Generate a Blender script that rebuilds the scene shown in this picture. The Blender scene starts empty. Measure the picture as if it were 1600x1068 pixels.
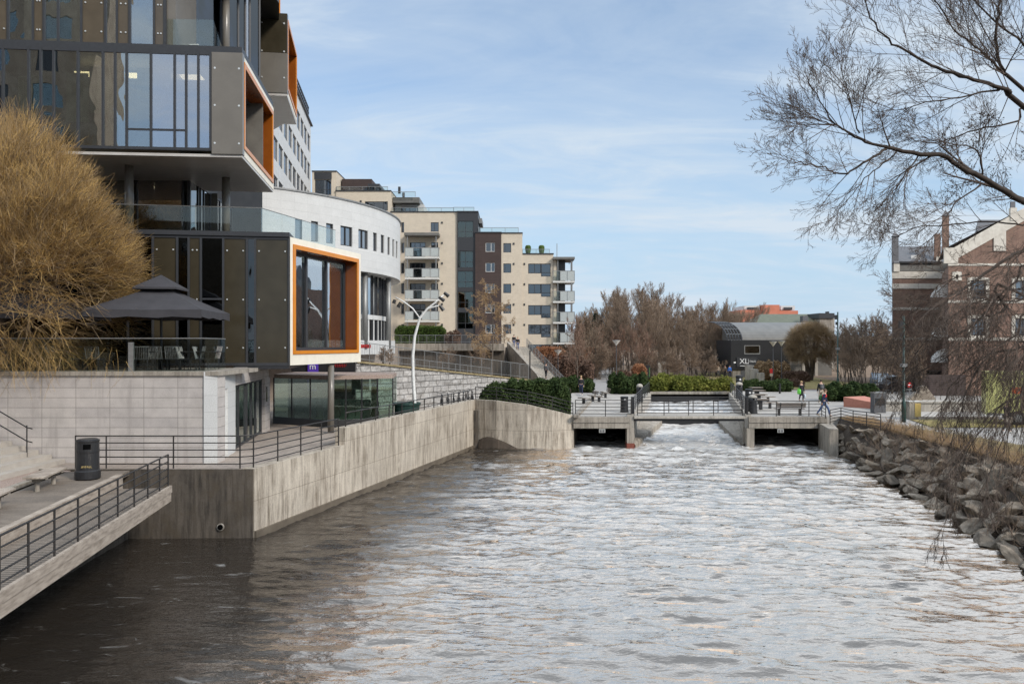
import bpy, bmesh, math, random
from mathutils import Vector, Matrix, noise
R = random.Random(11)
F, CX, HY, HC = 1244.44, 800.0, 537.0, 6.9      # focal length in pixels of the 1600 px photograph, horizon row, eye height over the water
SC = bpy.context.scene
COL = SC.collection
rad = math.radians

def P(px, py, d): return Vector(((px - CX) * d / F, d, HC + (HY - py) * d / F))
def G(px, py, z):
    d = (HC - z) * F / (py - HY)
    return Vector(((px - CX) * d / F, d, z))
def XY(px, d): return ((px - CX) * d / F, d)

# ------------------------------------------------------------------ mesh builder
TM = {}
class MB:
    def __init__(s): s.v = []; s.f = []; s.mi = []; s.k = 0
    def face(s, pts):
        n = len(s.v); s.v.extend([tuple(p) for p in pts]); s.f.append(tuple(range(n, n + len(pts)))); s.mi.append(s.k)
    def box(s, x0, x1, y0, y1, z0, z1):
        n = len(s.v)
        s.v.extend([(x0,y0,z0),(x1,y0,z0),(x1,y1,z0),(x0,y1,z0),(x0,y0,z1),(x1,y0,z1),(x1,y1,z1),(x0,y1,z1)])
        for q in ((0,3,2,1),(4,5,6,7),(0,1,5,4),(1,2,6,5),(2,3,7,6),(3,0,4,7)):
            s.f.append(tuple(n + i for i in q)); s.mi.append(s.k)
        return s
    def bar(s, a, b, w, h=None, up=(0,0,1)):
        a = Vector(a); b = Vector(b); h = h or w; t = (b - a).normalized(); up = Vector(up)
        if abs(t.dot(up)) > .98: up = Vector((1,0,0))
        x = t.cross(up).normalized(); y = x.cross(t)
        n = len(s.v)
        for p in (a, b):
            for sx, sy in ((-1,-1),(1,-1),(1,1),(-1,1)): s.v.append(tuple(p + x*(sx*w/2) + y*(sy*h/2)))
        for q in ((0,1,2,3),(7,6,5,4),(0,4,5,1),(1,5,6,2),(2,6,7,3),(3,7,4,0)):
            s.f.append(tuple(n + i for i in q)); s.mi.append(s.k)
        return s
    def tube(s, pts, rs, n=6, cap=True):
        pts = [Vector(p) for p in pts]; m = len(pts)
        if not hasattr(rs, '__len__'): rs = [rs]*m
        x = None; b0 = len(s.v)
        for i, p in enumerate(pts):
            t = (pts[min(i+1, m-1)] - pts[max(i-1, 0)])
            t = t.normalized() if t.length > 1e-9 else Vector((0,0,1))
            if x is None:
                x = t.cross(Vector((0.31,0.17,.93)))
                if x.length < .05: x = t.cross(Vector((1,0,0)))
                x.normalize()
            else:
                x = x - t * x.dot(t)
                x = x.normalized() if x.length > 1e-6 else t.orthogonal().normalized()
            y = t.cross(x); r = rs[i]
            for k in range(n):
                a = 2*math.pi*k/n; q = p + x*(r*math.cos(a)) + y*(r*math.sin(a)); s.v.append((q.x, q.y, q.z))
        for i in range(m-1):
            for k in range(n):
                a = b0 + i*n + k; b = b0 + i*n + (k+1) % n
                s.f.append((a, b, b+n, a+n)); s.mi.append(s.k)
        if cap:
            s.f.append(tuple(b0 + k for k in range(n-1, -1, -1))); s.mi.append(s.k)
            s.f.append(tuple(b0 + (m-1)*n + k for k in range(n))); s.mi.append(s.k)
        return s
    def prism(s, poly, z0, z1):
        n = len(s.v); m = len(poly)
        for z in (z0, z1):
            for i, p in enumerate(poly): s.v.append((p[0], p[1], z if len(p) < 3 else z + p[2]))
        s.f.append(tuple(range(n+m-1, n-1, -1))); s.f.append(tuple(range(n+m, n+2*m))); s.mi += [s.k]*2
        for i in range(m):
            j = (i+1) % m; s.f.append((n+i, n+j, n+m+j, n+m+i)); s.mi.append(s.k)
        return s
    def lathe(s, prof, c=(0,0,0), n=16):
        b0 = len(s.v); m = len(prof)
        for r, z in prof:
            for k in range(n):
                a = 2*math.pi*k/n; s.v.append((c[0]+r*math.cos(a), c[1]+r*math.sin(a), c[2]+z))
        for i in range(m-1):
            for k in range(n):
                a = b0+i*n+k; b = b0+i*n+(k+1) % n; s.f.append((a, b, b+n, a+n)); s.mi.append(s.k)
        s.f.append(tuple(b0+k for k in range(n-1,-1,-1))); s.f.append(tuple(b0+(m-1)*n+k for k in range(n))); s.mi += [s.k]*2
        return s
    def ball(s, c, r, n=10, m=6):
        rx, ry, rz = r if hasattr(r, '__len__') else (r, r, r)
        b0 = len(s.v)
        for i in range(m+1):
            th = math.pi*i/m
            for k in range(n):
                a = 2*math.pi*k/n
                s.v.append((c[0]+rx*math.sin(th)*math.cos(a), c[1]+ry*math.sin(th)*math.sin(a), c[2]-rz*math.cos(th)))
        for i in range(m):
            for k in range(n):
                a = b0+i*n+k; b = b0+i*n+(k+1) % n; s.f.append((a, b, b+n, a+n)); s.mi.append(s.k)
        return s
    def build(s, name, mat, parent=None, world=False, smooth=False, origin=None):
        v = s.v
        if parent is not None and world:
            inv = TM[parent].inverted(); v = [tuple(inv @ Vector(p)) for p in v]
        if origin is not None: v = [(p[0]-origin[0], p[1]-origin[1], p[2]-origin[2]) for p in v]
        me = bpy.data.meshes.new(name); me.from_pydata(v, [], s.f)
        mats = mat if isinstance(mat, (list, tuple)) else [mat]
        for m in mats: me.materials.append(m)
        if len(mats) > 1: me.polygons.foreach_set('material_index', s.mi)
        if smooth: me.polygons.foreach_set('use_smooth', [True]*len(me.polygons))
        me.update()
        o = bpy.data.objects.new(name, me); COL.objects.link(o)
        if parent is not None: o.parent = parent; TM[o] = TM[parent]
        else:
            if origin is not None: o.location = origin
            TM[o] = Matrix.Translation(Vector(origin or (0,0,0)))
        return o

def tag(o, label=None, cat=None, group=None, kind=None):
    if label: o['label'] = label
    if cat: o['category'] = cat
    if group: o['group'] = group
    if kind: o['kind'] = kind
    return o
def thing(name, label, cat, loc=(0,0,0), rz=0.0, group=None):
    o = bpy.data.objects.new(name, None); COL.objects.link(o)
    o.location = loc; o.rotation_euler = (0,0,rz); o.empty_display_size = .3
    TM[o] = Matrix.Translation(Vector(loc)) @ Matrix.Rotation(rz, 4, 'Z')
    return tag(o, label, cat, group)
def dup(root, loc, rz=0.0, label=None, scale=None):
    def cp(o, par):
        c = o.copy(); COL.objects.link(c)
        if par: c.parent = par
        for ch in list(o.children): cp(ch, c)
        return c
    r = cp(root, None); r.location = loc; r.rotation_euler = (0,0,rz)
    if label: r['label'] = label
    if scale: r.scale = scale if hasattr(scale, '__len__') else (scale,)*3
    return r
def struct(name, mb, mat, **k):
    return tag(mb.build(name, mat, **k), kind='structure')

class Frame:
    """A vertical facade plane: u runs along it, local y points into the building, z is up (world heights)."""
    def __init__(s, px0, d0, px1, d1):
        s.o = Vector(XY(px0, d0)); b = Vector(XY(px1, d1)); s.w = (b - s.o).length; s.u = (b - s.o).normalized()
        s.n = Vector((-s.u.y, s.u.x)); s.rz = math.atan2(s.u.y, s.u.x)
    def hit(s, px, py, y=0.0):
        dx = Vector(((px - CX)/F, 1.0)); o = s.o + s.n*y
        den = dx.x*s.u.y - dx.y*s.u.x
        t = (o.x*s.u.y - o.y*s.u.x)/den
        p = dx*t
        return (p - s.o).dot(s.u), HC + (HY - py)*t/F
    def U(s, px, y=0.0): return s.hit(px, HY, y)[0]
    def rect(s, px0, py0, px1, py1, y=0.0):
        a, b = s.hit(px0, py0, y), s.hit(px1, py1, y)
        return a[0], b[0], min(a[1], b[1]), max(a[1], b[1])
    def loc(s): return (s.o.x, s.o.y, 0.0)
    def pt(s, u, y, z): q = s.o + s.u*u + s.n*y; return Vector((q.x, q.y, z))

def wall_mb(mb, u0, u1, z0, z1, holes=(), depth=.3, rev=.14, back=True):
    """front face at y=0 with rectangular openings and reveals, solid sides/top behind it"""
    hs = [(max(a,u0), min(b,u1), max(c,z0), min(d,z1)) for a,b,c,d in holes]
    hs = [h for h in hs if h[1]-h[0] > .02 and h[3]-h[2] > .02]
    us = sorted({round(x,4) for h in hs for x in h[:2]} | {round(u0,4), round(u1,4)})
    zs = sorted({round(x,4) for h in hs for x in h[2:]} | {round(z0,4), round(z1,4)})
    for i in range(len(us)-1):
        for j in range(len(zs)-1):
            cu, cz = (us[i]+us[i+1])/2, (zs[j]+zs[j+1])/2
            if any(a < cu < b and c < cz < d for a,b,c,d in hs): continue
            mb.face([(us[i],0,zs[j]),(us[i+1],0,zs[j]),(us[i+1],0,zs[j+1]),(us[i],0,zs[j+1])])
    for a,b,c,d in hs:
        mb.face([(a,0,c),(a,0,d),(a,rev,d),(a,rev,c)]); mb.face([(b,0,c),(b,rev,c),(b,rev,d),(b,0,d)])
        mb.face([(a,0,c),(a,rev,c),(b,rev,c),(b,0,c)]); mb.face([(a,0,d),(b,0,d),(b,rev,d),(a,rev,d)])
    D = depth
    mb.face([(u0,0,z0),(u0,0,z1),(u0,D,z1),(u0,D,z0)]); mb.face([(u1,0,z0),(u1,D,z0),(u1,D,z1),(u1,0,z1)])
    mb.face([(u0,0,z1),(u1,0,z1),(u1,D,z1),(u0,D,z1)]); mb.face([(u0,0,z0),(u0,D,z0),(u1,D,z0),(u1,0,z0)])
    if back: mb.face([(u0,D,z0),(u0,D,z1),(u1,D,z1),(u1,D,z0)])
    return mb

def window(parent, a, b, c, d, y=.08, fw=.07, mull=(), trans=(), mf=None, mg=None, ft=.06, name='window', label=None):
    """frame mesh with a pane child; mull/trans are fractions of width/height"""
    mb = MB()
    mb.box(a, a+fw, y, y+ft, c, d); mb.box(b-fw, b, y, y+ft, c, d)
    mb.box(a+fw, b-fw, y, y+ft, c, c+fw); mb.box(a+fw, b-fw, y, y+ft, d-fw, d)
    for m in mull:
        u = a+(b-a)*m; mb.box(u-fw/2, u+fw/2, y+.003, y+ft-.003, c+fw, d-fw)
    for t in trans:
        z = c+(d-c)*t; mb.box(a+fw, b-fw, y+.006, y+ft-.006, z-fw/2, z+fw/2)
    w = mb.build(name, mf or M['win_frame'], parent)
    if label: w['label'] = label
    g = MB(); g.box(a+fw*.5, b-fw*.5, y+ft*.4, y+ft*.4+.02, c+fw*.5, d-fw*.5); g.build('pane', mg or M['glass_dark'], w)
    return w

# ------------------------------------------------------------------ materials
M = {}
def nm(name):
    m = bpy.data.materials.new(name); m.use_nodes = True; nt = m.node_tree
    return m, nt, nt.nodes['Principled BSDF']
def N(nt, t, **k):
    n = nt.nodes.new(t)
    for a, v in k.items():
        if a in n.inputs.keys(): n.inputs[a].default_value = v
        else: setattr(n, a, v)
    return n
def coords(nt, scale=(1,1,1), rot=(0,0,0), kind='Object'):
    tc = N(nt, 'ShaderNodeTexCoord'); mp = N(nt, 'ShaderNodeMapping'); mp.inputs['Scale'].default_value = scale; mp.inputs['Rotation'].default_value = rot
    nt.links.new(tc.outputs[kind], mp.inputs['Vector']); return mp.outputs['Vector']
def ramp(nt, fac, stops):
    r = N(nt, 'ShaderNodeValToRGB'); e = r.color_ramp.elements
    while len(e) < len(stops): e.new(.5)
    for i, (p, c) in enumerate(stops): e[i].position = p; e[i].color = (*c, 1) if len(c) == 3 else c
    nt.links.new(fac, r.inputs['Fac']); return r.outputs['Color']
def mixc(nt, fac, a, b, mode='MIX'):
    m = N(nt, 'ShaderNodeMix', data_type='RGBA', blend_type=mode)
    if isinstance(fac, (int, float)): m.inputs[0].default_value = fac
    else: nt.links.new(fac, m.inputs[0])
    for i, c in ((6, a), (7, b)):
        if isinstance(c, tuple): m.inputs[i].default_value = (*c, 1)
        else: nt.links.new(c, m.inputs[i])
    return m.outputs[2]
def noise_n(nt, vec, scale, detail=6, rough=.55, dist=0):
    n = N(nt, 'ShaderNodeTexNoise'); n.inputs['Scale'].default_value = scale; n.inputs['Detail'].default_value = detail
    n.inputs['Roughness'].default_value = rough; n.inputs['Distortion'].default_value = dist
    nt.links.new(vec, n.inputs['Vector']); return n.outputs['Fac']
def bump(nt, b, h, strength=.3, dist=.02):
    n = N(nt, 'ShaderNodeBump'); n.inputs['Strength'].default_value = strength; n.inputs['Distance'].default_value = dist
    nt.links.new(h, n.inputs['Height']); nt.links.new(n.outputs['Normal'], b.inputs['Normal']); return n
def pm(key, cols, scale=5, rough=.6, bmp=.15, stretch=(1,1,1), detail=6, lo=.32, hi=.68, metallic=0, spec=.5, bscale=None, bd=.02, rnd=0):
    m, nt, b = nm(key); v = coords(nt, stretch); f = noise_n(nt, v, scale, detail)
    k = len(cols); st = [(lo+(hi-lo)*i/max(k-1,1), c) for i, c in enumerate(cols)]
    c = ramp(nt, f, st) if k > 1 else None
    if k == 1: c = ramp(nt, f, [(lo, tuple(x*.88 for x in cols[0])), (hi, tuple(min(1,x*1.1) for x in cols[0]))])
    if rnd:
        oi = N(nt, 'ShaderNodeObjectInfo'); rr = ramp(nt, oi.outputs['Random'], [(0,(1-rnd,)*3),(1,(1+rnd*.6,)*3)])
        c = mixc(nt, 1.0, c, rr, 'MULTIPLY')
    nt.links.new(c, b.inputs['Base Color'])
    b.inputs['Roughness'].default_value = rough; b.inputs['Metallic'].default_value = metallic; b.inputs['Specular IOR Level'].default_value = spec
    if bmp: bump(nt, b, noise_n(nt, v, bscale or scale*6, 5), bmp, bd)
    M[key] = m; return m
def brickm(key, c1, c2, mortar, bw, bh, ms, axes='XZ', offset=.5, rough=.8, bmp=.4, bd=.01, var=(.8,1.15), grain=30, stain=None, bias=0):
    m, nt, b = nm(key); tc = N(nt, 'ShaderNodeTexCoord'); sp = N(nt, 'ShaderNodeSeparateXYZ'); nt.links.new(tc.outputs['Object'], sp.inputs[0])
    cb = N(nt, 'ShaderNodeCombineXYZ')
    a0, a1 = axes
    if a0 == 'S':                      # x+y for faces in both directions
        ad = N(nt, 'ShaderNodeMath', operation='ADD'); nt.links.new(sp.outputs['X'], ad.inputs[0]); nt.links.new(sp.outputs['Y'], ad.inputs[1]); nt.links.new(ad.outputs[0], cb.inputs['X'])
    else: nt.links.new(sp.outputs[a0], cb.inputs['X'])
    nt.links.new(sp.outputs[a1], cb.inputs['Y'])
    t = N(nt, 'ShaderNodeTexBrick'); t.offset = offset
    t.inputs['Scale'].default_value = 1; t.inputs['Brick Width'].default_value = bw; t.inputs['Row Height'].default_value = bh
    t.inputs['Mortar Size'].default_value = ms; t.inputs['Mortar Smooth'].default_value = .2; t.inputs['Bias'].default_value = bias
    t.inputs['Color1'].default_value = (*c1,1); t.inputs['Color2'].default_value = (*c2,1); t.inputs['Mortar'].default_value = (*mortar,1)
    nt.links.new(cb.outputs[0], t.inputs['Vector'])
    v = coords(nt); g = noise_n(nt, v, 1.1, 8, .65); gr = noise_n(nt, v, grain, 4)
    c = mixc(nt, 1.0, t.outputs['Color'], ramp(nt, g, [(.3,(var[0],)*3),(.7,(var[1],)*3)]), 'MULTIPLY')
    c = mixc(nt, .35, c, ramp(nt, gr, [(.35,(.6,)*3),(.65,(1.3,)*3)]), 'MULTIPLY')
    if stain:
        sv = coords(nt, (1.2,1.2,.12)); s = noise_n(nt, sv, 1.6, 6, .6)
        c = mixc(nt, ramp(nt, s, [(.55,(0,0,0)),(.72,(.6,.6,.6))]), c, stain)
    nt.links.new(c, b.inputs['Base Color']); b.inputs['Roughness'].default_value = rough
    h = mixc(nt, .25, t.outputs['Fac'], gr)
    n = bump(nt, b, h, bmp, bd); n.invert = True
    M[key] = m; return m
def concrete(key, base, dark, streak=1.0, moss=None, lift=0):
    m, nt, b = nm(key); v = coords(nt); a = noise_n(nt, v, .55, 9, .62); g = noise_n(nt, v, 16, 8, .7); pa = noise_n(nt, v, .8, 4, .6, .5)
    s = noise_n(nt, coords(nt, (2.2,2.2,.22)), 1.7, 9, .72, .25); s2 = noise_n(nt, coords(nt, (5.5,5.5,.35)), 1.6, 7, .7, .3); lt = noise_n(nt, coords(nt, (3.1,3.1,.4), (0,0,.7)), 1.9, 8, .7, .3)
    c = ramp(nt, a, [(.28, tuple(x*.80 for x in base)), (.72, tuple(x*1.14 for x in base))])
    pm_ = ramp(nt, pa, [(.36,(.25,)*3),(.58,(1,)*3)])
    f1 = mixc(nt, 1.0, ramp(nt, s, [(.43,(0,0,0)),(.64,(.95*min(streak,1.05),)*3)]), pm_, 'MULTIPLY')
    c = mixc(nt, f1, c, dark)
    c = mixc(nt, ramp(nt, s2, [(.48,(0,0,0)),(.68,(.6*min(streak,1.2),)*3)]), c, tuple(x*.85 for x in dark))
    c = mixc(nt, ramp(nt, lt, [(.57,(0,0,0)),(.72,(.5,)*3)]), c, tuple(min(1,x*1.32) for x in base))
    if moss:
        mn = noise_n(nt, v, 1.3, 9, .7); c = mixc(nt, ramp(nt, mn, [(.5,(0,0,0)),(.62,(.7,)*3)]), c, moss)
    if lift:                                     # formwork panels: thin pour joints and slightly different pours
        tc = N(nt, 'ShaderNodeTexCoord'); sp_ = N(nt, 'ShaderNodeSeparateXYZ'); nt.links.new(tc.outputs['Object'], sp_.inputs[0]); ad_ = N(nt, 'ShaderNodeMath', operation='ADD'); nt.links.new(sp_.outputs['X'], ad_.inputs[0]); nt.links.new(sp_.outputs['Y'], ad_.inputs[1])
        cb_ = N(nt, 'ShaderNodeCombineXYZ'); nt.links.new(ad_.outputs[0], cb_.inputs['X']); nt.links.new(sp_.outputs['Z'], cb_.inputs['Y'])
        t_ = N(nt, 'ShaderNodeTexBrick'); t_.offset = 0; t_.inputs['Scale'].default_value = 1; t_.inputs['Brick Width'].default_value = 3.1; t_.inputs['Row Height'].default_value = 1.32; t_.inputs['Mortar Size'].default_value = .014; t_.inputs['Color1'].default_value = (1,1,1,1); t_.inputs['Color2'].default_value = (.86,.85,.83,1); t_.inputs['Mortar'].default_value = (.55,.52,.48,1)
        nt.links.new(cb_.outputs[0], t_.inputs['Vector']); c = mixc(nt, lift, c, t_.outputs['Color'], 'MULTIPLY')
    c = mixc(nt, .35, c, ramp(nt, g, [(.35,(.62,)*3),(.65,(1.28,)*3)]), 'MULTIPLY')
    nt.links.new(c, b.inputs['Base Color']); b.inputs['Roughness'].default_value = .85
    bump(nt, b, g, .35, .02); M[key] = m; return m
def glass(key, tint=(.75,.8,.8), refl=.35, gloss=(.9,.93,1), wav=.0, rough=.0, wscale=.6, hi=.95):
    """thin architectural glass: tinted see-through sheet with a mirror-like coat"""
    m, nt, b = nm(key); nt.nodes.remove(b); out = nt.nodes['Material Output']
    tr = N(nt, 'ShaderNodeBsdfTransparent'); tr.inputs['Color'].default_value = (*tint,1)
    gl = N(nt, 'ShaderNodeBsdfGlossy'); gl.inputs['Color'].default_value = (*gloss,1); gl.inputs['Roughness'].default_value = rough
    lw = N(nt, 'ShaderNodeLayerWeight'); lw.inputs['Blend'].default_value = .45
    r = N(nt, 'ShaderNodeMapRange'); r.inputs['To Min'].default_value = refl; r.inputs['To Max'].default_value = hi
    nt.links.new(lw.outputs['Facing'], r.inputs['Value'])
    mx = N(nt, 'ShaderNodeMixShader'); nt.links.new(r.outputs['Result'], mx.inputs[0]); nt.links.new(tr.outputs[0], mx.inputs[1]); nt.links.new(gl.outputs[0], mx.inputs[2])
    nt.links.new(mx.outputs[0], out.inputs['Surface'])
    if wav:
        v = coords(nt, (1,1,.55)); h = noise_n(nt, v, wscale, 2, .4, .6)
        bn = N(nt, 'ShaderNodeBump'); bn.inputs['Strength'].default_value = 1; bn.inputs['Distance'].default_value = wav
        nt.links.new(h, bn.inputs['Height']); nt.links.new(bn.outputs['Normal'], gl.inputs['Normal'])
    M[key] = m; return m
def flat(key, c, rough=.5, metallic=0, spec=.5, emit=None, es=1.0, bmp=0):
    m, nt, b = nm(key); b.inputs['Base Color'].default_value = (*c,1); b.inputs['Roughness'].default_value = rough
    b.inputs['Metallic'].default_value = metallic; b.inputs['Specular IOR Level'].default_value = spec
    if emit: b.inputs['Emission Color'].default_value = (*emit,1); b.inputs['Emission Strength'].default_value = es
    v = coords(nt); f = noise_n(nt, v, 9, 6)
    nt.links.new(ramp(nt, f, [(.3, tuple(x*.82 for x in c)), (.7, tuple(min(1,x*1.1) for x in c))]), b.inputs['Base Color'])
    M[key] = m; return m

flat('win_frame', (.035,.036,.04), .45)
flat('white_frame', (.62,.61,.58), .5)
flat('dark_metal', (.03,.03,.032), .42, .3)
flat('rail_metal', (.05,.046,.045), .45, .5)
flat('galv', (.27,.27,.265), .5, .5)
flat('white_paint', (.72,.72,.7), .4)
flat('black', (.012,.012,.013), .5)
flat('bolt', (.75,.75,.72), .3, .5)
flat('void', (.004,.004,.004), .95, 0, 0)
glass('glass_dark', (.16,.18,.19), .17, (.85,.92,1))
# distant windows: dark room behind a mirror-like coat
glass('glass_pane', (.5,.55,.53), .10, (.9,1,.97))
glass('glass_rail', (.90,.93,.915), .03, (.95,1,.98), hi=.4)
glass('glass_office', (.60,.64,.62), .27, (.9,.95,1), .012, wscale=.6)
glass('glass_sky', (.5,.53,.56), .40, (.93,.94,1), .006)
glass('glass_black', (.05,.055,.06), .09, (.8,.85,.9), .02, hi=.6)
glass('glass_pavilion', (.60,.72,.66), .10, (.85,.95,.9))
pm('panel_olive', [(.040,.033,.021),(.052,.043,.028)], 1.5, .12, 0, spec=.35)
pm('panel_grey', [(.150,.135,.115),(.175,.158,.135)], 1.2, .28, 0, spec=.5)
pm('panel_brown', [(.085,.068,.048),(.11,.088,.062)], 1.5, .14, 0, spec=.6)
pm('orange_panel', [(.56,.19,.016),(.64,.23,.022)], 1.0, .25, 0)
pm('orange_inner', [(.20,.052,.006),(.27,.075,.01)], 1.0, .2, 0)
pm('orange_glass', [(.42,.10,.008),(.50,.125,.012)], 1.0, .12, 0)
pm('cream_trim', [(.72,.67,.56),(.80,.75,.64)], 2, .5, 0)
pm('soffit', [(.46,.43,.395),(.56,.53,.49)], 3, .35, .02, stretch=(.3,4,1))
pm('facade_dark', [(.02,.02,.022),(.028,.028,.03)], 2, .3, 0)
pm('interior', [(.10,.09,.08),(.16,.15,.13)], .8, .8, 0)
pm('curtain', [(.16,.21,.11),(.34,.38,.24)], 6, .8, .3, stretch=(3,3,.05))
flat('lamp_panel', (1,.85,.5), .5, emit=(1,.76,.42), es=2.6)
brickm('ashlar', (.49,.45,.42), (.43,.395,.375), (.21,.19,.17), 1.28, .375, .010, 'SZ', 0, .75, .5, .012, (.82,1.12), 40, (.25,.225,.21))
brickm('granite', (.43,.41,.39), (.34,.325,.31), (.17,.16,.15), .95, .42, .03, 'XZ', .5, .9, 1.0, .12, (.7,1.2), 7, (.25,.23,.21))
brickm('white_tile', (.60,.60,.59), (.57,.57,.56), (.47,.47,.46), 1.6, .62, .012, 'SZ', 0, .5, .12, .004, (.93,1.04), 30)
brickm('cream_brick', (.62,.535,.425), (.585,.505,.40), (.54,.465,.37), .5, .16, .012, 'SZ', .5, .85, .12, .004, (.93,1.05), 25)
brickm('brown_clad', (.06,.037,.032), (.052,.032,.028), (.02,.013,.012), 6, .2, .02, 'SZ', .5, .7, .3, .01, (.85,1.1), 25)
brickm('red_brick', (.255,.142,.100), (.18,.10,.072), (.26,.20,.16), .27, .085, .010, 'SZ', .5, .85, .25, .006, (.75,1.15), 25, (.10,.05,.04))
brickm('black_clad', (.007,.0075,.010), (.005,.0055,.008), (.004,.004,.005), 8, .32, .03, 'SZ', .5, .6, .4, .02, (.85,1.1), 20)
brickm('paving', (.41,.38,.345), (.36,.335,.30), (.22,.20,.18), 1.2, 1.2, .012, 'XY', 0, .85, .08, .004, (.9,1.08), 12)
brickm('paving_brown', (.37,.31,.26), (.33,.275,.235), (.22,.19,.16), .6, .6, .014, 'XY', .5, .85, .15, .005, (.8,1.1), 14)
brickm('planks', (.25,.205,.165), (.20,.165,.135), (.035,.03,.024), 40, .15, .02, 'YX', .5, .85, .6, .012, (.75,1.15), 18)
pm('timber', [(.22,.18,.145),(.34,.285,.235),(.42,.36,.30)], 2.2, .85, .3, stretch=(1,1,5))
concrete('concrete_wall', (.56,.495,.41), (.20,.16,.12), 1.1, lift=.8)
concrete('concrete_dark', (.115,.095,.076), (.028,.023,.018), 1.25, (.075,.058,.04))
pm('wet_stain', [(.10,.080,.060),(.17,.14,.105)], 1.5, .5, .2)
concrete('concrete', (.36,.32,.27), (.13,.112,.09), 1.0)
concrete('concrete_light', (.43,.395,.345), (.22,.20,.17), .7)
pm('step_stone', [(.37,.335,.295),(.43,.395,.35)], 3, .85, .1)
pm('asphalt', [(.25,.235,.225),(.31,.295,.28)], 2, .9, .2, bscale=40)
pm('asphalt_pale', [(.29,.27,.25),(.35,.33,.305)], 1.2, .9, .15, bscale=40)
pm('gravel', [(.20,.14,.115),(.33,.25,.21),(.43,.35,.30)], 26, .95, .6, bscale=60, bd=.03)
pm('lawn', [(.16,.14,.035),(.24,.19,.065),(.30,.225,.10)], 1.6, .95, .6, bscale=50, bd=.04)
pm('dry_grass', [(.17,.135,.065),(.26,.205,.105),(.34,.275,.16)], 1.8, .95, .6, bscale=45, bd=.05)
pm('litter', [(.12,.075,.045),(.19,.125,.08),(.24,.175,.11)], 2.2, .95, .6, bscale=30, bd=.05)
pm('soil', [(.045,.035,.026),(.08,.06,.045)], 3, .95, .5)
pm('rock', [(.115,.093,.071),(.235,.193,.149),(.37,.31,.243)], 2.3, .88, .8, detail=10, bscale=9, bd=.06, rnd=.4)
pm('rock_pale', [(.22,.18,.14),(.30,.25,.20)], 3, .9, .6, bscale=12, bd=.04)
pm('bark', [(.028,.019,.014),(.060,.043,.032)], 8, .9, .3)
pm('bark_grey', [(.09,.072,.058),(.16,.13,.105)], 6, .9, .3)
pm('twig_dark', [(.065,.045,.034),(.115,.082,.062)], 3, .85, 0)
pm('twig_wood', [(.19,.133,.092),(.295,.215,.155)], .3, .9, 0, rnd=.25)
pm('twig_red', [(.20,.12,.085),(.285,.18,.13)], .5, .9, 0, rnd=.2)
pm('twig_gold', [(.20,.120,.042),(.36,.225,.078),(.56,.37,.135)], 1.1, .75, 0, lo=.36, hi=.64)
pm('twig_gold_pale', [(.15,.10,.055),(.27,.185,.10),(.40,.28,.15)], 1.3, .8, 0, lo=.36, hi=.64)
pm('larch', [(.26,.165,.085),(.37,.25,.135)], 2, .9, 0)
pm('juniper', [(.07,.085,.014),(.13,.145,.024),(.20,.195,.04)], .9, .8, 0, spec=.25)
pm('yew', [(.018,.035,.010),(.036,.060,.016),(.06,.085,.025)], 1.1, .8, 0, spec=.25)
pm('pine', [(.012,.024,.012),(.028,.045,.022)], 1.0, .85, 0, spec=.2)
pm('boxhedge', [(.035,.065,.012),(.075,.115,.022)], 1.5, .8, 0, spec=.25)
pm('beech', [(.27,.12,.065),(.38,.19,.10)], 1.1, .85, 0, spec=.2)
pm('beech_dull', [(.12,.075,.055),(.18,.115,.085)], 1.1, .9, 0, spec=.2)
pm('slate', [(.085,.085,.092),(.13,.13,.137)], 4, .6, .2, stretch=(1,1,3))
pm('roof_grey', [(.125,.12,.11),(.165,.158,.145)], 1.2, .5, .1, stretch=(1,.3,1))
pm('copper', [(.085,.095,.06),(.125,.135,.09)], .8, .6, .15, stretch=(2,2,1))
pm('stone_pale', [(.52,.47,.40),(.66,.61,.53)], 3, .8, .2)
pm('pink_render', [(.50,.165,.10),(.58,.21,.135)], .6, .8, 0)
pm('red_stone', [(.42,.17,.12),(.50,.22,.16)], 4, .8, .2)
pm('parasol', [(.036,.035,.040),(.050,.048,.054)], 2, .85, .1)
pm('wood_bench', [(.13,.105,.085),(.22,.185,.155)], 3, .8, .2, stretch=(1,8,8))
pm('skin', [(.50,.30,.21),(.58,.36,.26)], 9, .55, 0)
flat('hair_dark', (.03,.02,.014), .6); flat('hair_blond', (.42,.28,.13), .6); flat('hair_brown', (.12,.065,.03), .6)
flat('cloth_black', (.018,.018,.022), .85); flat('cloth_navy', (.022,.028,.07), .85); flat('cloth_jean', (.08,.12,.24), .85)
flat('cloth_red', (.55,.03,.035), .8); flat('cloth_green', (.07,.17,.06), .8); flat('cloth_beige', (.50,.42,.33), .85)
flat('cloth_white', (.75,.74,.72), .8); flat('bag_green', (.19,.75,.09), .5); flat('bag_white', (.66,.73,.80), .45); flat('cloth_blue', (.03,.17,.62), .8)
flat('cloth_grey', (.10,.10,.105), .85); flat('shoe_white', (.8,.8,.78), .6)
flat('car_yellow', (.52,.50,.20), .35); flat('signal_orange', (.85,.13,.02), .4); flat('car_silver', (.45,.48,.5), .3, .4); flat('car_dark', (.03,.032,.04), .25)
flat('car_blue', (.16,.22,.30), .3); flat('tyre', (.015,.015,.015), .85); flat('red_paint', (.55,.03,.03), .4); flat('purple', (.10,.045,.42), .5)
flat('bin_yellow', (.50,.36,.12), .6); flat('bin_grey', (.05,.052,.055), .5); flat('teal', (.02,.20,.23), .5); flat('sign_white', (.8,.8,.8), .5); flat('plate_grey', (.40,.40,.38), .5); flat('gold', (.55,.42,.18), .4)
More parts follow.
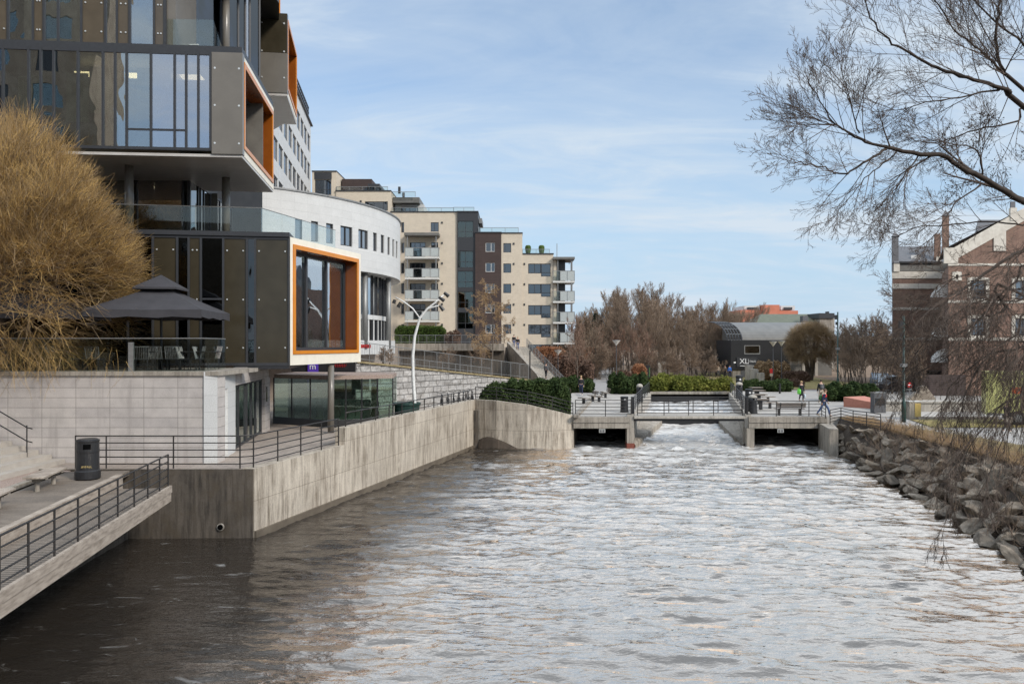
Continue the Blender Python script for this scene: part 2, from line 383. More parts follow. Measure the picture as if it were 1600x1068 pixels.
flat('lamp_glass', (.7,.68,.64), .3); flat('green_pole', (.018,.05,.042), .45); flat('rust', (.20,.06,.04), .9)
# ------------------------------------------------------------------ camera, light, sky
cam = bpy.data.cameras.new('camera'); co = bpy.data.objects.new('camera', cam); COL.objects.link(co)
co.location = (0,0,HC); co.rotation_euler = (rad(90),0,0); cam.lens = 28.0; cam.sensor_width = 36; cam.shift_y = 3/1600
cam.clip_end = 6000; cam.clip_start = .1; SC.camera = co
SD = Vector((.66,-.58,.58)).normalized()
sl = bpy.data.lights.new('sun', 'SUN'); sl.energy = 2.15; sl.angle = rad(11.0); sl.color = (1,.93,.83)
so = bpy.data.objects.new('sun', sl); COL.objects.link(so); so.rotation_euler = (-SD).to_track_quat('-Z','Y').to_euler()
W = bpy.data.worlds.new('World'); SC.world = W; W.use_nodes = True; nt = W.node_tree; bg = nt.nodes['Background']
sky = N(nt, 'ShaderNodeTexSky'); sky.sky_type = 'NISHITA'; sky.sun_disc = False
sky.sun_elevation = math.asin(SD.z); sky.sun_rotation = math.atan2(SD.x, SD.y); sky.air_density = 1.0; sky.dust_density = .4; sky.ozone_density = 2.2
tc = N(nt, 'ShaderNodeTexCoord'); sp = N(nt, 'ShaderNodeSeparateXYZ'); nt.links.new(tc.outputs['Generated'], sp.inputs[0])
# project the view direction on a cloud layer
zz = N(nt, 'ShaderNodeMath', operation='MAXIMUM'); nt.links.new(sp.outputs['Z'], zz.inputs[0]); zz.inputs[1].default_value = 0.0
za = N(nt, 'ShaderNodeMath', operation='ADD'); nt.links.new(zz.outputs[0], za.inputs[0]); za.inputs[1].default_value = .16
vd = N(nt, 'ShaderNodeVectorMath', operation='DIVIDE'); nt.links.new(tc.outputs['Generated'], vd.inputs[0])
cz = N(nt, 'ShaderNodeCombineXYZ')
for i in range(3): nt.links.new(za.outputs[0], cz.inputs[i])
nt.links.new(cz.outputs[0], vd.inputs[1])
mp = N(nt, 'ShaderNodeMapping'); mp.inputs['Scale'].default_value = (.42,.95,.6); mp.inputs['Rotation'].default_value = (0,0,rad(-28)); mp.inputs['Location'].default_value = (1.9,8.8,0)
nt.links.new(vd.outputs[0], mp.inputs['Vector'])
f1 = noise_n(nt, mp.outputs[0], 1.0, 9, .58, .8); f2 = noise_n(nt, mp.outputs[0], 3.2, 8, .62, 1.2)
ad = N(nt, 'ShaderNodeMath', operation='MULTIPLY_ADD'); nt.links.new(f2, ad.inputs[0]); ad.inputs[1].default_value = .45; nt.links.new(f1, ad.inputs[2])
cl = ramp(nt, ad.outputs[0], [(.50,(.16,)*3),(.66,(.42,)*3),(.82,(1,)*3)])
hz = N(nt, 'ShaderNodeMapRange'); hz.inputs['From Min'].default_value = 0; hz.inputs['From Max'].default_value = .10; hz.inputs['To Min'].default_value = .40; hz.inputs['To Max'].default_value = 0
nt.links.new(sp.outputs['Z'], hz.inputs['Value'])
# added white sky above the view, brightening the water's reflections
ov = N(nt, 'ShaderNodeMapRange'); ov.inputs['From Min'].default_value = .40; ov.inputs['From Max'].default_value = .62; ov.inputs['To Min'].default_value = 0; ov.inputs['To Max'].default_value = .8
nt.links.new(sp.outputs['Z'], ov.inputs['Value'])
mx1 = N(nt, 'ShaderNodeMath', operation='MAXIMUM'); nt.links.new(cl, mx1.inputs[0]); nt.links.new(hz.outputs[0], mx1.inputs[1])
hz2_ = N(nt, 'ShaderNodeMapRange'); hz2_.inputs['From Min'].default_value = 0; hz2_.inputs['From Max'].default_value = .32; hz2_.inputs['To Min'].default_value = .95; hz2_.inputs['To Max'].default_value = .25
nt.links.new(sp.outputs['Z'], hz2_.inputs['Value']); hz2 = hz2_.outputs[0]
skb = mixc(nt, 1.0, sky.outputs[0], (1.15,1.15,1.18), 'MULTIPLY')
skc = mixc(nt, mx1.outputs[0], mixc(nt, hz2, skb, (2.9,4.35,5.85)), (4.7,5.4,6.1))
skc = mixc(nt, ov.outputs[0], skc, (8.9,10.1,11.5))
nt.links.new(skc, bg.inputs['Color']); bg.inputs['Strength'].default_value = .10
SC.view_settings.view_transform = 'Standard'; SC.view_settings.look = 'None'; SC.view_settings.gamma = 1; SC.view_settings.exposure = 0.52
SC.render.engine = 'CYCLES'; SC.cycles.max_bounces = 7; SC.cycles.diffuse_bounces = 3; SC.cycles.glossy_bounces = 4; SC.cycles.transparent_max_bounces = 24; SC.cycles.transmission_bounces = 4
SC.cycles.use_denoising = True; SC.cycles.denoising_prefilter = 'FAST'; SC.cycles.use_adaptive_sampling = False; SC.cycles.sample_clamp_indirect = 3.0; SC.cycles.caustics_reflective = False; SC.cycles.caustics_refractive = False

# ------------------------------------------------------------------ ground, river, banks
PZ = 2.16; EZ = 2.42
b = MB(); b.face([(-2500,-600,-1.6),(2500,-600,-1.6),(2500,4500,-1.6),(-2500,4500,-1.6)]); struct('ground', b, M['soil'])

# plan points
B = Vector((-9.2,28.3)); Cc = Vector((-2.46,52.7)); Dw = Vector((4.05,52.0)); Mw = Vector((1.35,50.6))
CL0, CL1 = Vector((7.94,52.0)), Vector((13.1,75.0)); CR0, CR1 = Vector((15.2,52.0)), Vector((20.4,75.0))
BR = [(20.4,52.2),(19.7,48.2),(17.3,32.6),(15.2,22.7),(13.6,14),(12.5,4)]     # waterline of the right bank
def bank_x(y):
    for (x0,y0),(x1,y1) in zip(BR[:-1], BR[1:]):
        if y1 <= y <= y0: return x1+(x0-x1)*(y-y1)/(y0-y1)
    return BR[0][0] if y > BR[0][1] else BR[-1][0]

def wave(x, y):
    """river surface height"""
    t = max(0.0, min(1.0, (y-40)/12)); calm = max(0.0, min(1.0, (x + 9.5 + (y-20)*.12)/7))
    amp = .027 + .080*calm + .08*t*t
    ca, sa = .995, .10
    u, v = x*ca - y*sa, x*sa + y*ca
    h = noise.noise(Vector((u*.32, v*1.0, 1.7)))*1.0 + noise.noise(Vector((u*.7+5, v*2.2, 4.2)))*.62 + noise.noise(Vector((u*1.8, v*5.0, 9.1)))*.27 + noise.noise(Vector((u*3.8, v*8.8, 3.3)))*.10
    rd = 1-abs(noise.noise(Vector((u*.45+20, v*1.75-9, 6.6))))*2.4; rd2 = 1-abs(noise.noise(Vector((u*1.1-2, v*3.8+3, 8.1))))*2.4
    h += max(0, rd)**2*.42 + max(0, rd2)**2*.22
    h *= amp
    # standing wave below the culverts
    ex = max(0.0, min(1.0, (x-1.5)/3))
    h += ex*.22*math.exp(-((y-50.4-.4*noise.noise(Vector((x*.7,0,0))))/.9)**2)*(1+.8*noise.noise(Vector((x*1.3,y,.5))))
    h += ex*.10*math.exp(-((y-47.5)/1.2)**2)
    # the chute between the plazas falls towards the pool
    if y > 51.0:
        yy = y-51.0; inside = (x > CL0.x-.3+(y-52)*.224) and (x < CR0.x+.3+(y-52)*.226)
        if inside: h = h*1.1 + (.085*yy if yy < 8.4 else 1.30 + .010*(yy-8.4))
    return h
def river_part(ys, xr):
    mb = MB(); rows = []
    for y in ys:
        x0, x1, n = xr(y); row = []
        for i in range(n+1):
            x = x0+(x1-x0)*i/n; row.append(len(mb.v)); mb.v.append((x, y, wave(x, y)))
        rows.append(row)
    for a, c in zip(rows[:-1], rows[1:]):
        for i in range(len(a)-1): mb.f.append((a[i], a[i+1], c[i+1], c[i])); mb.mi.append(0)
    return mb
ys = []; y = 8.0
while y < 76.0: ys.append(y); y += .045 + .0022*y
wr = river_part(ys, lambda y: (-16.0, 24.0, 480))

m, nt, bs = nm('water'); M['water'] = m
v = coords(nt, (1,1,1), (0,0,rad(-15)))
n1 = noise_n(nt, coords(nt, (.5,1.25,1), (0,0,rad(-8))), 2.8, 4, .55, .3); n2 = noise_n(nt, coords(nt, (.6,1.3,1), (0,0,rad(-8))), 10.0, 3, .5, .2)
hm = N(nt, 'ShaderNodeMath', operation='MULTIPLY_ADD'); nt.links.new(n2, hm.inputs[0]); hm.inputs[1].default_value = .24; nt.links.new(n1, hm.inputs[2])
bump(nt, bs, hm.outputs[0], 1.0, .043)
# foam: below the weir and culverts, and thin streaks carried down the river
sp = N(nt, 'ShaderNodeSeparateXYZ'); tc = N(nt, 'ShaderNodeTexCoord'); nt.links.new(tc.outputs['Object'], sp.inputs[0])
near = N(nt, 'ShaderNodeMapRange'); near.inputs['From Min'].default_value = 36; near.inputs['From Max'].default_value = 51.5; near.inputs['To Min'].default_value = 0; near.inputs['To Max'].default_value = .32
nt.links.new(sp.outputs['Y'], near.inputs['Value'])
side = N(nt, 'ShaderNodeMapRange'); side.inputs['From Min'].default_value = 0.5; side.inputs['From Max'].default_value = 5.0
nt.links.new(sp.outputs['X'], side.inputs['Value'])
pr = N(nt, 'ShaderNodeMath', operation='MULTIPLY'); nt.links.new(near.outputs[0], pr.inputs[0]); nt.links.new(side.outputs[0], pr.inputs[1])
fn = noise_n(nt, coords(nt, (.5,1.5,1), (0,0,rad(-15))), 1.3, 10, .68, 1.0)
fa = N(nt, 'ShaderNodeMath', operation='ADD'); nt.links.new(fn, fa.inputs[0]); nt.links.new(pr.outputs[0], fa.inputs[1])
foam = ramp(nt, fa.outputs[0], [(.60,(0,0,0)),(.71,(.32,)*3),(.90,(.88,)*3)])
col = mixc(nt, foam, (.019,.0145,.0105), (.66,.65,.63))
nt.links.new(col, bs.inputs['Base Color'])
rr = N(nt, 'ShaderNodeMapRange'); rr.inputs['To Min'].default_value = .06; rr.inputs['To Max'].default_value = .6; nt.links.new(foam, rr.inputs['Value']); nt.links.new(rr.outputs[0], bs.inputs['Roughness'])
bs.inputs['IOR'].default_value = 1.33
gl = N(nt, 'ShaderNodeBsdfGlossy'); gl.inputs['Roughness'].default_value = .03; gl.inputs['Color'].default_value = (1,.862,.735,1)
bn_ = bs.inputs['Normal'].links[0].from_socket; nt.links.new(bn_, gl.inputs['Normal'])
lw = N(nt, 'ShaderNodeLayerWeight'); lw.inputs['Blend'].default_value = .5; nt.links.new(bn_, lw.inputs['Normal'])
fr_ = ramp(nt, lw.outputs['Facing'], [(.36,(.03,)*3),(.49,(.22,)*3),(.60,(.88,)*3),(.85,(.98,)*3)])
fi = N(nt, 'ShaderNodeMath', operation='SUBTRACT', use_clamp=True); nt.links.new(fr_, fi.inputs[0]); nt.links.new(foam, fi.inputs[1])
# sky reflection painted by position: full and pale midstream, faint along the left bank
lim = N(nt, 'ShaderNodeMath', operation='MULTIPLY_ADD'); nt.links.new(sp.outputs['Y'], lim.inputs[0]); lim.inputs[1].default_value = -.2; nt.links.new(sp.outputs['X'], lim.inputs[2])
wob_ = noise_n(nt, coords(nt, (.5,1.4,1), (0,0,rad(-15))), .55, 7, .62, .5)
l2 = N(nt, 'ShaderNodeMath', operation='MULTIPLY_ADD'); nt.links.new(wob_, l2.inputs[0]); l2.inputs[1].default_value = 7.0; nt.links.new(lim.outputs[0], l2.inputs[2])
refl_mask = N(nt, 'ShaderNodeMapRange', interpolation_type='SMOOTHSTEP'); refl_mask.inputs['From Min'].default_value = -7.8; refl_mask.inputs['From Max'].default_value = -2.4; refl_mask.inputs['To Min'].default_value = .07; refl_mask.inputs['To Max'].default_value = 1.0
nt.links.new(l2.outputs[0], refl_mask.inputs['Value'])
fc = N(nt, 'ShaderNodeMath', operation='MULTIPLY'); nt.links.new(fi.outputs[0], fc.inputs[0]); nt.links.new(refl_mask.outputs[0], fc.inputs[1])
cw = N(nt, 'ShaderNodeMath', operation='MULTIPLY'); nt.links.new(refl_mask.outputs[0], cw.inputs[0]); cw.inputs[1].default_value = .55
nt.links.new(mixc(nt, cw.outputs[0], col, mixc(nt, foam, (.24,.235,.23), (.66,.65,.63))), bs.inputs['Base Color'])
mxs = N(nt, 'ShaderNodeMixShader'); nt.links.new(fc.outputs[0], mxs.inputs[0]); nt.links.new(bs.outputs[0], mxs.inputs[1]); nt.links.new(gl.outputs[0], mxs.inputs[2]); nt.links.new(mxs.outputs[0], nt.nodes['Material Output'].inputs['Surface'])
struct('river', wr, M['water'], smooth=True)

# the terraces of land
def slab(name, poly, z, mat, th=3.6): b = MB(); b.prism(poly, z-th, z); return struct(name, b, mat)
slab('plaza', [(-2.46,52.8),(Dw.x,52.05),(CL0.x,52.05),(CL1.x,75.0),(CR1.x,75.0),(CR0.x,52.05),(22.5,52.05),(60,52),(160,60),(260,420),(-260,420),(-60,96),(-9.5,60)], PZ, M['paving'], .68)
slab('esplanade', [(-60,28.3),(-16.2,28.3),(B.x,28.3),(Cc.x,52.7),(-9.4,60),(-60,96)], EZ, M['paving_brown'])
slab('gravel_yard', [(-60,8),(-12.75,8),(-15.66,28.29),(-60,28.29)], EZ, M['gravel'])
b = MB()                                                      # right bank land
rb = [(21.4,52.0),(21.2,44),(20.6,34),(19.6,25),(18.0,14),(17.0,4)]
poly = [(x,y) for x,y in rb][::-1] + [(22.5,52.0),(60,51.9),(260,60),(260,4)]
b.prism(poly[:], -1.5, PZ-.03); struct('right_bank', b, M['dry_grass'])
b = MB()                                                      # sloping bed under the boulders
for (xa,ya),(xb,yb) in zip(rb[:-1], rb[1:]):
    b.face([(xa,ya,PZ-.12),(xb,yb,PZ-.12),(bank_x(yb)-.1,yb,-.9),(bank_x(ya)-.1,ya,-.9)])
struct('bank_slope', b, M['soil'])
def sheet(name, poly, z, mat): b = MB(); b.face([(p[0],p[1],z) for p in poly]); return struct(name, b, mat)
# right: grey path, lawns, street
sheet('path', [tuple(G(1212,608,PZ).xy),tuple(G(1192,655,PZ).xy)][::-1][:0] + [(19.6,52.15),(24.0,52.15),(40,66),(44,90),(30,92),(24.4,76)], PZ+.004, M['asphalt_pale'])
p2 = [(22.0,52.0),(21.9,47.5),(23.5,42),(24.6,33),(26.0,20),(26,6),(31,6),(30.5,30),(30.5,42),(40,51.9)]
sheet('path', p2, PZ-.025, M['asphalt_pale'])
sheet('street', [(31.6,6),(31.4,30),(31.6,42),(40,58),(52,86),(58,110),(140,110),(140,6)], PZ+.008, M['asphalt'])
sheet('lawn', [(24.6,84),(40,84),(44,130),(30,130)], PZ+.010, M['lawn'])
sheet('park_ground', [(-22,86),(24.0,80.5),(70,90),(200,100),(220,200),(240,415),(-240,415),(-60,100)], PZ+.006, M['litter'])
sheet('path', [tuple(G(905,621,PZ).xy), tuple(G(960,606,PZ).xy), tuple(G(953,589,PZ).xy), tuple(G(960,573,PZ).xy), tuple(G(945,573,PZ).xy), tuple(G(925,588,PZ).xy), tuple(G(893,610,PZ).xy)], PZ+.012, M['asphalt'])
# upper street level on the left
slab('upper_street', [(-13.4,95),(-1.0,95),(1.0,107),(2.5,118),(12,118),(12,150),(-200,150),(-200,64),(-17.5,64)], 6.5, M['paving_brown'], 6)
b = MB()                                                      # far hills
for i in range(60):
    x0, x1 = -900+30*i*1.0, -900+30*(i+1)
    def hh(x): return 4 + 22*max(0, noise.noise(Vector((x*.004, 3.3, 0)))+.55) + 3*noise.noise(Vector((x*.03, 1, 0)))
    b.face([(x0,700,-1.5),(x1,700,-1.5),(x1,760,hh(x1)),(x0,760,hh(x0))]); b.face([(x0,760,hh(x0)),(x1,760,hh(x1)),(x1,1200,hh(x1)*1.3),(x0,1200,hh(x0)*1.3)])
struct('hills', b, M['litter'])
# ------------------------------------------------------------------ river wall, railings, boardwalk
def poly_wall(name, label, cat, segs, mat, th, capm=None, group=None):
    """wall along plan points (x,y,ztop); solid towards the land (left of travel)"""
    b = MB(); cap = MB()
    for (xa,ya,za),(xb,yb,zb) in zip(segs[:-1], segs[1:]):
        a = Vector((xa,ya)); c = Vector((xb,yb)); u = (c-a).normalized(); n = Vector((-u.y,u.x))*th
        for q in ([(xa,ya,-1.5),(xb,yb,-1.5),(xb,yb,zb),(xa,ya,za)], [(xa,ya,za),(xb,yb,zb),(xb+n.x,yb+n.y,zb),(xa+n.x,ya+n.y,za)],
                  [(xa+n.x,ya+n.y,-1.5),(xa+n.x,ya+n.y,za),(xb+n.x,yb+n.y,zb),(xb+n.x,yb+n.y,-1.5)],
                  [(xa,ya,-1.5),(xa,ya,za),(xa+n.x,ya+n.y,za),(xa+n.x,ya+n.y,-1.5)], [(xb,yb,-1.5),(xb+n.x,yb+n.y,-1.5),(xb+n.x,yb+n.y,zb),(xb,yb,zb)]): b.face(q)
    return tag(b.build(name, mat), label, cat, group)
ub = (Cc-B).normalized()
def bc(t): q = B.lerp(Cc, t); return q
tS = (34.9-B.y)/(Cc.y-B.y); S1 = bc(tS)
o1 = .06
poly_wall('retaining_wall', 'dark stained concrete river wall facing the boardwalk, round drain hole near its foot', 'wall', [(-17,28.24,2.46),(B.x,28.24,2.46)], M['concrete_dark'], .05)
b = MB(); b.tube([(-10.32,28.17,.42),(-10.32,28.3,.42)], .125, 18); b.k = 1; b.tube([(-10.32,28.155,.42),(-10.32,28.18,.42)], .10, 18)
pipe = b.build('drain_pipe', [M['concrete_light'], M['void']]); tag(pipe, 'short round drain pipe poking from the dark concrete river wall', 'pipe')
w2 = thing('retaining_wall', 'long pale streaked concrete river wall carrying the promenade, with a raised step in its top', 'wall', (B.x,B.y,0))
def seg_wall(a, c, z0, z1, th, mat, name, par, off=0.0):
    b = MB(); u = (c-a).normalized(); n = Vector((-u.y,u.x)); a2 = a - n*off; c2 = c - n*off
    pl = [(a2.x,a2.y),(c2.x,c2.y),((c+n*th).x,(c+n*th).y),((a+n*th).x,(a+n*th).y)]
    b.prism(pl, z0, z1); return b.build(name, mat, par, world=True)
seg_wall(B, S1, -1.5, 2.47, .45, M['concrete_wall'], 'lower_section', w2, .05)
seg_wall(S1, Cc, -1.5, 3.22, .42, M['concrete_wall'], 'raised_section', w2, .055)
seg_wall(B, bc(.985), -1.5, .26, .2, M['wet_stain'], 'footing', w2, .14)
b = MB(); q = bc(.985); b.prism([(q.x+.02,q.y-.1),(q.x+.33,q.y-.1),(q.x+.33,q.y+.3),(q.x+.02,q.y+.3)], -1.5, 2.55); b.build('pilaster', M['concrete_dark'], w2, world=True)
w3 = thing('retaining_wall', 'bulging pale concrete wall below the clipped yew hedge, joining the culvert', 'wall', (Cc.x,Cc.y,0))
b = MB(); pts = [(Cc.x,52.5,3.24),(-1.0,51.5,3.22),(1.0,51.0,3.0),(2.6,51.2,2.62),(4.02,51.9,2.22)]
for (xa,ya,za),(xb,yb,zb) in zip(pts[:-1], pts[1:]):
    b.face([(xa,ya,-1.5),(xb,yb,-1.5),(xb,yb,zb),(xa,ya,za)]); b.face([(xa,ya,za),(xb,yb,zb),(xb,yb+.5,zb),(xa,ya+.5,za)]); b.face([(xa,ya+.5,-1.5),(xa,ya+.5,za),(xb,yb+.5,zb),(xb,yb+.5,-1.5)])
b.build('wall', M['concrete_wall'], w3, world=True)
b = MB(); R2 = random.Random(3)
prof = [(-2.2,.62),(-1.9,.78),(-1.6,.86),(-1.25,.84),(-.9,.74),(-.5,.6),(-.1,.42),(.3,.22),(.7,.05)]
for (xa,za),(xb,zb) in zip(prof[:-1], prof[1:]):
    def yf(x): return 52.5-(x+2.46)*.69 if x < -1 else 51.5-(x+1)*.25
    b.face([(xa,yf(xa)-.6,-.3),(xb,yf(xb)-.6,-.3),(xb,yf(xb)-.02,zb),(xa,yf(xa)-.02,za)])
b.build('silt_bank', M['soil'], w3, world=True)

def railing(name, label, pts, h, nr, group=None, r=.022, pr=.028, mat=None, bars=None, lean=0, lowest=.16, cat='railing', postskip=()):
    mat = mat or M['rail_metal']; p0 = Vector(pts[0]); t = thing(name, label, cat, tuple(p0), 0, group)
    pts = [Vector(p) for p in pts]
    for i, p in enumerate(pts):
        if i in postskip: continue
        MB().tube([p, p+Vector((0,0,h+.01))], pr, 6).build('post', mat, t, world=True)
    for k in range(nr):
        z = lowest + (h-lowest)*k/max(nr-1,1)
        MB().tube([p+Vector((0,0,z)) for p in pts], r*(1.15 if k == nr-1 else 1), 6).build('rail', mat, t, world=True, smooth=True)
    if bars:
        b = MB()
        for a, c in zip(pts[:-1], pts[1:]):
            n = max(1, int((c-a).length/bars))
            for i in range(1, n): q = a.lerp(c, i/n); b.tube([q+Vector((0,0,lowest)), q+Vector((0,0,h))], .009, 4, False)
        b.build('bar', mat, t, world=True)['kind'] = 'stuff'
    return t
y0 = 28.42
rp = [(XY(px,y0)[0], y0, 2.46) for px in (118,166,271,375)]
inw = Vector((-ub.y, ub.x))*.16
def on_wall(px, z, off=.16):
    # point on the promenade edge line seen at column px
    k = (px-CX)/F; o = B + Vector((-ub.y,ub.x))*off
    t = (k*o.y - o.x)/(ub.x - k*ub.y); q = o + ub*t; return (q.x, q.y, z)
rp += [on_wall(px, 2.47) for px in (396,434,470,502,529)]
railing('railing', 'dark five-bar steel railing along the promenade corner behind the litter bin', rp, 1.16, 5)
railing('railing', 'low two-bar railing standing on the raised part of the river wall', [on_wall(px, 3.22) for px in (540,564,587,608,628,646,663,678,692,705,716,727,737)], .62, 2)
railing('railing', 'dark railing running along the wall top in front of the clipped yew hedge', [(-2.4,52.6,3.22),(-1.0,51.7,3.22),(1.0,51.2,2.98),(2.6,51.4,2.62),(3.98,52.06,2.2)], .85, 4)
# boardwalk
ta, tb = Vector((-9.2,11.5)), Vector((-11.35,26.6)); wu = (tb-ta).normalized(); wn = Vector((-wu.y,wu.x))
def bw(off, y): t = (y-ta.y)/wu.y; q = ta + wu*t + wn*off; return q
bwrz = math.atan2(wu.y, wu.x)
bt = thing('boardwalk', 'two-level weathered timber boardwalk hanging over the dark water', 'boardwalk', (ta.x,ta.y,0), bwrz)
L = (tb-ta).length
b = MB(); b.box(0,L,.10,1.75,2.02,2.10); b.build('lower_deck', M['planks'], bt)
# the upper deck's far end meets the promenade corner
b = MB(); b.box(0,L+1.9,1.95,4.2,2.26,2.42); b.build('upper_deck', M['planks'], bt)
b = MB(); b.box(0,L+.6,1.75,1.95,2.0,2.50); b.build('kerb_beam', M['timber'], bt)
b = MB(); b.box(0,L,0,.10,1.95,2.18); b.build('edge_board', M['timber'], bt)
b = MB(); b.box(0,L,.03,.10,1.66,1.93); b.build('edge_board', M['timber'], bt)
b = MB()
for i in range(6): b.box(i*2.9,i*2.9+.2,.15,4.1,1.72,2.01)
b.build('joist', M['timber'], bt)['kind'] = 'stuff'
zz_ = 2.18
railing('railing', 'slanting five-bar railing along the outer edge of the boardwalk', [tuple(bw(.10, y))+(2.10,) for y in (13.0,14.15,15.3,16.5,17.75,19.05,20.4,21.75,23.1,24.35,25.55,26.5)], 1.12, 5, lowest=.2)
poly_wall('retaining_wall', 'hidden dark bank wall behind the boardwalk', 'wall', [(-13.6,28.2,2.0),(-12.2,8,2.0)][::-1], M['concrete_dark'], .4)
b = MB(); q0, q1 = bw(4.25, 12), bw(4.25, 28.2); b.bar((q0.x,q0.y,2.47),(q1.x,q1.y,2.47),.22,.14); tag(b.build('kerb', M['concrete']), 'low concrete kerb between the gravel yard and the boardwalk', 'kerb')

# litter bin on the boardwalk
def round_bin(name, label, loc, s=1.0, group=None, mat='dark_metal', domed=False):
    t = thing(name, label, 'litter bin', loc, 0, group)
    b = MB(); b.lathe([(.37*s,0),(.39*s,.02*s),(.39*s,.22*s),(.35*s,.25*s),(.345*s,.72*s),(.355*s,.74*s),(.355*s,.80*s)], n=24); b.build('body', M[mat], t, smooth=False)
    b = MB(); b.lathe([(.345*s,.80*s),(.345*s,1.0*s),(.36*s,1.03*s),(.36*s,1.06*s),(.30*s,1.09*s),(.02,1.10*s if not domed else 1.18*s)], n=24); b.build('lid', M[mat], t)
    b = MB()
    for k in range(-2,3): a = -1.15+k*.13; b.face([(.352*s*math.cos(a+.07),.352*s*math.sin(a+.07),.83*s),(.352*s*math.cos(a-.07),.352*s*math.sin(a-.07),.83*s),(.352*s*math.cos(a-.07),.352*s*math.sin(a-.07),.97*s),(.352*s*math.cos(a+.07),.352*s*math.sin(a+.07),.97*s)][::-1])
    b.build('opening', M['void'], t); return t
q = G(137,747,2.44)
bn = round_bin('litter_bin', 'large dark round litter bin on the boardwalk beside the railing end', (q.x,q.y,2.44), 1.18); bn.scale = (.86,.86,1.02)
def text(s, size, mat, parent, loc, rot, name='lettering', ext=.003, align='CENTER', sx=1):
    cu = bpy.data.curves.new(name, 'FONT'); cu.body = s; cu.size = size; cu.extrude = ext; cu.align_x = align; cu.align_y = 'CENTER'
    tmp = bpy.data.objects.new(name, cu); me = bpy.data.meshes.new_from_object(tmp); bpy.data.objects.remove(tmp)
    me.materials.clear(); me.materials.append(mat)
    o = bpy.data.objects.new(name, me); COL.objects.link(o); o.parent = parent; o.location = loc; o.rotation_euler = rot; o.scale = (sx,1,1); return o
text('AVFALL', .10, M['gold'], bn, (.16,-.385,.42), (rad(90),0,rad(20)), sx=1.1)

# benches on the gravel
def slab_bench(label, loc, rz, L=2.0):
    t = thing('bench', label, 'bench', loc, rz, 'backless benches on the gravel yard')
    b = MB()
    for k in range(5): b.box(-L/2,L/2,-.30+k*.122,-.30+k*.122+.105,.43,.48)
    b.build('seat', M['timber'], t)
    for s in (-1,1):
        b = MB(); b.lathe([(.07,0),(.065,.30)], (s*L*.33,0,0), 10); b.prism([(s*L*.33-.06,-.28),(s*L*.33+.06,-.28),(s*L*.33+.06,.28),(s*L*.33-.06,.28)], .36, .43)
        b.prism([(s*L*.33-.06,-.12),(s*L*.33+.06,-.12),(s*L*.33+.06,.12),(s*L*.33-.06,.12)], .29, .36); b.build('leg', M['concrete'], t)
    return t
q = G(80,763,2.44); slab_bench('backless slatted bench nearest the round litter bin', (q.x-.35,q.y+.3,EZ), rad(101), 2.0)
q = G(25,797,2.44); slab_bench('backless slatted bench on the gravel, further from the litter bin', (q.x-.6,q.y-.3,EZ), rad(101), 2.2)
# steps and handrail against the stone wall
st = thing('steps', 'flight of stone steps at the picture edge below the granite wall', 'steps', (-19.2,27,EZ))
for i in range(7):
    x1 = XY(54-22*i, 28)[0]
    b = MB(); b.box(-26, x1, 26.0, 29.9, EZ+.17*i, EZ+.17*(i+1)); b.build('step', M['step_stone'], st, world=True)
hr = thing('handrail', 'double dark handrail rising with the steps by the granite wall', 'handrail', (-17.5,29.2,EZ))
xa = XY(42,29.2)[0]
b = MB(); b.tube([(xa,29.2,EZ),(xa,29.2,EZ+1.5)], .025, 6); b.build('post', M['dark_metal'], hr, world=True)
for z in (1.42,.92): b = MB(); b.tube([(xa+.2,29.2,EZ+z-.05),(xa,29.2,EZ+z),(xa-4.4,29.2,EZ+z+2.6)], .024, 6); b.build('rail', M['dark_metal'], hr, world=True)

# ------------------------------------------------------------------ granite terrace wall with its door, entrance glazing
TZ = 5.86
fw = Frame(-200, 30.0, 340, 30.0)
gw = thing('terrace_wall', 'smooth pale granite wall of long blocks carrying the restaurant terrace', 'wall', fw.loc(), fw.rz)
b = MB(); wall_mb(b, 0, fw.w, EZ-.1, TZ-.16, (), .8); b.build('wall', M['ashlar'], gw)
b = MB(); b.box(0, fw.w+.06, -.06, 4.6, TZ-.16, TZ); b.build('coping', M['concrete'], gw)
fs = Frame(340, 30.0, 420, 41.3)
gs = thing('terrace_wall', 'white stone return wall lit by the sun, with a narrow white door', 'wall', fs.loc(), fs.rz)
ud0, ud1 = fs.U(368), fs.U(414)
dr = fs.rect(348,608,356,715)
b = MB(); wall_mb(b, .0, ud0, EZ-.1, TZ-.01, [(dr[0],dr[1],EZ,dr[3])], .5, .1); b.build('wall', M['white_tile'], gs)
b = MB(); b.box(dr[0],dr[1],.07,.12,EZ,dr[3]); d = b.build('door', M['white_paint'], gs); b = MB(); b.bar((dr[0]+.15,.03,EZ+.7),(dr[0]+.15,.03,EZ+1.35),.03); b.build('handle', M['galv'], d)
zl = fs.hit(400,598)[1]; zl = EZ+2.75
b = MB(); wall_mb(b, ud0, fs.w, zl, TZ-.01, (), .5, .1); b.build('lintel', M['ashlar'], gs)
b = MB(); wall_mb(b, ud1, fs.w+.35, EZ-.1, zl-.003, (), .5, .1); b.build('pier', M['ashlar'], gs)
eg = thing('entrance_doors', 'dark framed glass entrance doors between the white wall and the pavilion', 'glass doors', fs.loc(), fs.rz)
b = MB(); b.box(ud0,ud1,.32,.38,EZ,zl); 
W_ = ud1-ud0
pan = MB(); pan.box(ud0+.1,ud1-.1,.20,.215,EZ+.1,zl-.1); 
fr = MB()
for k, wv in ((0,.16),(.20,.05),(.42,.34),(.62,.06),(.78,.07),(.97,.16)): u = ud0+W_*k; fr.box(u,u+wv,.14,.26,EZ,zl)
fr.box(ud0,ud1,.15,.25,zl-.12,zl-.002); fr.box(ud0,ud1,.15,.25,EZ+.002,EZ+.1)
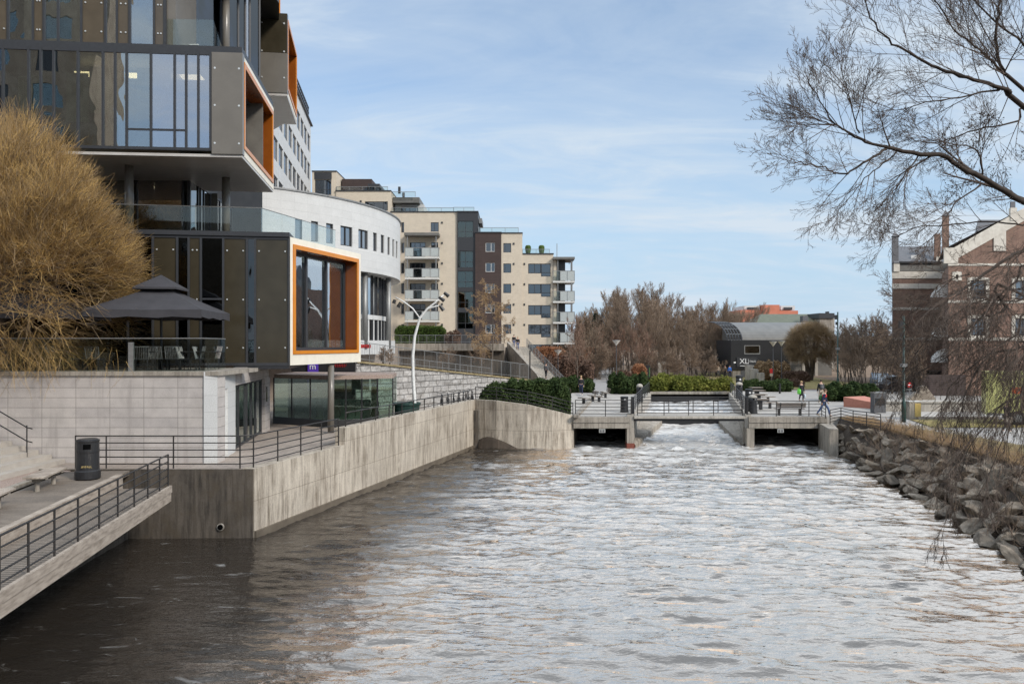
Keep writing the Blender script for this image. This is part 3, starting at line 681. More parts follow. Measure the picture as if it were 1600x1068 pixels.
f_ = fr.build('door_frame', M['win_frame'], eg); pan.build('pane', M['glass_pane'], f_)
hb = MB(); u = ud0+W_*.74; hb.bar((u,.08,EZ+.9),(u,.08,EZ+1.7),.03); hb.bar((u+.5,.08,EZ+.9),(u+.5,.08,EZ+1.7),.03); hb.build('handle', M['galv'], eg)
b = MB(); b.box(ud0,ud1,2.5,2.6,EZ,zl); b.build('lobby_back_wall', M['interior'], eg)
b = MB(); u = ud1+.25; b.box(u,u+.35,-.03,0,EZ+1.55,EZ+2.3); tag(b.build('notice_board', M['panel_brown'], origin=None), 'small brown notice board on the stone pier by the entrance', 'notice')
bpy.data.objects['notice_board'].location = fs.loc(); bpy.data.objects['notice_board'].rotation_euler = (0,0,fs.rz)

# glass pavilion
pv0, pv1, pv2 = Vector(XY(428,44.9)), Vector(XY(515,42.6)), Vector(XY(614,44.3))
RZ_ = 5.20
pv = thing('glass_pavilion', 'low glass pavilion with a gravel roof beside the promenade', 'pavilion', (pv1.x,pv1.y,EZ))
b = MB(); pl = [(pv0.x,pv0.y),(pv1.x,pv1.y),(pv2.x,pv2.y),(-6.9,47.6),(-13.2,48.5)]
b.prism(pl, RZ_-.22, RZ_); b.build('roof', M['gravel'], pv, world=True)
b = MB(); b.prism([(p[0]*.999,p[1]) for p in pl], EZ+.004, EZ+.10); b.build('floor', M['concrete'], pv, world=True)
for (pa, pb, n) in ((pv0,pv1,3),(pv1,pv2,4),(pv2,Vector((-6.9,47.6)),2)):
    for i in range(n):
        a = pa.lerp(pb, i/n); c = pa.lerp(pb, (i+1)/n)
        b = MB(); b.bar((a.x,a.y,EZ+.4+(RZ_-EZ-.62)/2),(c.x,c.y,EZ+.4+(RZ_-EZ-.62)/2),.02,RZ_-EZ-.62); b.build('pane', M['glass_pavilion'], pv, world=True)
        b = MB(); b.bar((a.x,a.y,EZ),(a.x,a.y,RZ_-.2),.07,.07); b.build('mullion', M['dark_metal'], pv, world=True)
    b = MB(); b.bar((pa.x,pa.y,EZ+.2),(pb.x,pb.y,EZ+.2),.14,.4); b.build('plinth', M['dark_metal'], pv, world=True)
b = MB(); b.prism([(pv0.x+.4,pv0.y+2.2),(pv2.x-1.6,pv2.y+1.9),(pv2.x-1.6,pv2.y+2.0),(pv0.x+.4,pv0.y+2.3)], EZ+.1, EZ+1.25); b.build('inner_parapet', M['white_paint'], pv, world=True)
b = MB(); b.prism([(pv0.x+1.2,pv0.y+2.9),(pv2.x-1.8,pv2.y+2.6),(pv2.x-1.8,pv2.y+2.75),(pv0.x+1.2,pv0.y+3.05)], RZ_-1.0, RZ_-.24); b.build('fascia', M['white_paint'], pv, world=True)
b = MB()
for k in range(9):
    x = pv1.x-1.1+k*.42; y = pv1.y+1.55+.05*k
    b.tube([(x,y,EZ+.4),(x+.05,y,EZ+.6),(x-.02,y,EZ+.85),(x+.05,y,EZ+1.1),(x,y,EZ+1.3)], .025, 5)
b.build('chair_row', M['dark_metal'], pv, world=True)
for px, d in ((455,46.2),(500,45.5),(585,46)):
    b = MB(); x, y = XY(px,d); b.box(x-.15,x+.15,y-.15,y+.15,EZ,RZ_-.2); b.build('column', M['concrete'], pv, world=True)
# shop front behind the pavilion, with the metro sign
sf = thing('shop_front', 'dark shop front behind the pavilion with a purple lit sign and red lettering', 'shop front', (-13,49.2,0))
b = MB(); x0, x1 = XY(455,49.3)[0], XY(555,49.3)[0]; b.box(x0,x1,49.3,49.6,EZ,6.2); b.build('wall', M['facade_dark'], sf, world=True)
b = MB(); xa, xb = XY(481,49.2)[0], XY(497,49.2)[0]; b.box(xa,xb,49.15,49.28,4.0,6.2); b.build('sign', M['purple'], sf, world=True)
tx = text('m', .55, M['sign_white'], sf, ((xa+xb)/2+13,-.07,5.5), (rad(90),0,0))
xa, xb = XY(521,49.2)[0], XY(540,49.2)[0]
rl = MB()
for k in range(7):
    u = xa+(xb-xa)*k/7; rl.tube([(u,49.27,5.45),(u+.04,49.27,5.62),(u+.10,49.27,5.50),(u+.13,49.27,5.66)], .012, 4)
rl.build('lettering', M['red_paint'], sf, world=True)

# ------------------------------------------------------------------ glass office building
off = thing('office_building', 'stacked glass and dark panel office block with jutting orange framed windows', 'office building', (-18,40,0))
def part_frame(fr, name, mb, mat): # build facade-local geometry as a part
    b = MB(); b.v = [tuple(fr.pt(*p)) for p in mb.v]; b.f = mb.f; b.mi = mb.mi; return b.build(name, mat, off, world=True)
def sub_frame(fr, name, mb, mat, par):
    b = MB(); b.v = [tuple(fr.pt(*p)) for p in mb.v]; b.f = mb.f; b.mi = mb.mi; return b.build(name, mat, par, world=True)
def strip_facade(fr, xs, kinds, z0, z1, boltz=(), y=0.0, mw=.09, transoms={}):
    """curtain wall: mullions at pixel columns xs; kinds per bay: 'g' glass,'d' dark glass,'o' olive panel,'p' grey panel,'s' sky glass,'b' brown"""
    mats = {'g':'glass_office','d':'glass_black','o':'panel_olive','p':'panel_grey','s':'glass_sky','b':'panel_brown'}
    us = [fr.U(x) for x in xs]
    mm = MB()
    for u in us: mm.box(u-mw/2, u+mw/2, y-.05, y+.10, z0, z1)
    mm.box(us[0], us[-1], y-.04, y+.09, z0-.002, z0+.12); mm.box(us[0], us[-1], y-.04, y+.09, z1-.12, z1+.002)
    frame = part_frame(fr, 'mullion', mm, M['win_frame']); frame['kind'] = 'stuff'
    for i, k in enumerate(kinds):
        a, c = us[i]+mw/2, us[i+1]-mw/2
        b = MB(); b.box(a, c, y, y+.03, z0+.1, z1-.1)
        if k in 'opb':
            b.k = 1
            for zb in boltz:
                for u in (a+.12, c-.12):
                    if c-a < .5 and u != a+.12: pass
                    b.tube([fr_local(u, y-.035, zb), fr_local(u, y+.01, zb)], .035, 8)
            part_frame(fr, 'panel', b, [M[mats[k]], M['bolt']])
        else:
            part_frame(fr, 'pane', b, M[mats[k]])
            for t in transoms.get(i, ()):
                tb = MB(); tb.box(a, c, y-.03, y+.06, t-.04, t+.04); part_frame(fr, 'transom', tb, M['win_frame'])
def fr_local(u, y, z): return (u, y, z)
# lower storey
fL = Frame(-60, 34.0, 452, 36.0)
zb0, zb1 = 5.93, 11.72
xsL = [-60,-10,40,90,150,200,239,277,295,314,349,386,399,451.5]
strip_facade(fL, xsL, ['d','d','o','d','d','d','o','d','o','d','o','d','o'], zb0, zb1, [fL.hit(400,392)[1], fL.hit(400,468)[1], fL.hit(400,543)[1]], transoms={9:[8.9]})
b = MB(); b.box(0, fL.w, 4.5, 4.6, zb0, zb1); part_frame(fL, 'inner_wall', b, M['facade_dark'])
b = MB(); b.box(fL.U(365), fL.w, -.02, 7.0, zb0-.16, zb0-.001); part_frame(fL, 'soffit', b, M['facade_dark'])
b = MB(); b.box(0, fL.w+.02, -.12, 7.2, zb1, zb1+.2); part_frame(fL, 'terrace_slab', b, M['win_frame'])
# river face of the lower box: cream frame, orange window
def orange_face(fr, z0, z1, trim=.28, rim=.22, dep=1.3, mulls=(.33,.62), trim_bottom=None, name='window_bay', us=0.0):
    tb_ = trim_bottom or trim
    w = fr.w
    b = MB(); hole = (trim, w-trim, z0+tb_, z1-trim); wall_mb(b, us, w, z0, z1, [hole], .5, .25, back=False); bay = part_frame(fr, name, b, M['cream_trim'])
    a, c, p, q = hole
    r = MB(); r.box(a, a+rim, -.05, .02, p, q); r.box(c-rim, c, -.05, .02, p, q); r.box(a+rim, c-rim, -.05, .02, q-rim, q); r.box(a+rim, c-rim, -.05, .02, p, p+rim*.8)
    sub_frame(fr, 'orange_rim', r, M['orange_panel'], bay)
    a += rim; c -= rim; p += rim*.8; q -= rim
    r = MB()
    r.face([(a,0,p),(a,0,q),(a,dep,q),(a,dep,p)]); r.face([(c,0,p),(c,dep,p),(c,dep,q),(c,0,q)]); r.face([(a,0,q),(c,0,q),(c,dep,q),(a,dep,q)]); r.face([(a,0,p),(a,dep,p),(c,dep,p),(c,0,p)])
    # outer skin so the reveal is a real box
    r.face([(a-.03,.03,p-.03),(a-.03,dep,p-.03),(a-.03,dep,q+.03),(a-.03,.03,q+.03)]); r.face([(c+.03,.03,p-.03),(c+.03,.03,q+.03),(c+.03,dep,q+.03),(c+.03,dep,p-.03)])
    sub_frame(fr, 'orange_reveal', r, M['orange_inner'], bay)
    f = MB(); fw_ = .12
    for u in (a, c-fw_): f.box(u, u+fw_, dep-.1, dep, p, q)
    for m in mulls: u = a+(c-a)*m; f.box(u, u+fw_*1.3, dep-.1, dep, p, q)
    f.box(a+.1, c-.1, dep-.098, dep-.002, q-.12, q); f.box(a+.1, c-.1, dep-.098, dep-.002, p, p+.14)
    sub_frame(fr, 'window_frame', f, M['win_frame'], bay)
    g = MB(); g.box(a, c, dep+.02, dep+.04, p, q); sub_frame(fr, 'pane', g, M['glass_office'], bay)
    g = MB(); g.box(a-.02, c+.02, dep+2.2, dep+2.3, p-.02, q+.02); sub_frame(fr, 'room_wall', g, M['facade_dark'], bay)
    return bay
fO = Frame(452, 36.0, 563.7, 43.0)
orange_face(fO, zb0, 11.74, .30, .20, .75, (.34,.66), .50)
# floor of the terrace above (level 1) with recessed glazing
TZ1 = 11.92
fM = Frame(-60, 38.6, 296, 38.9)
strip_facade(fM, [-60,20,80,140,205,214,286,296], ['g','g','g','g','d','s','d'], TZ1, 15.0)
b = MB(); b.box(fM.U(235), fM.U(286), .5, .55, TZ1, 14.9); part_frame(fM, 'curtain', b, M['curtain'])
b = MB(); b.box(0, fM.w, 4.0, 4.1, TZ1, 15.0); part_frame(fM, 'inner_wall', b, M['interior'])
b = MB()
for px in (198,215): u = fM.U(px); b.box(u-.5,u+.5,1.2,1.8,14.75,14.8)
part_frame(fM, 'ceiling_lamp', b, M['lamp_panel'])
fM2 = Frame(296, 38.9, 362, 47.5)
strip_facade(fM2, [296,309,313,318,328,336,343,352,362], ['d','s','d','s','d','s','d','s'], TZ1, 15.0, mw=.12)
for px, d in ((202,35.6),(353,38.2)):
    b = MB(); x, y = XY(px, d); b.tube([(x,y,TZ1),(x,y,15.2)], .19, 14); b.build('column', M['panel_grey'], off, world=True, smooth=True)
# upper box
fU = Frame(-60, 33.0, 378.5, 34.0)
zu0, zu1 = 14.98, 19.28
xsU = [-60,5,45,64,84,122,161,180,198,236,273,291,310,329]
strip_facade(fU, xsU, ['g','g','g','g','g','g','g','g','g','s','s','s','s'], zu0+.12, zu1, transoms={8:[15.95],9:[15.95],10:[15.95]})
b = MB(); a = fU.U(331); b.box(a, fU.w+.02, -.03, .3, zu0, zu1+.02); b.k = 1
for py in (107,165,224):
    z = fU.hit(350,py)[1]
    for u in (a+.13, fU.w-.13): b.tube([(u,-.04,z),(u,.02,z)], .045, 8)
part_frame(fU, 'panel', b, [M['panel_grey'], M['bolt']])
b = MB(); b.box(0, fU.w-.35, 5.5, 5.6, zu0, zu1); part_frame(fU, 'inner_wall', b, M['interior'])
for xa_, xb_, za_, zb__ in ((8,44,1.2,3.4),(86,121,1.5,3.6),(123,160,1.9,3.9),(162,180,1.6,3.7),(200,235,2.6,3.9)):
    b = MB(); b.box(fU.U(xa_), fU.U(xb_), 1.0, 1.05, zu0+za_, zu0+zb__); part_frame(fU, 'blind', b, M['curtain'])
    b = MB(); b.box(fU.U(xa_), fU.U(xb_), 1.2, 1.25, zu0+.5, zu0+za_-.05); part_frame(fU, 'screen', b, M['teal'] if xa_ == 8 else M['interior'])
for px_ in (105,182,268):  # only the last lamp is real; the others are added to brighten the room
    b = MB(); u = fU.U(px_); b.box(u-.6,u+.6,2.0,2.6,zu1-.35,zu1-.3); part_frame(fU, 'ceiling_lamp', b, M['lamp_panel'])
b = MB(); b.box(0, fU.w-.02, .1, 7.9, zu0-.1, zu0-.002); b.v = [fU.pt(*p) for p in b.v]; 
fUo = Frame(378.5, 34.0, 427.5, 41.9)
b = MB(); so_ = [tuple(fU.pt(0,.05,0).xy), tuple(fU.pt(fU.w-.02,.05,0).xy), tuple(fUo.pt(fUo.w,.02,0).xy), tuple(fUo.pt(fUo.w,6,0).xy), tuple(fU.pt(0,9,0).xy)]
b.prism(so_, zu0-.12, zu0-.003); b.build('soffit', M['soffit'], off, world=True)
b = MB(); b.prism(so_, zu1+.02, zu1+.30); b.build('roof_slab', M['win_frame'], off, world=True)
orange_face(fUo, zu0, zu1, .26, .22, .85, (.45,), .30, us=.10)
# top storey
fT = Frame(-60, 33.6, 258, 34.3)
zt0 = 19.62
strip_facade(fT, [-60,-20,13,52,69,91,127.5,165,183,203,241,258], ['g','b','g','b','g','g','b','g','b','g','b'], zt0, 24.6, [fT.hit(100,3)[1], fT.hit(100,48)[1]])
b = MB(); b.box(0, fT.w, 5, 5.1, zt0, 24.6); part_frame(fT, 'inner_wall', b, M['interior'])
b = MB(); b.box(fT.w-.04, fT.w+.4, .12, 3.0, zt0, 24.6); part_frame(fT, 'panel', b, M['panel_grey'])
fT2 = Frame(262, 37.5, 405, 40.5)
strip_facade(fT2, [262,300,345,372,383,390,405], ['d','d','d','d','s','d'], zt0, 25.2)
b = MB(); pl = [XY(262,34.3), XY(330,34.3), XY(350,37.5), XY(350,39.5), XY(262,37.5)]
b = MB()
g0, g1, g2 = Vector(XY(262,34.4)), Vector(XY(333,34.5)), Vector(XY(352,39.0))
for a, c in ((g0,g1),(g1,g2)):
    b = MB(); b.bar((a.x,a.y,zt0+.65),(c.x,c.y,zt0+.65),.025,1.3); b.build('balustrade', M['glass_rail'], off, world=True)
b = MB(); b.bar((g0.x,g0.y,zt0-.06),(g1.x,g1.y,zt0-.06),.2,.2); b.build('balcony_edge', M['win_frame'], off, world=True)
b = MB(); x, y = XY(353,38.8); b.tube([(x,y,zt0-.3),(x,y,25)], .18, 12); b.build('column', M['panel_grey'], off, world=True, smooth=True)
b = MB(); x, y = XY(290,36.3)
b.tube([(x-.3,y,zt0),(x+.1,y,zt0+.9),(x+.6,y,zt0+.9)], .03, 5); b.tube([(x+.5,y,zt0),(x,y,zt0+.5)], .03, 5)
fold = b.build('folding_chair', M['white_paint']); tag(fold, 'folded white chair behind the glass of the upper balcony', 'chair')
# second orange box, further back
fV = Frame(405, 44.0, 448.5, 44.2)
zv0, zv1 = 20.8, 25.2
b = MB(); b.box(0, fV.w+.02, -.03, .3, zv0, zv0+2.2); b.k = 1
def bolts_(b, pys):
    b.k = 1
    for py in pys:
        z = fV.hit(420,py)[1]
        for u in (.15, fV.w-.15): b.tube([(u,-.06,z),(u,.02,z)], .05, 8)
bolts_(b, (121,)); part_frame(fV, 'panel', b, [M['panel_grey'], M['bolt']])
b = MB(); b.box(0, fV.w+.02, -.03, .3, zv0+2.215, zv1); bolts_(b, (36,80)); part_frame(fV, 'panel', b, [M['panel_olive'], M['bolt']])
fVo = Frame(448.5, 44.2, 463.5, 50.0)
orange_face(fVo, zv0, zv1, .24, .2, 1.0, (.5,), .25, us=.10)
sv = [tuple(fV.pt(0,.02,0).xy), tuple(fV.pt(fV.w,.02,0).xy), tuple(fVo.pt(fVo.w,.02,0).xy), tuple(fVo.pt(fVo.w,.8,0).xy), tuple(fV.pt(-.5,7.5,0).xy), tuple(fV.pt(-.5,.02,0).xy)]
b = MB(); b.prism(sv, zv0-.15, zv0-.003); b.build('soffit', M['soffit'], off, world=True)
# topmost floor above the balcony
fX = Frame(250, 35.5, 434, 41.8)
sx_ = [XY(240,34.4), XY(380,36.5), XY(436,42.0), XY(436,52), XY(240,46)]
b = MB(); b.prism(sx_, 24.85, 25.15); b.build('soffit', M['facade_dark'], off, world=True)
b = MB(); b.prism([(p[0]-.02,p[1]+.05) for p in sx_], 25.16, 29); b.build('top_floor', M['panel_grey'], off, world=True)
fXo = Frame(427, 41.4, 437, 47.5); orange_face(fXo, 25.16, 29, .2, .2, .8, (.5,), .2)
# dark core behind everything so no daylight shows through
b = MB(); b.prism([XY(-60,39.6), XY(240,40), XY(286,44.6), XY(340,48.2), XY(410,50.6), XY(410,60), XY(-60,60)], 5.9, 25); b.build('core', M['facade_dark'], off, world=True)
b = MB(); x, y = XY(517,40.2); b.tube([(x,y,EZ),(x,y,zb0-.1)], .16, 14); b.build('column', M['panel_grey'], off, world=True, smooth=True)
# balustrades
def glass_balustrade(name, label, pts, h, n):
    t = thing(name, label, 'balustrade', tuple(pts[0]))
    for a, c in zip(pts[:-1], pts[1:]):
        a = Vector(a); c = Vector(c)
        k = max(1, round((c-a).length/n))
        for i in range(k):
            p, q = a.lerp(c, i/k), a.lerp(c, (i+1)/k); e = (q-p).normalized()*.012
            b = MB(); b.bar(p+e+Vector((0,0,h/2)), q-e+Vector((0,0,h/2)), .02, h); b.build('pane', M['glass_rail'], t, world=True)
        b = MB(); b.tube([a+Vector((0,0,h)), c+Vector((0,0,h))], .022, 6); b.build('rail', M['galv'], t, world=True)
    return t
glass_balustrade('balustrade', 'glass balustrade round the first floor terrace above the orange window', [(*XY(-40,34.3),TZ1),(*XY(408,36.2),TZ1),(*XY(524,42.6),TZ1-.1)], 1.15, 1.7)
glass_balustrade('balustrade', 'glass balustrade in front of the restaurant terrace tables', [(*XY(-60,30.25),TZ),(*XY(320,30.3),TZ),(*XY(352,33.5),TZ)], 1.25, 2.0)
b = MB(); x, y = XY(205,30.3); b.box(x-.09,x+.09,y-.06,y+.06,TZ,TZ+1.1); tag(b.build('bollard', M['galv']), 'short grey post in the glass balustrade under the willow', 'post')
# terrace furniture
def parasol(label, px, d, w, zt):
    x, y = XY(px, d); t = thing('parasol', label, 'parasol', (x,y,TZ), rad(6), 'dark parasols on the restaurant terrace')
    H = zt-TZ; e = H-1.35; hw = w/2
    b = MB(); b.tube([(0,0,0),(0,0,H)], .05, 8); b.build('pole', M['dark_metal'], t)
    b = MB(); n = 4
    for k in range(4):
        a0, a1 = math.pi/4+k*math.pi/2, math.pi/4+(k+1)*math.pi/2
        c0 = Vector((math.cos(a0),math.sin(a0)))*hw*1.414; c1 = Vector((math.cos(a1),math.sin(a1)))*hw*1.414
        m = (c0+c1)/2
        for s in range(4):
            def L3(c, f, z): return (c.x*f, c.y*f, z)
            f0, f1 = .16+.84*s/4, .16+.84*(s+1)/4
            z0, z1 = H-.42-(H-.42-e)*(s/4)**.9, H-.42-(H-.42-e)*((s+1)/4)**.9
            b.face([L3(c0,f0,z0),L3(c0,f1,z1),L3(m,f1,z1-.03),L3(m,f0,z0-.01)]); b.face([L3(m,f0,z0-.01),L3(m,f1,z1-.03),L3(c1,f1,z1),L3(c1,f0,z0)])
        q0, q1 = c0*.995, c1*.995
        for s in range(8):
            a = c0.lerp(c1, s/8); c = c0.lerp(c1, (s+1)/8); sag = lambda tt: .035*(1-abs(2*tt-1))
            b.face([(a.x,a.y,e-sag(s/8)),(c.x,c.y,e-sag((s+1)/8)),(c.x*1.0,c.y*1.0,e-.30-.03*math.sin(s*2.1)),(a.x,a.y,e-.30-.03*math.sin((s-1)*2.1))][::-1])
        b.face([(0,0,H-.38),(c0.x*.16,c0.y*.16,H-.42),(c1.x*.16,c1.y*.16,H-.42)])
    b.build('canopy', M['parasol'], t)
    b = MB()
    for k in range(4):
        a0, a1 = math.pi/4+k*math.pi/2, math.pi/4+(k+1)*math.pi/2
        b.face([(0,0,H+.12),(math.cos(a0)*hw*.54,math.sin(a0)*hw*.54,H-.42),(math.cos(a1)*hw*.54,math.sin(a1)*hw*.54,H-.42)])
        b.face([(math.cos(a0)*hw*.54,math.sin(a0)*hw*.54,H-.42),(math.cos(a0)*hw*.54,math.sin(a0)*hw*.54,H-.50),(math.cos(a1)*hw*.54,math.sin(a1)*hw*.54,H-.50),(math.cos(a1)*hw*.54,math.sin(a1)*hw*.54,H-.42)])
    b.build('vent_canopy', M['parasol'], t)
    b = MB()
    for k in range(8):
        a = math.pi/4*k; L_ = hw*(1.38 if k % 2 else .98); b.tube([(0,0,H-.5),(math.cos(a)*L_,math.sin(a)*L_,e-.03)], .018, 4)
    b.build('rib', M['dark_metal'], t); return t
parasol('large charcoal parasol over the right end of the terrace, half hidden by the willow', 252, 32.0, 4.3, P(246,430,32.0).z-.1)
parasol('charcoal parasol almost hidden behind the golden willow', 40, 32.4, 5.0, P(40,432,32.4).z-.1)
def chair(mat='dark_metal'):
    t = thing('terrace_chair', 'dark wire-backed terrace chair behind the glass balustrade', 'chair', (0,0,0), 0, 'chairs on the restaurant terrace')
    b = MB(); b.box(-.24,.24,-.24,.24,.42,.47); b.build('seat', M[mat], t)
    b = MB(); 
    for k in range(9): x = -.24+.06*k; b.tube([(x,.24,.45),(x*1.05,.34,.92)], .01, 4)
    b.tube([(-.25,.24,.45),(-.27,.35,.93),(.27,.35,.93),(.25,.24,.45)], .018, 5); b.build('backrest', M['galv'], t)
    for sx in (-1,1):
        for sy in (-1,1): MB().tube([(sx*.22,sy*.22,0),(sx*.2,sy*.2,.43)], .016, 5).build('leg', M[mat], t)
    return t
def table():
    t = thing('terrace_table', 'small dark square table among the terrace chairs', 'table', (0,0,0), 0, 'tables on the restaurant terrace')
    b = MB(); b.box(-.4,.4,-.4,.4,.71,.75); b.build('table_top', M['dark_metal'], t)
    b = MB(); b.tube([(0,0,.03),(0,0,.71)], .035, 8); b.build('leg', M['dark_metal'], t); b = MB(); b.box(-.25,.25,-.25,.25,0,.03); b.build('base', M['dark_metal'], t); return t
ch0 = chair(); tb0 = table(); first = True
for i, (px, d, rz) in enumerate([(222,31.2,200),(234,31.6,20),(250,31.3,170),(262,32.0,-10),(272,31.4,190),(293,31.2,90),(305,31.7,-80),(318,31.5,100),(330,32.2,-90),(120,31.6,30),(150,31.4,180),(90,31.5,90)]):
    x, y = XY(px, d)
    if i == 0: ch0.location = (x,y,TZ); ch0.rotation_euler = (0,0,rad(rz))
    else: dup(ch0, (x,y,TZ), rad(rz))
for i, (px, d) in enumerate([(242,31.4),(281,31.6),(325,31.8),(105,31.9)]):
    x, y = XY(px, d)
    if i == 0: tb0.location = (x,y,TZ)
    else: dup(tb0, (x,y,TZ))
# ------------------------------------------------------------------ culverts, footbridge, canal
def wallbar(par, name, a, c, z0, z1, th, mat):
    b = MB(); b.bar((a[0],a[1],(z0+z1)/2),(c[0],c[1],(z0+z1)/2),th,z1-z0); return b.build(name, mat, par, world=True)
def culvert(label, xa, xb, sign_px):
    t = thing('culvert', label, 'culvert', (xa,52,0))
    b = MB(); b.box(xa-.05,xb+.05,51.72,52.04,1.42,PZ-.004); b.build('slab_edge', M['concrete_dark'] if False else M['concrete'], t, world=True)
    b = MB(); b.box(xa-.05,xb+.05,51.66,51.72,1.80,1.86); b.build('drip_band', M['concrete'], t, world=True)
    b = MB(); b.box(xa-.6,xb+.6,74.9,75.2,-1.5,1.47); b.build('back_wall', M['concrete_dark'], t, world=True)
    x, y = XY(sign_px, 51.7); b = MB(); b.box(x-.20,x+.20,51.74,51.78,1.14,1.38); s = b.build('sign_plate', M['plate_grey'], t, world=True)
    b = MB(); b.box(x-.15,x-.03,51.725,51.738,1.18,1.32); b.box(x+.03,x+.15,51.725,51.738,1.18,1.32); b.build('plate_mark', M['cloth_grey'], s, world=True)
    return t
cl_ = culvert('left culvert mouth under the plaza, with a white plate below its slab edge', 4.05, 7.62, 941)
wallbar(cl_, 'side_wall', (3.9,52.1),(7.0,74.8), -1.5, 1.47, .3, M['concrete_dark'])
b = MB(); b.box(7.48,7.94,51.75,52.5,-1.5,1.42); b.build('pier', M['concrete'], cl_, world=True)
b = MB(); b.box(7.46,7.96,51.73,52.52,-1.5,.45); b.build('pier_foot', M['rust'], cl_, world=True)
cr_ = culvert('right culvert mouth under the plaza, beside the boulder bank', 15.45, 20.4, 1220)
wallbar(cr_, 'side_wall', (20.5,52.1),(25.4,74.8), -1.5, 1.47, .3, M['concrete_dark'])
b = MB(); b.box(15.25,15.75,51.75,52.5,-1.5,1.42); b.build('pier', M['concrete'], cr_, world=True)
b = MB(); b.prism([(20.0,52.0),(19.25,48.3),(19.75,48.2),(20.9,52.0)], -1.5, 1.75); b.build('wing_wall', M['concrete'], cr_, world=True)
for nm_, a, c, s, lb in (('canal_wall',CL0,CL1,-1,'left concrete side wall of the weir channel between the plazas'),('canal_wall',CR0,CR1,1,'right concrete side wall of the weir channel between the plazas')):
    t = thing(nm_, lb, 'wall', (a.x,a.y,0))
    n = Vector((1,-.225)).normalized()*s*.22
    wallbar(t, 'wall', (a+n), (c+n), -1.5, 2.30, .40, M['concrete_light'])
    b = MB(); i = Vector((1,-.225)).normalized()*-s; q0, q1 = a, a.lerp(c, .345); i0, i1 = q0+i*.12, q1+i*1.6
    tp = [(q0.x,q0.y,.45),(q1.x,q1.y,1.45),(i1.x,i1.y,1.25),(i0.x,i0.y,.30)]; b.face(tp if s < 0 else tp[::-1]); b.face([(i0.x,i0.y,-1),(i0.x,i0.y,.30),(i1.x,i1.y,1.25),(i1.x,i1.y,-1)]); b.face([(q1.x,q1.y,-1),(i1.x,i1.y,-1),(i1.x,i1.y,1.25),(q1.x,q1.y,1.45)])
    b.build('apron', M['concrete'], t, world=True)
fb = thing('footbridge', 'short concrete footbridge over the weir channel on a dark beam', 'footbridge', (11.5,53,1.6))
b = MB(); b.box(7.96,15.18,51.9,54.6,2.03,PZ+.03); b.build('deck', M['concrete_light'], fb, world=True)
b = MB(); b.box(7.96,15.18,52.1,52.4,1.86,2.028); b.box(7.96,15.18,54.0,54.3,1.86,2.028); b.build('beam', M['black'], fb, world=True)
wb = thing('weir', 'dark weir sill crossing the channel behind the footbridge', 'weir', (12.5,60,0))
b = MB(); b.bar((9.6,59.5,.98),(17.0,59.5,.98),.3,.62); b.build('sill', M['black'], wb, world=True)
b = MB(); b.bar((12.9,74.9,1.72),(20.6,74.9,1.72),.3,.52); b.build('gate', M['black'], wb, world=True)  # black bar painting the dark void under the planter beam

def pts_px(l, z): return [(*XY(px, d), z) for px, d in l]
railing('railing', 'dark railing along the plaza edge over the left culvert', pts_px([(899,52.2),(946,52.2),(986,52.2)], PZ), 1.06, 5)
railing('railing', 'dark railing on the near side of the footbridge', pts_px([(996,52.2),(1037.6,52.2),(1076,52.2),(1115,52.2),(1160,52.2)], PZ+.05), 1.02, 5)
railing('railing', 'dark railing on the far side of the footbridge', pts_px([(1003,54.5),(1045,54.5),(1083,54.5),(1122,54.5),(1159,54.5)], PZ+.05), 1.05, 4, r=.016)
railing('railing', 'dark railing along the plaza edge over the right culvert, behind the bench', pts_px([(1166,52.2),(1213,52.2),(1264,52.2),(1284,52.2),(1290,50.6)], PZ), 1.0, 5)
railing('railing', 'dark railing at the grassy top of the boulder bank', [tuple(G(px,py,2.13)) for px,py in ((1297,663),(1314,659),(1333,664),(1354,667),(1376,671))], .86, 5)
for a, c, s, lb in ((CL0,CL1,-1,'left six-bar railing following the weir channel into the distance'),(CR0,CR1,1,'right six-bar railing following the weir channel into the distance')):
    n = Vector((1,-.225)).normalized()*s*.16
    pp = [a.lerp(c,k/6)+n for k in range(7)]; railing('railing', lb, [(q.x,q.y,2.30) for q in pp], 1.0, 6)
for px, d, lb in ((988.5,52.5,'dark steel gatepost left of the footbridge'),(1166,52.6,'dark steel gatepost right of the footbridge')):
    x, y = XY(px, d); b = MB(); b.box(x-.1,x+.1,y-.08,y+.08,PZ,PZ+1.22); b.box(x-.12,x+.12,y-.1,y+.1,PZ+1.22,PZ+1.26)
    tag(b.build('gatepost', M['dark_metal'], origin=(x,y,PZ)), lb, 'gatepost')
# planter over the canal
t = thing('planter', 'long concrete planter of junipers bridging the far end of the channel', 'planter', (16.5,76,1.9))
b = MB(); b.bar((13.0,75.2,2.18),(20.6,75.2,2.18),.4,.44); b.build('front_beam', M['concrete'], t, world=True)
b = MB(); b.prism([(13.2,75.4),(20.5,75.4),(21.4,79.5),(14.1,79.5)], 1.9, 2.34); b.build('soil_bed', M['soil'], t, world=True)

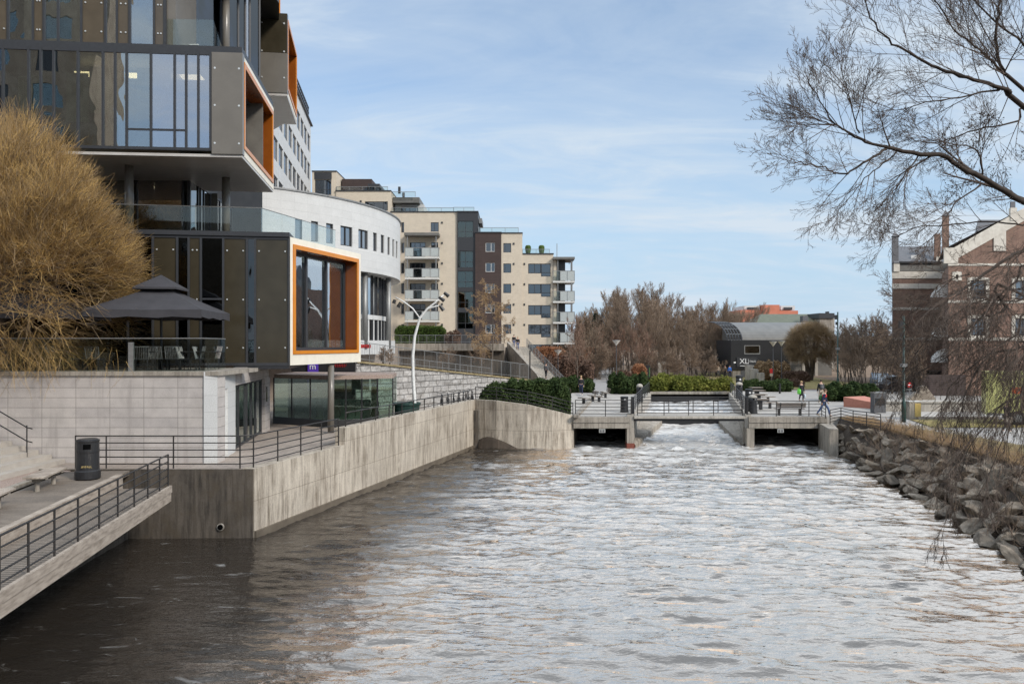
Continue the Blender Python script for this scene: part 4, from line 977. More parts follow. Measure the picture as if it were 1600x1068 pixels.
# plaza furniture
def tall_bin(label, px, d, h, w, dome=True):
    x, y = XY(px, d); t = thing('litter_bin', label, 'litter bin', (x,y,PZ))
    b = MB(); r = w/2; b.lathe([(r*1.08,0),(r*1.1,.05),(r,.16),(r*.96,h*.7),(r*.98,h*.86)], n=16); b.build('body', M['dark_metal'], t, smooth=True)
    b = MB()
    if dome: b.lathe([(r,h*.86),(r*1.02,h*.9),(r*.85,h*.97),(r*.5,h*1.01),(.02,h*1.03)], n=16)
    else: b.lathe([(r*1.02,h*.86),(r*1.04,h*.97),(r*.9,h),(.02,h)], n=16)
    b.build('lid', M['concrete_light'] if dome else M['dark_metal'], t, smooth=dome)
    b = MB(); b.box(-.06,.06,-r*1.03,-r*.97,h*.76,h*.84); b.build('opening', M['sign_white'] if not dome else M['void'], t); return t
tall_bin('dark flared litter bin with a white sticker on the left plaza', 975.5, 55.3, 1.10, .54, False)
tall_bin('dark pillar bin with a pale domed cap by the left channel railing', 999.5, 63, 1.55, .52)
tall_bin('nearest domed dark bin by the bench on the right plaza', 1176, 54.2, 1.25, .6)
tall_bin('flat-topped dark bin standing behind the domed one on the right plaza', 1170, 60, 1.35, .56, False)
tall_bin('domed bin by the right channel railing, in front of the black box bin', 1155, 67, 1.5, .58)
tall_bin('black bin with a white notice at the far end of the right channel railing', 1155, 73.5, 1.85, .62, False)
def back_bench(label, loc, rz, L=1.95):
    t = thing('bench', label, 'bench', loc, rz)
    b = MB()
    for k in range(3): b.box(-L/2,L/2,-.02+k*.15,.11+k*.15,.42,.46)
    b.build('seat', M['wood_bench'], t)
    b = MB()
    for k in range(3): z = .52+k*.115; b.bar((-L/2,-.10-.035*k,z+.05),(L/2,-.10-.035*k,z+.05),.035,.10)
    b.build('backrest', M['wood_bench'], t)
    for s in (-1,1): b = MB(); x = s*L*.36; b.box(x-.04,x+.04,.0,.36,0,.42); b.bar((x,-.05,.40),(x,-.20,.86),.05); b.build('leg', M['dark_metal'], t)
    return t
x, y = XY(1235,52.75); back_bench('slatted park bench with its back to the river on the right plaza', (x,y,PZ), 0)
def picnic(label, px, d, rz, w=1.2):
    x, y = XY(px, d); t = thing('picnic_table', label, 'picnic table', (x,y,PZ), rz, 'pedestal tables on the right plaza')
    b = MB(); b.box(-w/2,w/2,-.38,.38,.72,.78); b.build('table_top', M['wood_bench'], t)
    b = MB(); b.box(-.09,.09,-.12,.12,0,.72); b.build('leg', M['dark_metal'], t)
    b = MB(); b.box(-.4,.4,-.25,.25,.66,.72); b.build('bracket', M['dark_metal'], t); return t
picnic('pedestal table nearest the domed bin on the right plaza', 1188.5, 57.5, rad(8), 1.0)
picnic('second pedestal table behind the nearest one on the right plaza', 1186, 63, rad(8), 1.1)
picnic('third pedestal table from the front on the right plaza', 1184, 68.5, rad(8), 1.1)
picnic('farthest pedestal table on the right plaza', 1181, 73, rad(8), 1.1)
def stool(label, px, d, rz, grp, back=False):
    x, y = XY(px, d); t = thing('pedestal_seat', label, 'seat', (x,y,PZ), rz, grp)
    b = MB(); b.box(-.55,.55,-.22,.22,.42,.48); b.build('seat', M['wood_bench'], t)
    b = MB(); b.box(-.07,.07,-.10,.10,0,.42); b.build('leg', M['dark_metal'], t)
    if back: b = MB(); b.bar((-.55,.24,.62),(-.55+1.1,.24,.62),.04,.1); b.bar((-.55,.28,.78),(.55,.28,.78),.04,.1); b.bar((0,.2,.44),(0,.3,.85),.06); b.build('backrest', M['wood_bench'], t)
    return t
stool('pedestal seat facing the nearest pedestal table', 1203, 58.5, rad(10), 'pedestal seats on the right plaza')
stool('pedestal seat facing the second pedestal table', 1200, 64.5, rad(10), 'pedestal seats on the right plaza')
stool('backless pedestal seat at the kerb of the left plaza', 912, 63, rad(-60), 'pedestal seats on the left plaza')
stool('pedestal seat beside the man in dark clothes on the left plaza', 926, 66, rad(-70), 'pedestal seats on the left plaza', True)
stool('pedestal seat with a backrest in the middle of the left plaza', 936, 65, rad(-80), 'pedestal seats on the left plaza', True)
stool('farthest pedestal seat with a backrest on the left plaza', 946, 70, rad(-80), 'pedestal seats on the left plaza', True)
b = MB(); q0, q1 = G(900,652,PZ), G(928,620,PZ); b.bar((q0.x,q0.y,PZ+.08),(q1.x,q1.y,PZ+.08),.3,.16); tag(b.build('kerb', M['concrete']), 'low kerb edging the paving of the left plaza by the yew hedge', 'kerb')
b = MB(); q0, q1 = G(955,609,PZ), G(996,609,PZ); b.bar((q0.x,q0.y,PZ+.1),(q1.x,q1.y,PZ+.1),.3,.2); tag(b.build('kerb', M['rock_pale']), 'stone kerb in front of the dark shrubs on the left plaza', 'kerb')
b = MB(); q0, q1 = G(1168,610,PZ), G(1218,611,PZ); b.bar((q0.x,q0.y,PZ+.1),(q1.x,q1.y,PZ+.1),.3,.2); tag(b.build('kerb', M['rock_pale']), 'stone kerb in front of the dark shrubs on the right plaza', 'kerb')
b = MB(); x, y = XY(1218.5,76); b.tube([(x,y,PZ),(x,y,PZ+.95)], .09, 8); tag(b.build('bollard', M['dark_metal'], origin=(x,y,PZ)), 'dark bollard where the grey path meets the paving', 'bollard')

def funnel_lamp(label, px, d, ztop, zb=PZ, group='funnel lamps around the plaza'):
    x, y = XY(px, d); t = thing('street_lamp', label, 'street lamp', (x,y,zb), 0, group); H = ztop-zb
    b = MB(); b.lathe([(.11,0),(.09,.4),(.05,.5),(.045,H-.6)], n=8); b.build('pole', M['dark_metal'], t, smooth=True)
    b = MB(); b.lathe([(.05,H-.62),(.12,H-.45),(.42,H-.08),(.46,H-.03)], n=14); b.build('shade', M['lamp_glass'], t, smooth=True)
    b = MB(); b.lathe([(.47,H-.03),(.47,H),(.02,H+.02)], n=14); b.build('cap', M['galv'], t); return t
funnel_lamp('funnel-headed lamp beside the foot of the long stair', 872, 96, 6.15)
funnel_lamp('tall funnel-headed lamp in the dark shrubs of the left plaza', 963, 86, 7.3)
funnel_lamp('slender funnel-headed lamp far up the sloping path', 974, 112, 6.0)
funnel_lamp('left one of the two funnel lamps before the black building', 1208, 92, 7.2)
funnel_lamp('right one of the two funnel lamps before the black building', 1221, 94, 7.25)
funnel_lamp('far funnel lamp at the edge of the wood by the black building', 1119, 120, 4.8)
def mast(label, px, d, ztop, mat, zb=PZ, sig=True):
    x, y = XY(px, d); t = thing('lamp_mast', label, 'mast', (x,y,zb)); H = ztop-zb
    b = MB(); b.lathe([(.14,0),(.13,1.2),(.085,1.3),(.07,H)], n=8); b.build('pole', M[mat], t, smooth=True)
    b = MB(); b.box(-.28,-.07,-.1,.1,H-.75,H-.3); b.box(-.2,-.07,-.1,.1,H-1.3,H-1.0); b.build('floodlight', M['dark_metal'], t); 
    b = MB(); b.box(-.16,.16,-.16,.16,H*.52,H*.55); b.build('collar', M['galv'], t); return t
mast('tall dark green mast with small floodlights behind the right-hand shrubs', 1309, 80, 10.1, 'green_pole')
mast('dark green pole by the yellow-fronted bin on the right bank', 1412, 48.6, 8.6, 'green_pole', 2.14)

# tall white curved lamp
d = 45.2; t = thing('curved_lamp', 'tall white curved lamp post with clustered dark spotlights', 'street lamp', (XY(650,d)[0],d,EZ))
pl = [P(px,py,d) for px,py in ((649,660),(648,628),(645.5,590),(645,555),(648,525),(656,497),(668,482),(682,471),(695,459))]
b = MB(); b.tube(pl, [.10,.098,.094,.088,.08,.07,.06,.048,.035], 10); b.build('pole', M['white_paint'], t, world=True, smooth=True)
for l in (((656,497),(645,482),(632,472),(618,464)), ((664,485),(675,480),(686,477))):
    b = MB(); b.tube([P(*q,d) for q in l], [.045,.042,.038,.03], 7) if len(l) == 4 else b.tube([P(*q,d) for q in l], [.042,.038,.03], 7); b.build('arm', M['white_paint'], t, world=True, smooth=True)
for (xa,ya),(xb,yb) in (((694,457),(701,463)),((686,464),(694,470)),((687,477),(693,485)),((626,472),(622,480)),((617,468),(615,474))):
    b = MB(); b.tube([P(xa,ya,d), P(xb,yb,d)], [.08,.11], 9); b.build('spotlight', M['dark_metal'], t, world=True)
x, y = XY(636,d); t = thing('tub_planter', 'dark green tub at the foot of the white curved lamp', 'tub', (x,y,EZ))
b = MB(); b.lathe([(.6,0),(.72,1.0),(.78,1.05),(.78,1.16),(.68,1.16),(.66,1.0)], n=20); b.build('tub', M['green_pole'], t); b = MB(); b.lathe([(.64,1.0),(.02,1.04)], n=20); b.build('soil', M['soil'], t)
# rack of parked bicycles
def bicycle(px, d, rz, first=None):
    x, y = XY(px, d)
    t = thing('bicycle', 'dark bicycle parked in the row behind the river wall', 'bicycle', (x,y,EZ+.35), rz, 'bicycles parked behind the river wall')
    for s in (-1,1):
        w = MB(); w.tube([(s*.52+.33*math.cos(a*.3307), 0, .34+.33*math.sin(a*.3307)) for a in range(20)], .018, 4); wo = w.build('wheel', M['tyre'], t)
        w = MB()
        for k in range(6): w.tube([(s*.52,0,.34),(s*.52+.31*math.cos(k*1.047),0,.34+.31*math.sin(k*1.047))], .004, 3)
        w.build('spokes', M['galv'], wo)
    b = MB()
    for a, c in (((-.52,.34),(-.18,.85)),((-.18,.85),(.34,.85)),((-.1,.34),(-.18,.92)),((-.1,.34),(.36,.80)),((-.52,.34),(-.1,.34)),((.52,.34),(.33,1.02))): b.tube([(a[0],0,a[1]),(c[0],0,c[1])], .02, 5)
    b.build('frame', M['dark_metal'], t)
    b = MB(); b.tube([(.40,-.28,1.06),(.33,-.1,1.03),(.33,.1,1.03),(.40,.28,1.06)], .016, 5); b.build('handlebar', M['dark_metal'], t)
    b = MB(); b.ball((-.2,0,.95), (.14,.07,.035), 8, 4); b.build('saddle', M['black'], t); return t
bk = bicycle(690, 50.0, rad(100))
for px, d, rz in ((700,50.6,103),(709,51.2,98),(717,51.7,101),(724,52.2,97),(731,52.8,104),(738,53.4,99)): x, y = XY(px, d); dup(bk, (x,y,EZ+.35), rad(rz))

# ------------------------------------------------------------------ granite wall with ramp, upper terrace, stair
fg = Frame(556, 51.6, 828, 70.0)
gz0, gz1 = fg.hit(564,564)[1], 3.75
def gtop(u): return 5.77 + (gz1-5.77)*max(0,u)/fg.w
gr = thing('ramp_wall', 'rough granite block wall sloping down under the ramp railing', 'wall', fg.loc(), fg.rz)
b = MB(); nu, nz = 150, 16; idx = {}
for i in range(nu+1):
    u = fg.w*i/nu; zt = gtop(u)
    for j in range(nz+1):
        z = EZ-.3+(zt-EZ+.3)*j/nz
        ro = math.floor(z/.42); cu = math.floor((u+(ro % 2)*.475)/.95)
        dy = .10*noise.noise(Vector((u*2.7,z*3.1,.3)))+.07*noise.noise(Vector((u*7,z*8,4)))+.05*noise.noise(Vector((cu*3.7,ro*5.1,0)))
        idx[i,j] = len(b.v); b.v.append((u,dy,z))
for i in range(nu):
    for j in range(nz): b.f.append((idx[i,j],idx[i+1,j],idx[i+1,j+1],idx[i,j+1])); b.mi.append(0)
b.face([(0,.3,5.77),(0,.3,0),(fg.w,.3,0),(fg.w,.3,gz1)]); b.face([(0,-.05,5.77),(fg.w,-.05,gz1),(fg.w,.5,gz1),(0,.5,5.77)])
b.build('wall', M['granite'], gr)
b = MB(); b.face([(0,-.12,5.80),(fg.w,-.12,gz1+.03),(fg.w,.42,gz1+.06),(0,.42,5.84)]); b.face([(0,-.12,5.68),(fg.w,-.12,gz1-.09),(fg.w,-.12,gz1+.03),(0,-.12,5.80)]); b.build('coping', M['dry_grass'], gr)
b = MB()
pl = [(0,.5),(fg.w,.5),(fg.w,4.5),(0,4.5)]
b.face([(0,.42,5.82),(fg.w,.42,gz1+.05),(fg.w,4.4,gz1+.05),(0,4.4,5.82)]); b.face([(0,4.4,0),(0,4.4,5.82),(fg.w,4.4,gz1),(fg.w,4.4,0)]); b.face([(fg.w,.3,0),(fg.w,4.4,0),(fg.w,4.4,gz1+.05),(fg.w,.3,gz1+.05)])
b.build('ramp', M['paving_brown'], gr)
n = 15; rp = [fg.pt(fg.w*k/n, .15, 0) for k in range(n+1)]
railing('railing', 'galvanised barred railing sloping down along the granite ramp wall', [(q.x,q.y,gtop(fg.w*k/n)+.03) for k,q in enumerate(rp)], 1.28, 2, mat=M['galv'], bars=.16)
rp = [fg.pt(fg.w*(.35+.65*k/8), 4.2, 0) for k in range(9)]
railing('railing', 'second galvanised railing on the far side of the ramp', [(q.x,q.y,gtop(fg.w*(.35+.65*k/8))) for k,q in enumerate(rp)], .95, 2, mat=M['galv'], bars=.18)
b = MB(); x, y = XY(571,53.2); b.box(x-.35,x+.35,y-.05,y+.05,6.62,6.86); tag(b.build('sign_board', M['red_paint'], origin=(x,y,6.55)), 'small red sign behind the ramp railing by the white round building', 'sign')
for px, lb in ((571,''),): pass
t = thing('upper_terrace', 'spalled concrete edge of the upper terrace with a long barred fence', 'terrace wall', (-7,94.8,2))
xl_, xr_ = XY(600,94.6)[0], XY(788,94.6)[0]
b = MB(); b.box(xl_,xr_,94.3,95.0,6.1,6.95); b.build('edge_slab', M['concrete'], t, world=True)
b = MB(); b.box(xl_,xr_,94.92,95.02,2.1,6.1); b.build('back_wall', M['concrete_dark'], t, world=True)
n = 14; railing('railing', 'grey barred fence along the upper terrace edge before the apartments', [(xl_+(xr_-xl_)*k/n,94.5,6.95) for k in range(n+1)], .98, 2, mat=M['galv'], bars=.17)
# stair
stt = thing('stair', 'long concrete stair climbing to the apartment block', 'stair', (4.0,85,PZ))
s0, s1 = Vector((4.35,84.5)), Vector((.75,107)); n = 26; du = (s1-s0).normalized(); dn = Vector((-du.y,du.x))
for i in range(n):
    a = s0.lerp(s1, i/n); c = s0.lerp(s1, (i+1)/n); z = PZ+(6.45-PZ)*(i+1)/n
    pl = [a-dn*1.3, c-dn*1.3, c+dn*1.3, a+dn*1.3]; b = MB(); b.prism([tuple(p) for p in pl], z-.5, z); b.build('step', M['concrete_light'], stt, world=True)
wa = [P(847,599,83.5), P(838,584,86), P(792,534,97)]
b = MB()
for a, c in zip(wa[:-1], wa[1:]):
    for o in (0,.35): b.face([(a.x+o,a.y+o,0),(c.x+o,c.y+o,0),(c.x+o,c.y+o,c.z),(a.x+o,a.y+o,a.z)])
    b.face([(a.x,a.y,a.z),(c.x,c.y,c.z),(c.x+.35,c.y+.35,c.z),(a.x+.35,a.y+.35,a.z)])
b.build('cheek_wall', M['concrete'], stt, world=True)
rp = [(s0.lerp(s1,k/11)-dn*1.25) for k in range(12)]
railing('railing', 'galvanised railing on the right side of the long stair', [(q.x,q.y,PZ+(6.45-PZ)*k/11) for k,q in enumerate(rp)], 1.15, 3, mat=M['galv'], bars=.2)
railing('railing', 'galvanised railing on the left side of the long stair', [(q.x,q.y,PZ+(6.45-PZ)*k/11) for k,q in enumerate([(s0.lerp(s1,k/11)+dn*1.25) for k in range(12)])], 1.0, 2, mat=M['galv'])
b = MB(); x, y = XY(828,84); b.tube([(x,y,PZ),(x,y,6.2)], .07, 6); tag(b.build('signpost', M['dark_metal'], origin=(x,y,PZ)), 'plain dark post at the foot of the ramp', 'post')
# small shelter-like cabinet by the hedge
x, y = XY(886,80); t = thing('cabinet', 'grey glass cabinet peeping over the right end of the yew hedge', 'cabinet', (x,y,PZ)); b = MB(); b.box(-.55,.55,-.3,.3,0,1.15); b.build('body', M['glass_pavilion'], t); b = MB(); b.box(-.6,.6,-.35,.35,1.15,1.22); b.build('roof', M['galv'], t)

# ------------------------------------------------------------------ white round building
def circ3(a, b, c):
    ax,ay,bx,by,cx,cy = *a,*b,*c; dd = 2*(ax*(by-cy)+bx*(cy-ay)+cx*(ay-by))
    ux = ((ax*ax+ay*ay)*(by-cy)+(bx*bx+by*by)*(cy-ay)+(cx*cx+cy*cy)*(ay-by))/dd
    uy = ((ax*ax+ay*ay)*(cx-bx)+(bx*bx+by*by)*(ax-cx)+(cx*cx+cy*cy)*(bx-ax))/dd
    return Vector((ux,uy)), math.hypot(ax-ux, ay-uy)
DC, DR = circ3((-18.2,59.1),(-14.06,63.6),(-10.75,76.4))
def drum_hit(px, py, rr=None):
    rr = rr or DR; d = Vector(((px-CX)/F,1.0)); a = d.dot(d); h = d.dot(DC); cc = DC.dot(DC)-rr*rr; disc = h*h-a*cc
    t = (h-math.sqrt(max(0,disc)))/a; q = d*t
    return math.atan2(q.y-DC.y, q.x-DC.x), HC+(HY-py)*t/F
def drum(rr, th0, th1, z0, z1, holes, rev, mat, name, par):
    ths = sorted({round(th0+(th1-th0)*k/60,5) for k in range(61)} | {round(x,5) for h in holes for x in h[:2]}); zs = sorted({z0,z1} | {x for h in holes for x in h[2:]})
    b = MB(); c = lambda th, r, z: (DC.x+r*math.cos(th), DC.y+r*math.sin(th), z)
    for i in range(len(ths)-1):
        for j in range(len(zs)-1):
            mt, mz = (ths[i]+ths[i+1])/2, (zs[j]+zs[j+1])/2
            if any(h[0] < mt < h[1] and h[2] < mz < h[3] for h in holes): continue
            b.face([c(ths[i],rr,zs[j]),c(ths[i+1],rr,zs[j]),c(ths[i+1],rr,zs[j+1]),c(ths[i],rr,zs[j+1])])
        b.face([c(ths[i],rr,z1),c(ths[i+1],rr,z1),c(ths[i+1],rr-1,z1),c(ths[i],rr-1,z1)]); b.face([c(ths[i],rr,z0),c(ths[i],rr-2.5,z0),c(ths[i+1],rr-2.5,z0),c(ths[i+1],rr,z0)])
    for a, e, p, q in holes:
        b.face([c(a,rr,p),c(a,rr,q),c(a,rr-rev,q),c(a,rr-rev,p)]); b.face([c(e,rr,p),c(e,rr-rev,p),c(e,rr-rev,q),c(e,rr,q)]); b.face([c(a,rr,p),c(a,rr-rev,p),c(e,rr-rev,p),c(e,rr,p)]); b.face([c(a,rr,q),c(e,rr,q),c(e,rr-rev,q),c(a,rr-rev,q)])
    return b.build(name, mat, par, world=True)
dt = thing('round_building', 'white tiled building with a curved front and slit windows behind the glass office', 'building', (DC.x,DC.y,6.5))
z_b, z_t = 12.95, 18.5
wz0, wz1 = drum_hit(567,388.5)[1], drum_hit(567,359)[1]
wins = [(461,472),(486,497),(509.6,520.5),(532,550.5),(560,575),(583,589),(595,600.4),(605.6,609.4),(613.2,616.3),(618.6,621.5)]
hs = [(*[drum_hit(x,370)[0] for x in w],) for w in wins]; hs = [(a,e,wz0,wz1) for a,e in hs]
th0 = drum_hit(380,300)[0]; th1 = math.atan2(1.0, .35)
drum(DR, th0-.25, th1, z_b, z_t, hs, .22, M['white_tile'], 'upper_wall', dt)
b = MB(); b.lathe([(DR+.1,z_t),(DR+.1,z_t+.12),(DR-1.2,z_t+.12)], (DC.x,DC.y,0), 96); b.build('roof_trim', M['galv'], dt, world=True)
c_ = lambda th, r, z: (DC.x+r*math.cos(th), DC.y+r*math.sin(th), z)
for a, e, p, q in hs:
    f = MB(); r = DR-.16
    for th in (a,e) + ((a+(e-a)*.5,) if e-a > .045 else ()): f.bar(c_(th,r,p),c_(th,r,q),.09,.09)
    f.bar(c_(a,r,p+.04),c_(e,r,p+.04),.09,.09); f.bar(c_(a,r,q-.04),c_(e,r,q-.04),.09,.09)
    fo = f.build('window', M['win_frame'], dt, world=True); g = MB(); g.face([c_(a,r-.02,p),c_(e,r-.02,p),c_(e,r-.02,q),c_(a,r-.02,q)]); g.build('pane', M['glass_dark'], fo, world=True)
r2 = DR-1.3; ta_, tb_ = drum_hit(540,470,r2)[0], drum_hit(611,470,r2)[0]
drum(DR-.9, tb_, th1, 6.4, z_b, [], .2, M['white_tile'], 'lower_wall', dt)
b = MB()
for k in range(11): th = ta_+(tb_-ta_)*k/10; b.bar(c_(th,r2,6.5),c_(th,r2,z_b),.14,.14)
b.build('mullion', M['win_frame'], dt, world=True)['kind'] = 'stuff'
for k in range(10):
    t0_, t1_ = ta_+(tb_-ta_)*k/10, ta_+(tb_-ta_)*(k+1)/10
    g = MB(); g.face([c_(t0_,r2-.05,9.4),c_(t1_,r2-.05,9.4),c_(t1_,r2-.05,z_b),c_(t0_,r2-.05,z_b)]); g.build('pane', M['glass_office'], dt, world=True)
    g = MB(); g.face([c_(t0_,r2-.05,6.5),c_(t1_,r2-.05,6.5),c_(t1_,r2-.05,9.1),c_(t0_,r2-.05,9.1)]); g.build('pane', M['glass_black'], dt, world=True)
    g = MB(); tm = t0_+(t1_-t0_)*.35; g.face([c_(t0_,r2+.03,6.5),c_(tm,r2+.03,6.5),c_(tm,r2+.03,9.1),c_(t0_,r2+.03,9.1)]); g.build('panel', M['white_tile'], dt, world=True)
b = MB(); K = 16
for k in range(K): b.face([c_(ta_+(tb_-ta_)*k/K,r2+.08,9.05),c_(ta_+(tb_-ta_)*(k+1)/K,r2+.08,9.05),c_(ta_+(tb_-ta_)*(k+1)/K,r2+.08,9.45),c_(ta_+(tb_-ta_)*k/K,r2+.08,9.45)])
b.build('floor_band', M['white_tile'], dt, world=True)
b = MB()
for k in range(16): b.face([c_(ta_+(tb_-ta_)*k/16,r2-2.4,6.5),c_(ta_+(tb_-ta_)*(k+1)/16,r2-2.4,6.5),c_(ta_+(tb_-ta_)*(k+1)/16,r2-2.4,z_b),c_(ta_+(tb_-ta_)*k/16,r2-2.4,z_b)])
b.build('inner_wall', M['interior'], dt, world=True)
for px in (570,607): th = drum_hit(px,480,DR-.6)[0]; b = MB(); b.tube([c_(th,DR-.6,6.5),c_(th,DR-.6,z_b)], .24, 12); b.build('column', M['galv'], dt, world=True, smooth=True)
b = MB(); b.lathe([(DR-.5,6.0),(DR-.5,7.2)], (DC.x,DC.y,0), 80); b.build('base', M['white_tile'], dt, world=True)

# ------------------------------------------------------------------ striped office block far left
fs_ = Frame(395, 68, 485.5, 110.5)
so_t = thing('striped_office', 'tall white office block with dark window bands behind the glass office', 'office block', fs_.loc(), fs_.rz)
def zs_(py): return fs_.hit(484,py)[1]
bands = []
for k in range(8): bands.append((zs_(239+44.0*k), zs_(213+44.0*k)))
ztop = zs_(193)
holes = []; step = 3.55; nwin = int(fs_.w/step)
for z0, z1 in bands[:6]:
    for i in range(nwin): u = fs_.w-.5-(i+1)*step+.35; holes.append((u, u+step-.55, z0, z1))
b = MB(); wall_mb(b, 0, fs_.w, 5, ztop, holes, 12, .25); b.build('wall', M['white_tile'], so_t)
for h in holes: window(so_t, *h, y=.12, fw=.16, mull=(.38,.68), ft=.08)
b = MB(); b.box(-.1, fs_.w+.5, -.25, 12, ztop, ztop+.15); b.build('roof_edge', M['win_frame'], so_t)
b = MB(); zr = ztop+2.2
for k in range(24): u = fs_.w-6-k*1.1+5; b.bar((u,.2,ztop+.2),(u,.2,zr),.1)
for z in (zr, zr-.7): b.bar((fs_.w-26,.2,z),(fs_.w-.8,.2,z),.14)
b.build('roof_railing', M['win_frame'], so_t)['kind'] = 'stuff'

# ------------------------------------------------------------------ apartment block
fa = Frame(480, 114.0, 900, 114.0)
ap = thing('apartment_block', 'stepped cream brick apartment block with balconies and roof terraces', 'apartment block', fa.loc(), fa.rz)
X0, Y0 = 440, 240; k_ = 500/1599.0
def z6(a, b_, c, d_): return fa.rect(X0+a*k_, Y0+b_*k_, X0+c*k_, Y0+d_*k_)
def blk(name, a, top, c, holes, mat, depth=9, y=0.0, bottom=6.3, cap=True):
    u0, u1, _, z1 = z6(a, top, c, top+10); b = MB(); wall_mb(b, u0, u1, bottom, z1, holes, depth, .16)
    if y: b.v = [(p[0],p[1]+y,p[2]) for p in b.v]
    w = b.build(name, M[mat], ap)
    if cap: b = MB(); b.box(u0-.05,u1+.05,y-.12,y+depth,z1,z1+.14); b.build('roof_edge', M['win_frame'], ap)
    return z1
def wins_(rects, y=0.0, **k):
    for r in rects: window(ap, *r, y=y+.07, **k)
rowsz = [(343,390),(445,492),(546,594),(648,695),(750,797),(852,900)]
w_small = [z6(598,a,612,b_+4) for a,b_ in rowsz[0:]]; w_c = [z6(745,343,785,390)]
doors = [z6(640,a,719,a+78) for a in (443,545,648,750)]; wsm = [z6(747,a,782,a+60) for a in (443,545,648,750)]
blk('wall', 545, 293, 878, w_small+w_c+doors+wsm, 'cream_brick')
wins_(w_small+w_c+wsm, mull=(.45,)); wins_(doors, mull=(.33,.66))
st_w = [z6(880,a,958,b_) for a,b_ in ((338,420),(487,570),(587,670),(689,772),(792,876))]
blk('stair_tower', 878, 293, 982, st_w, 'win_frame', 9, -.25); wins_(st_w, -.25, mull=(.5,), trans=(.35,), mg=M['glass_pane'])
b = MB(); u0,u1,z0,z1 = z6(880,338,958,900); b.box(u0,u1,1.6,1.7,6.4,z1); b.build('inner_wall', M['interior'], ap)
br_w = [z6(1020,a,1066,a+45) for a in (447,547,652,752,852)]
blk('brown_wall', 968, 398, 1098, br_w, 'brown_clad', 9, -.5); wins_(br_w, -.5, mull=(.6,), mf=M['white_frame'])
d_w = [z6(1108,a,1147,a+46) for a in (449,550,651,752,853)]
blk('wall', 1098, 400, 1203, d_w, 'cream_brick', 9, -.35); wins_(d_w, -.35, mull=(.22,))
e_w = []
for a in (550,651,757,853):
    e_w += [z6(1232,a,1296,a+49), z6(1296,a,1344,a+64)]
blk('wall', 1200, 503, 1358, e_w, 'cream_brick', 9, -.2); 
for i, r in enumerate(e_w): window(ap, *r, y=-.13, mull=(.5,) if i % 2 == 0 else (), trans=() if i % 2 == 0 else (.3,), fw=.09)
u0,u1,z0,z1 = z6(1232,953,1344,975); window(ap, u0,u1,z0,z1, y=-.28, mull=(.5,))
# tower at the left with the tall window
u0,u1,zA,zB = z6(162,130,246,204)
blk('wall', 150, 88, 272, [z6(164,128,246,205)], 'cream_brick', 9, .3); window(ap, *z6(164,128,246,205), y=.40, mull=(.3,.7), trans=(.35,))
b = MB(); u0,u1,z0,z1 = z6(162,92,248,127); b.box(u0,u1,.24,.3,z0,z1); b.build('panel', M['win_frame'], ap)
blk('wall', 270, 187, 545, [z6(415,238,530,284)], 'cream_brick', 9, .15); window(ap, *z6(415,238,530,284), y=.24, mull=(.4,.8))
# set-back penthouse and pergola
u0,u1,z0,z1 = z6(552,236,700,290); b = MB(); b.box(u0,u1,3,9,z0,z1); ph = b.build('penthouse', M['white_tile'], ap); window(ap, *z6(585,250,670,290), y=2.9, mull=(.5,))
u0,u1,z0,z1 = z6(548,208,682,236); b = MB(); b.box(u0,u1,1.5,9,z0,z1); b.build('penthouse_roof', M['roof_grey'], ap)
u0,u1,z0,z1 = z6(278,105,478,185); b = MB(); b.box(u0,u0+4.4,3,8,z0,z1); b.build('penthouse', M['brown_clad'], ap)
b = MB(); b.box(u0+4.0,u1,2.0,7,z1-1.3,z1-.9)
for u in (u0+8.4,u1-.5): b.box(u,u+.35,2.1,2.4,z0,z1-1.302); b.box(u,u+.35,6.6,6.9,z0,z1-1.302)
b.build('pergola', M['win_frame'], ap)
u0,u1,z0,z1 = z6(985,317,1000,342); b = MB(); b.box(u0,u1,1,6,z0,z1); b.build('roof_vent', M['galv'], ap)
def roof_rail(a, top, c, bot, y=.2):
    u0,u1,z0,z1 = z6(a,top,c,bot); g = MB(); g.box(u0,u1,y,y+.03,z0,z1-.05); g.build('roof_balustrade', M['glass_rail'], ap)
    b = MB(); b.box(u0,u1,y-.02,y+.05,z1-.06,z1); n = max(2,int((u1-u0)/1.6))
    for i in range(n+1): u = u0+(u1-u0-.05)*i/n; b.box(u,u+.05,y-.02,y+.05,z0,z1-.06)
    b.build('roof_rail', M['galv'], ap)
roof_rail(272,163,530,187); roof_rail(545,183,665,208,1.0); roof_rail(549,268,860,293); roof_rail(858,266,962,291); roof_rail(984,371,1184,398,-.4); roof_rail(1203,477,1340,500,-.1)
for a in (1222,1290): u0,u1,z0,z1 = z6(a,470,a+20,500); b = MB(); b.lathe([(.3,z0),(.45,z0+.9),(.3,z0+1.3),(.45,z1+.2),(.05,z1+.4)], ((u0+u1)/2,.8,0), 8); b.build('roof_plant', M['boxhedge'], ap)
for (a, ys_) in ((802,(345,447,548,650,752,854)),(1160,(452,552,653,754,855)),(1213,(552,653,754,855)),(395,(238,))):
    for y_ in ys_:
        u0,u1,z0,z1 = z6(a-4,y_-5,a+4,y_+4); b = MB(); yy_ = 0 if a == 802 else (-.35 if a == 1160 else (-.2 if a == 1213 else .15)); b.box(u0,u1,yy_-.09,yy_-.002,z0,z1); b.build('vent', M['win_frame'], ap)
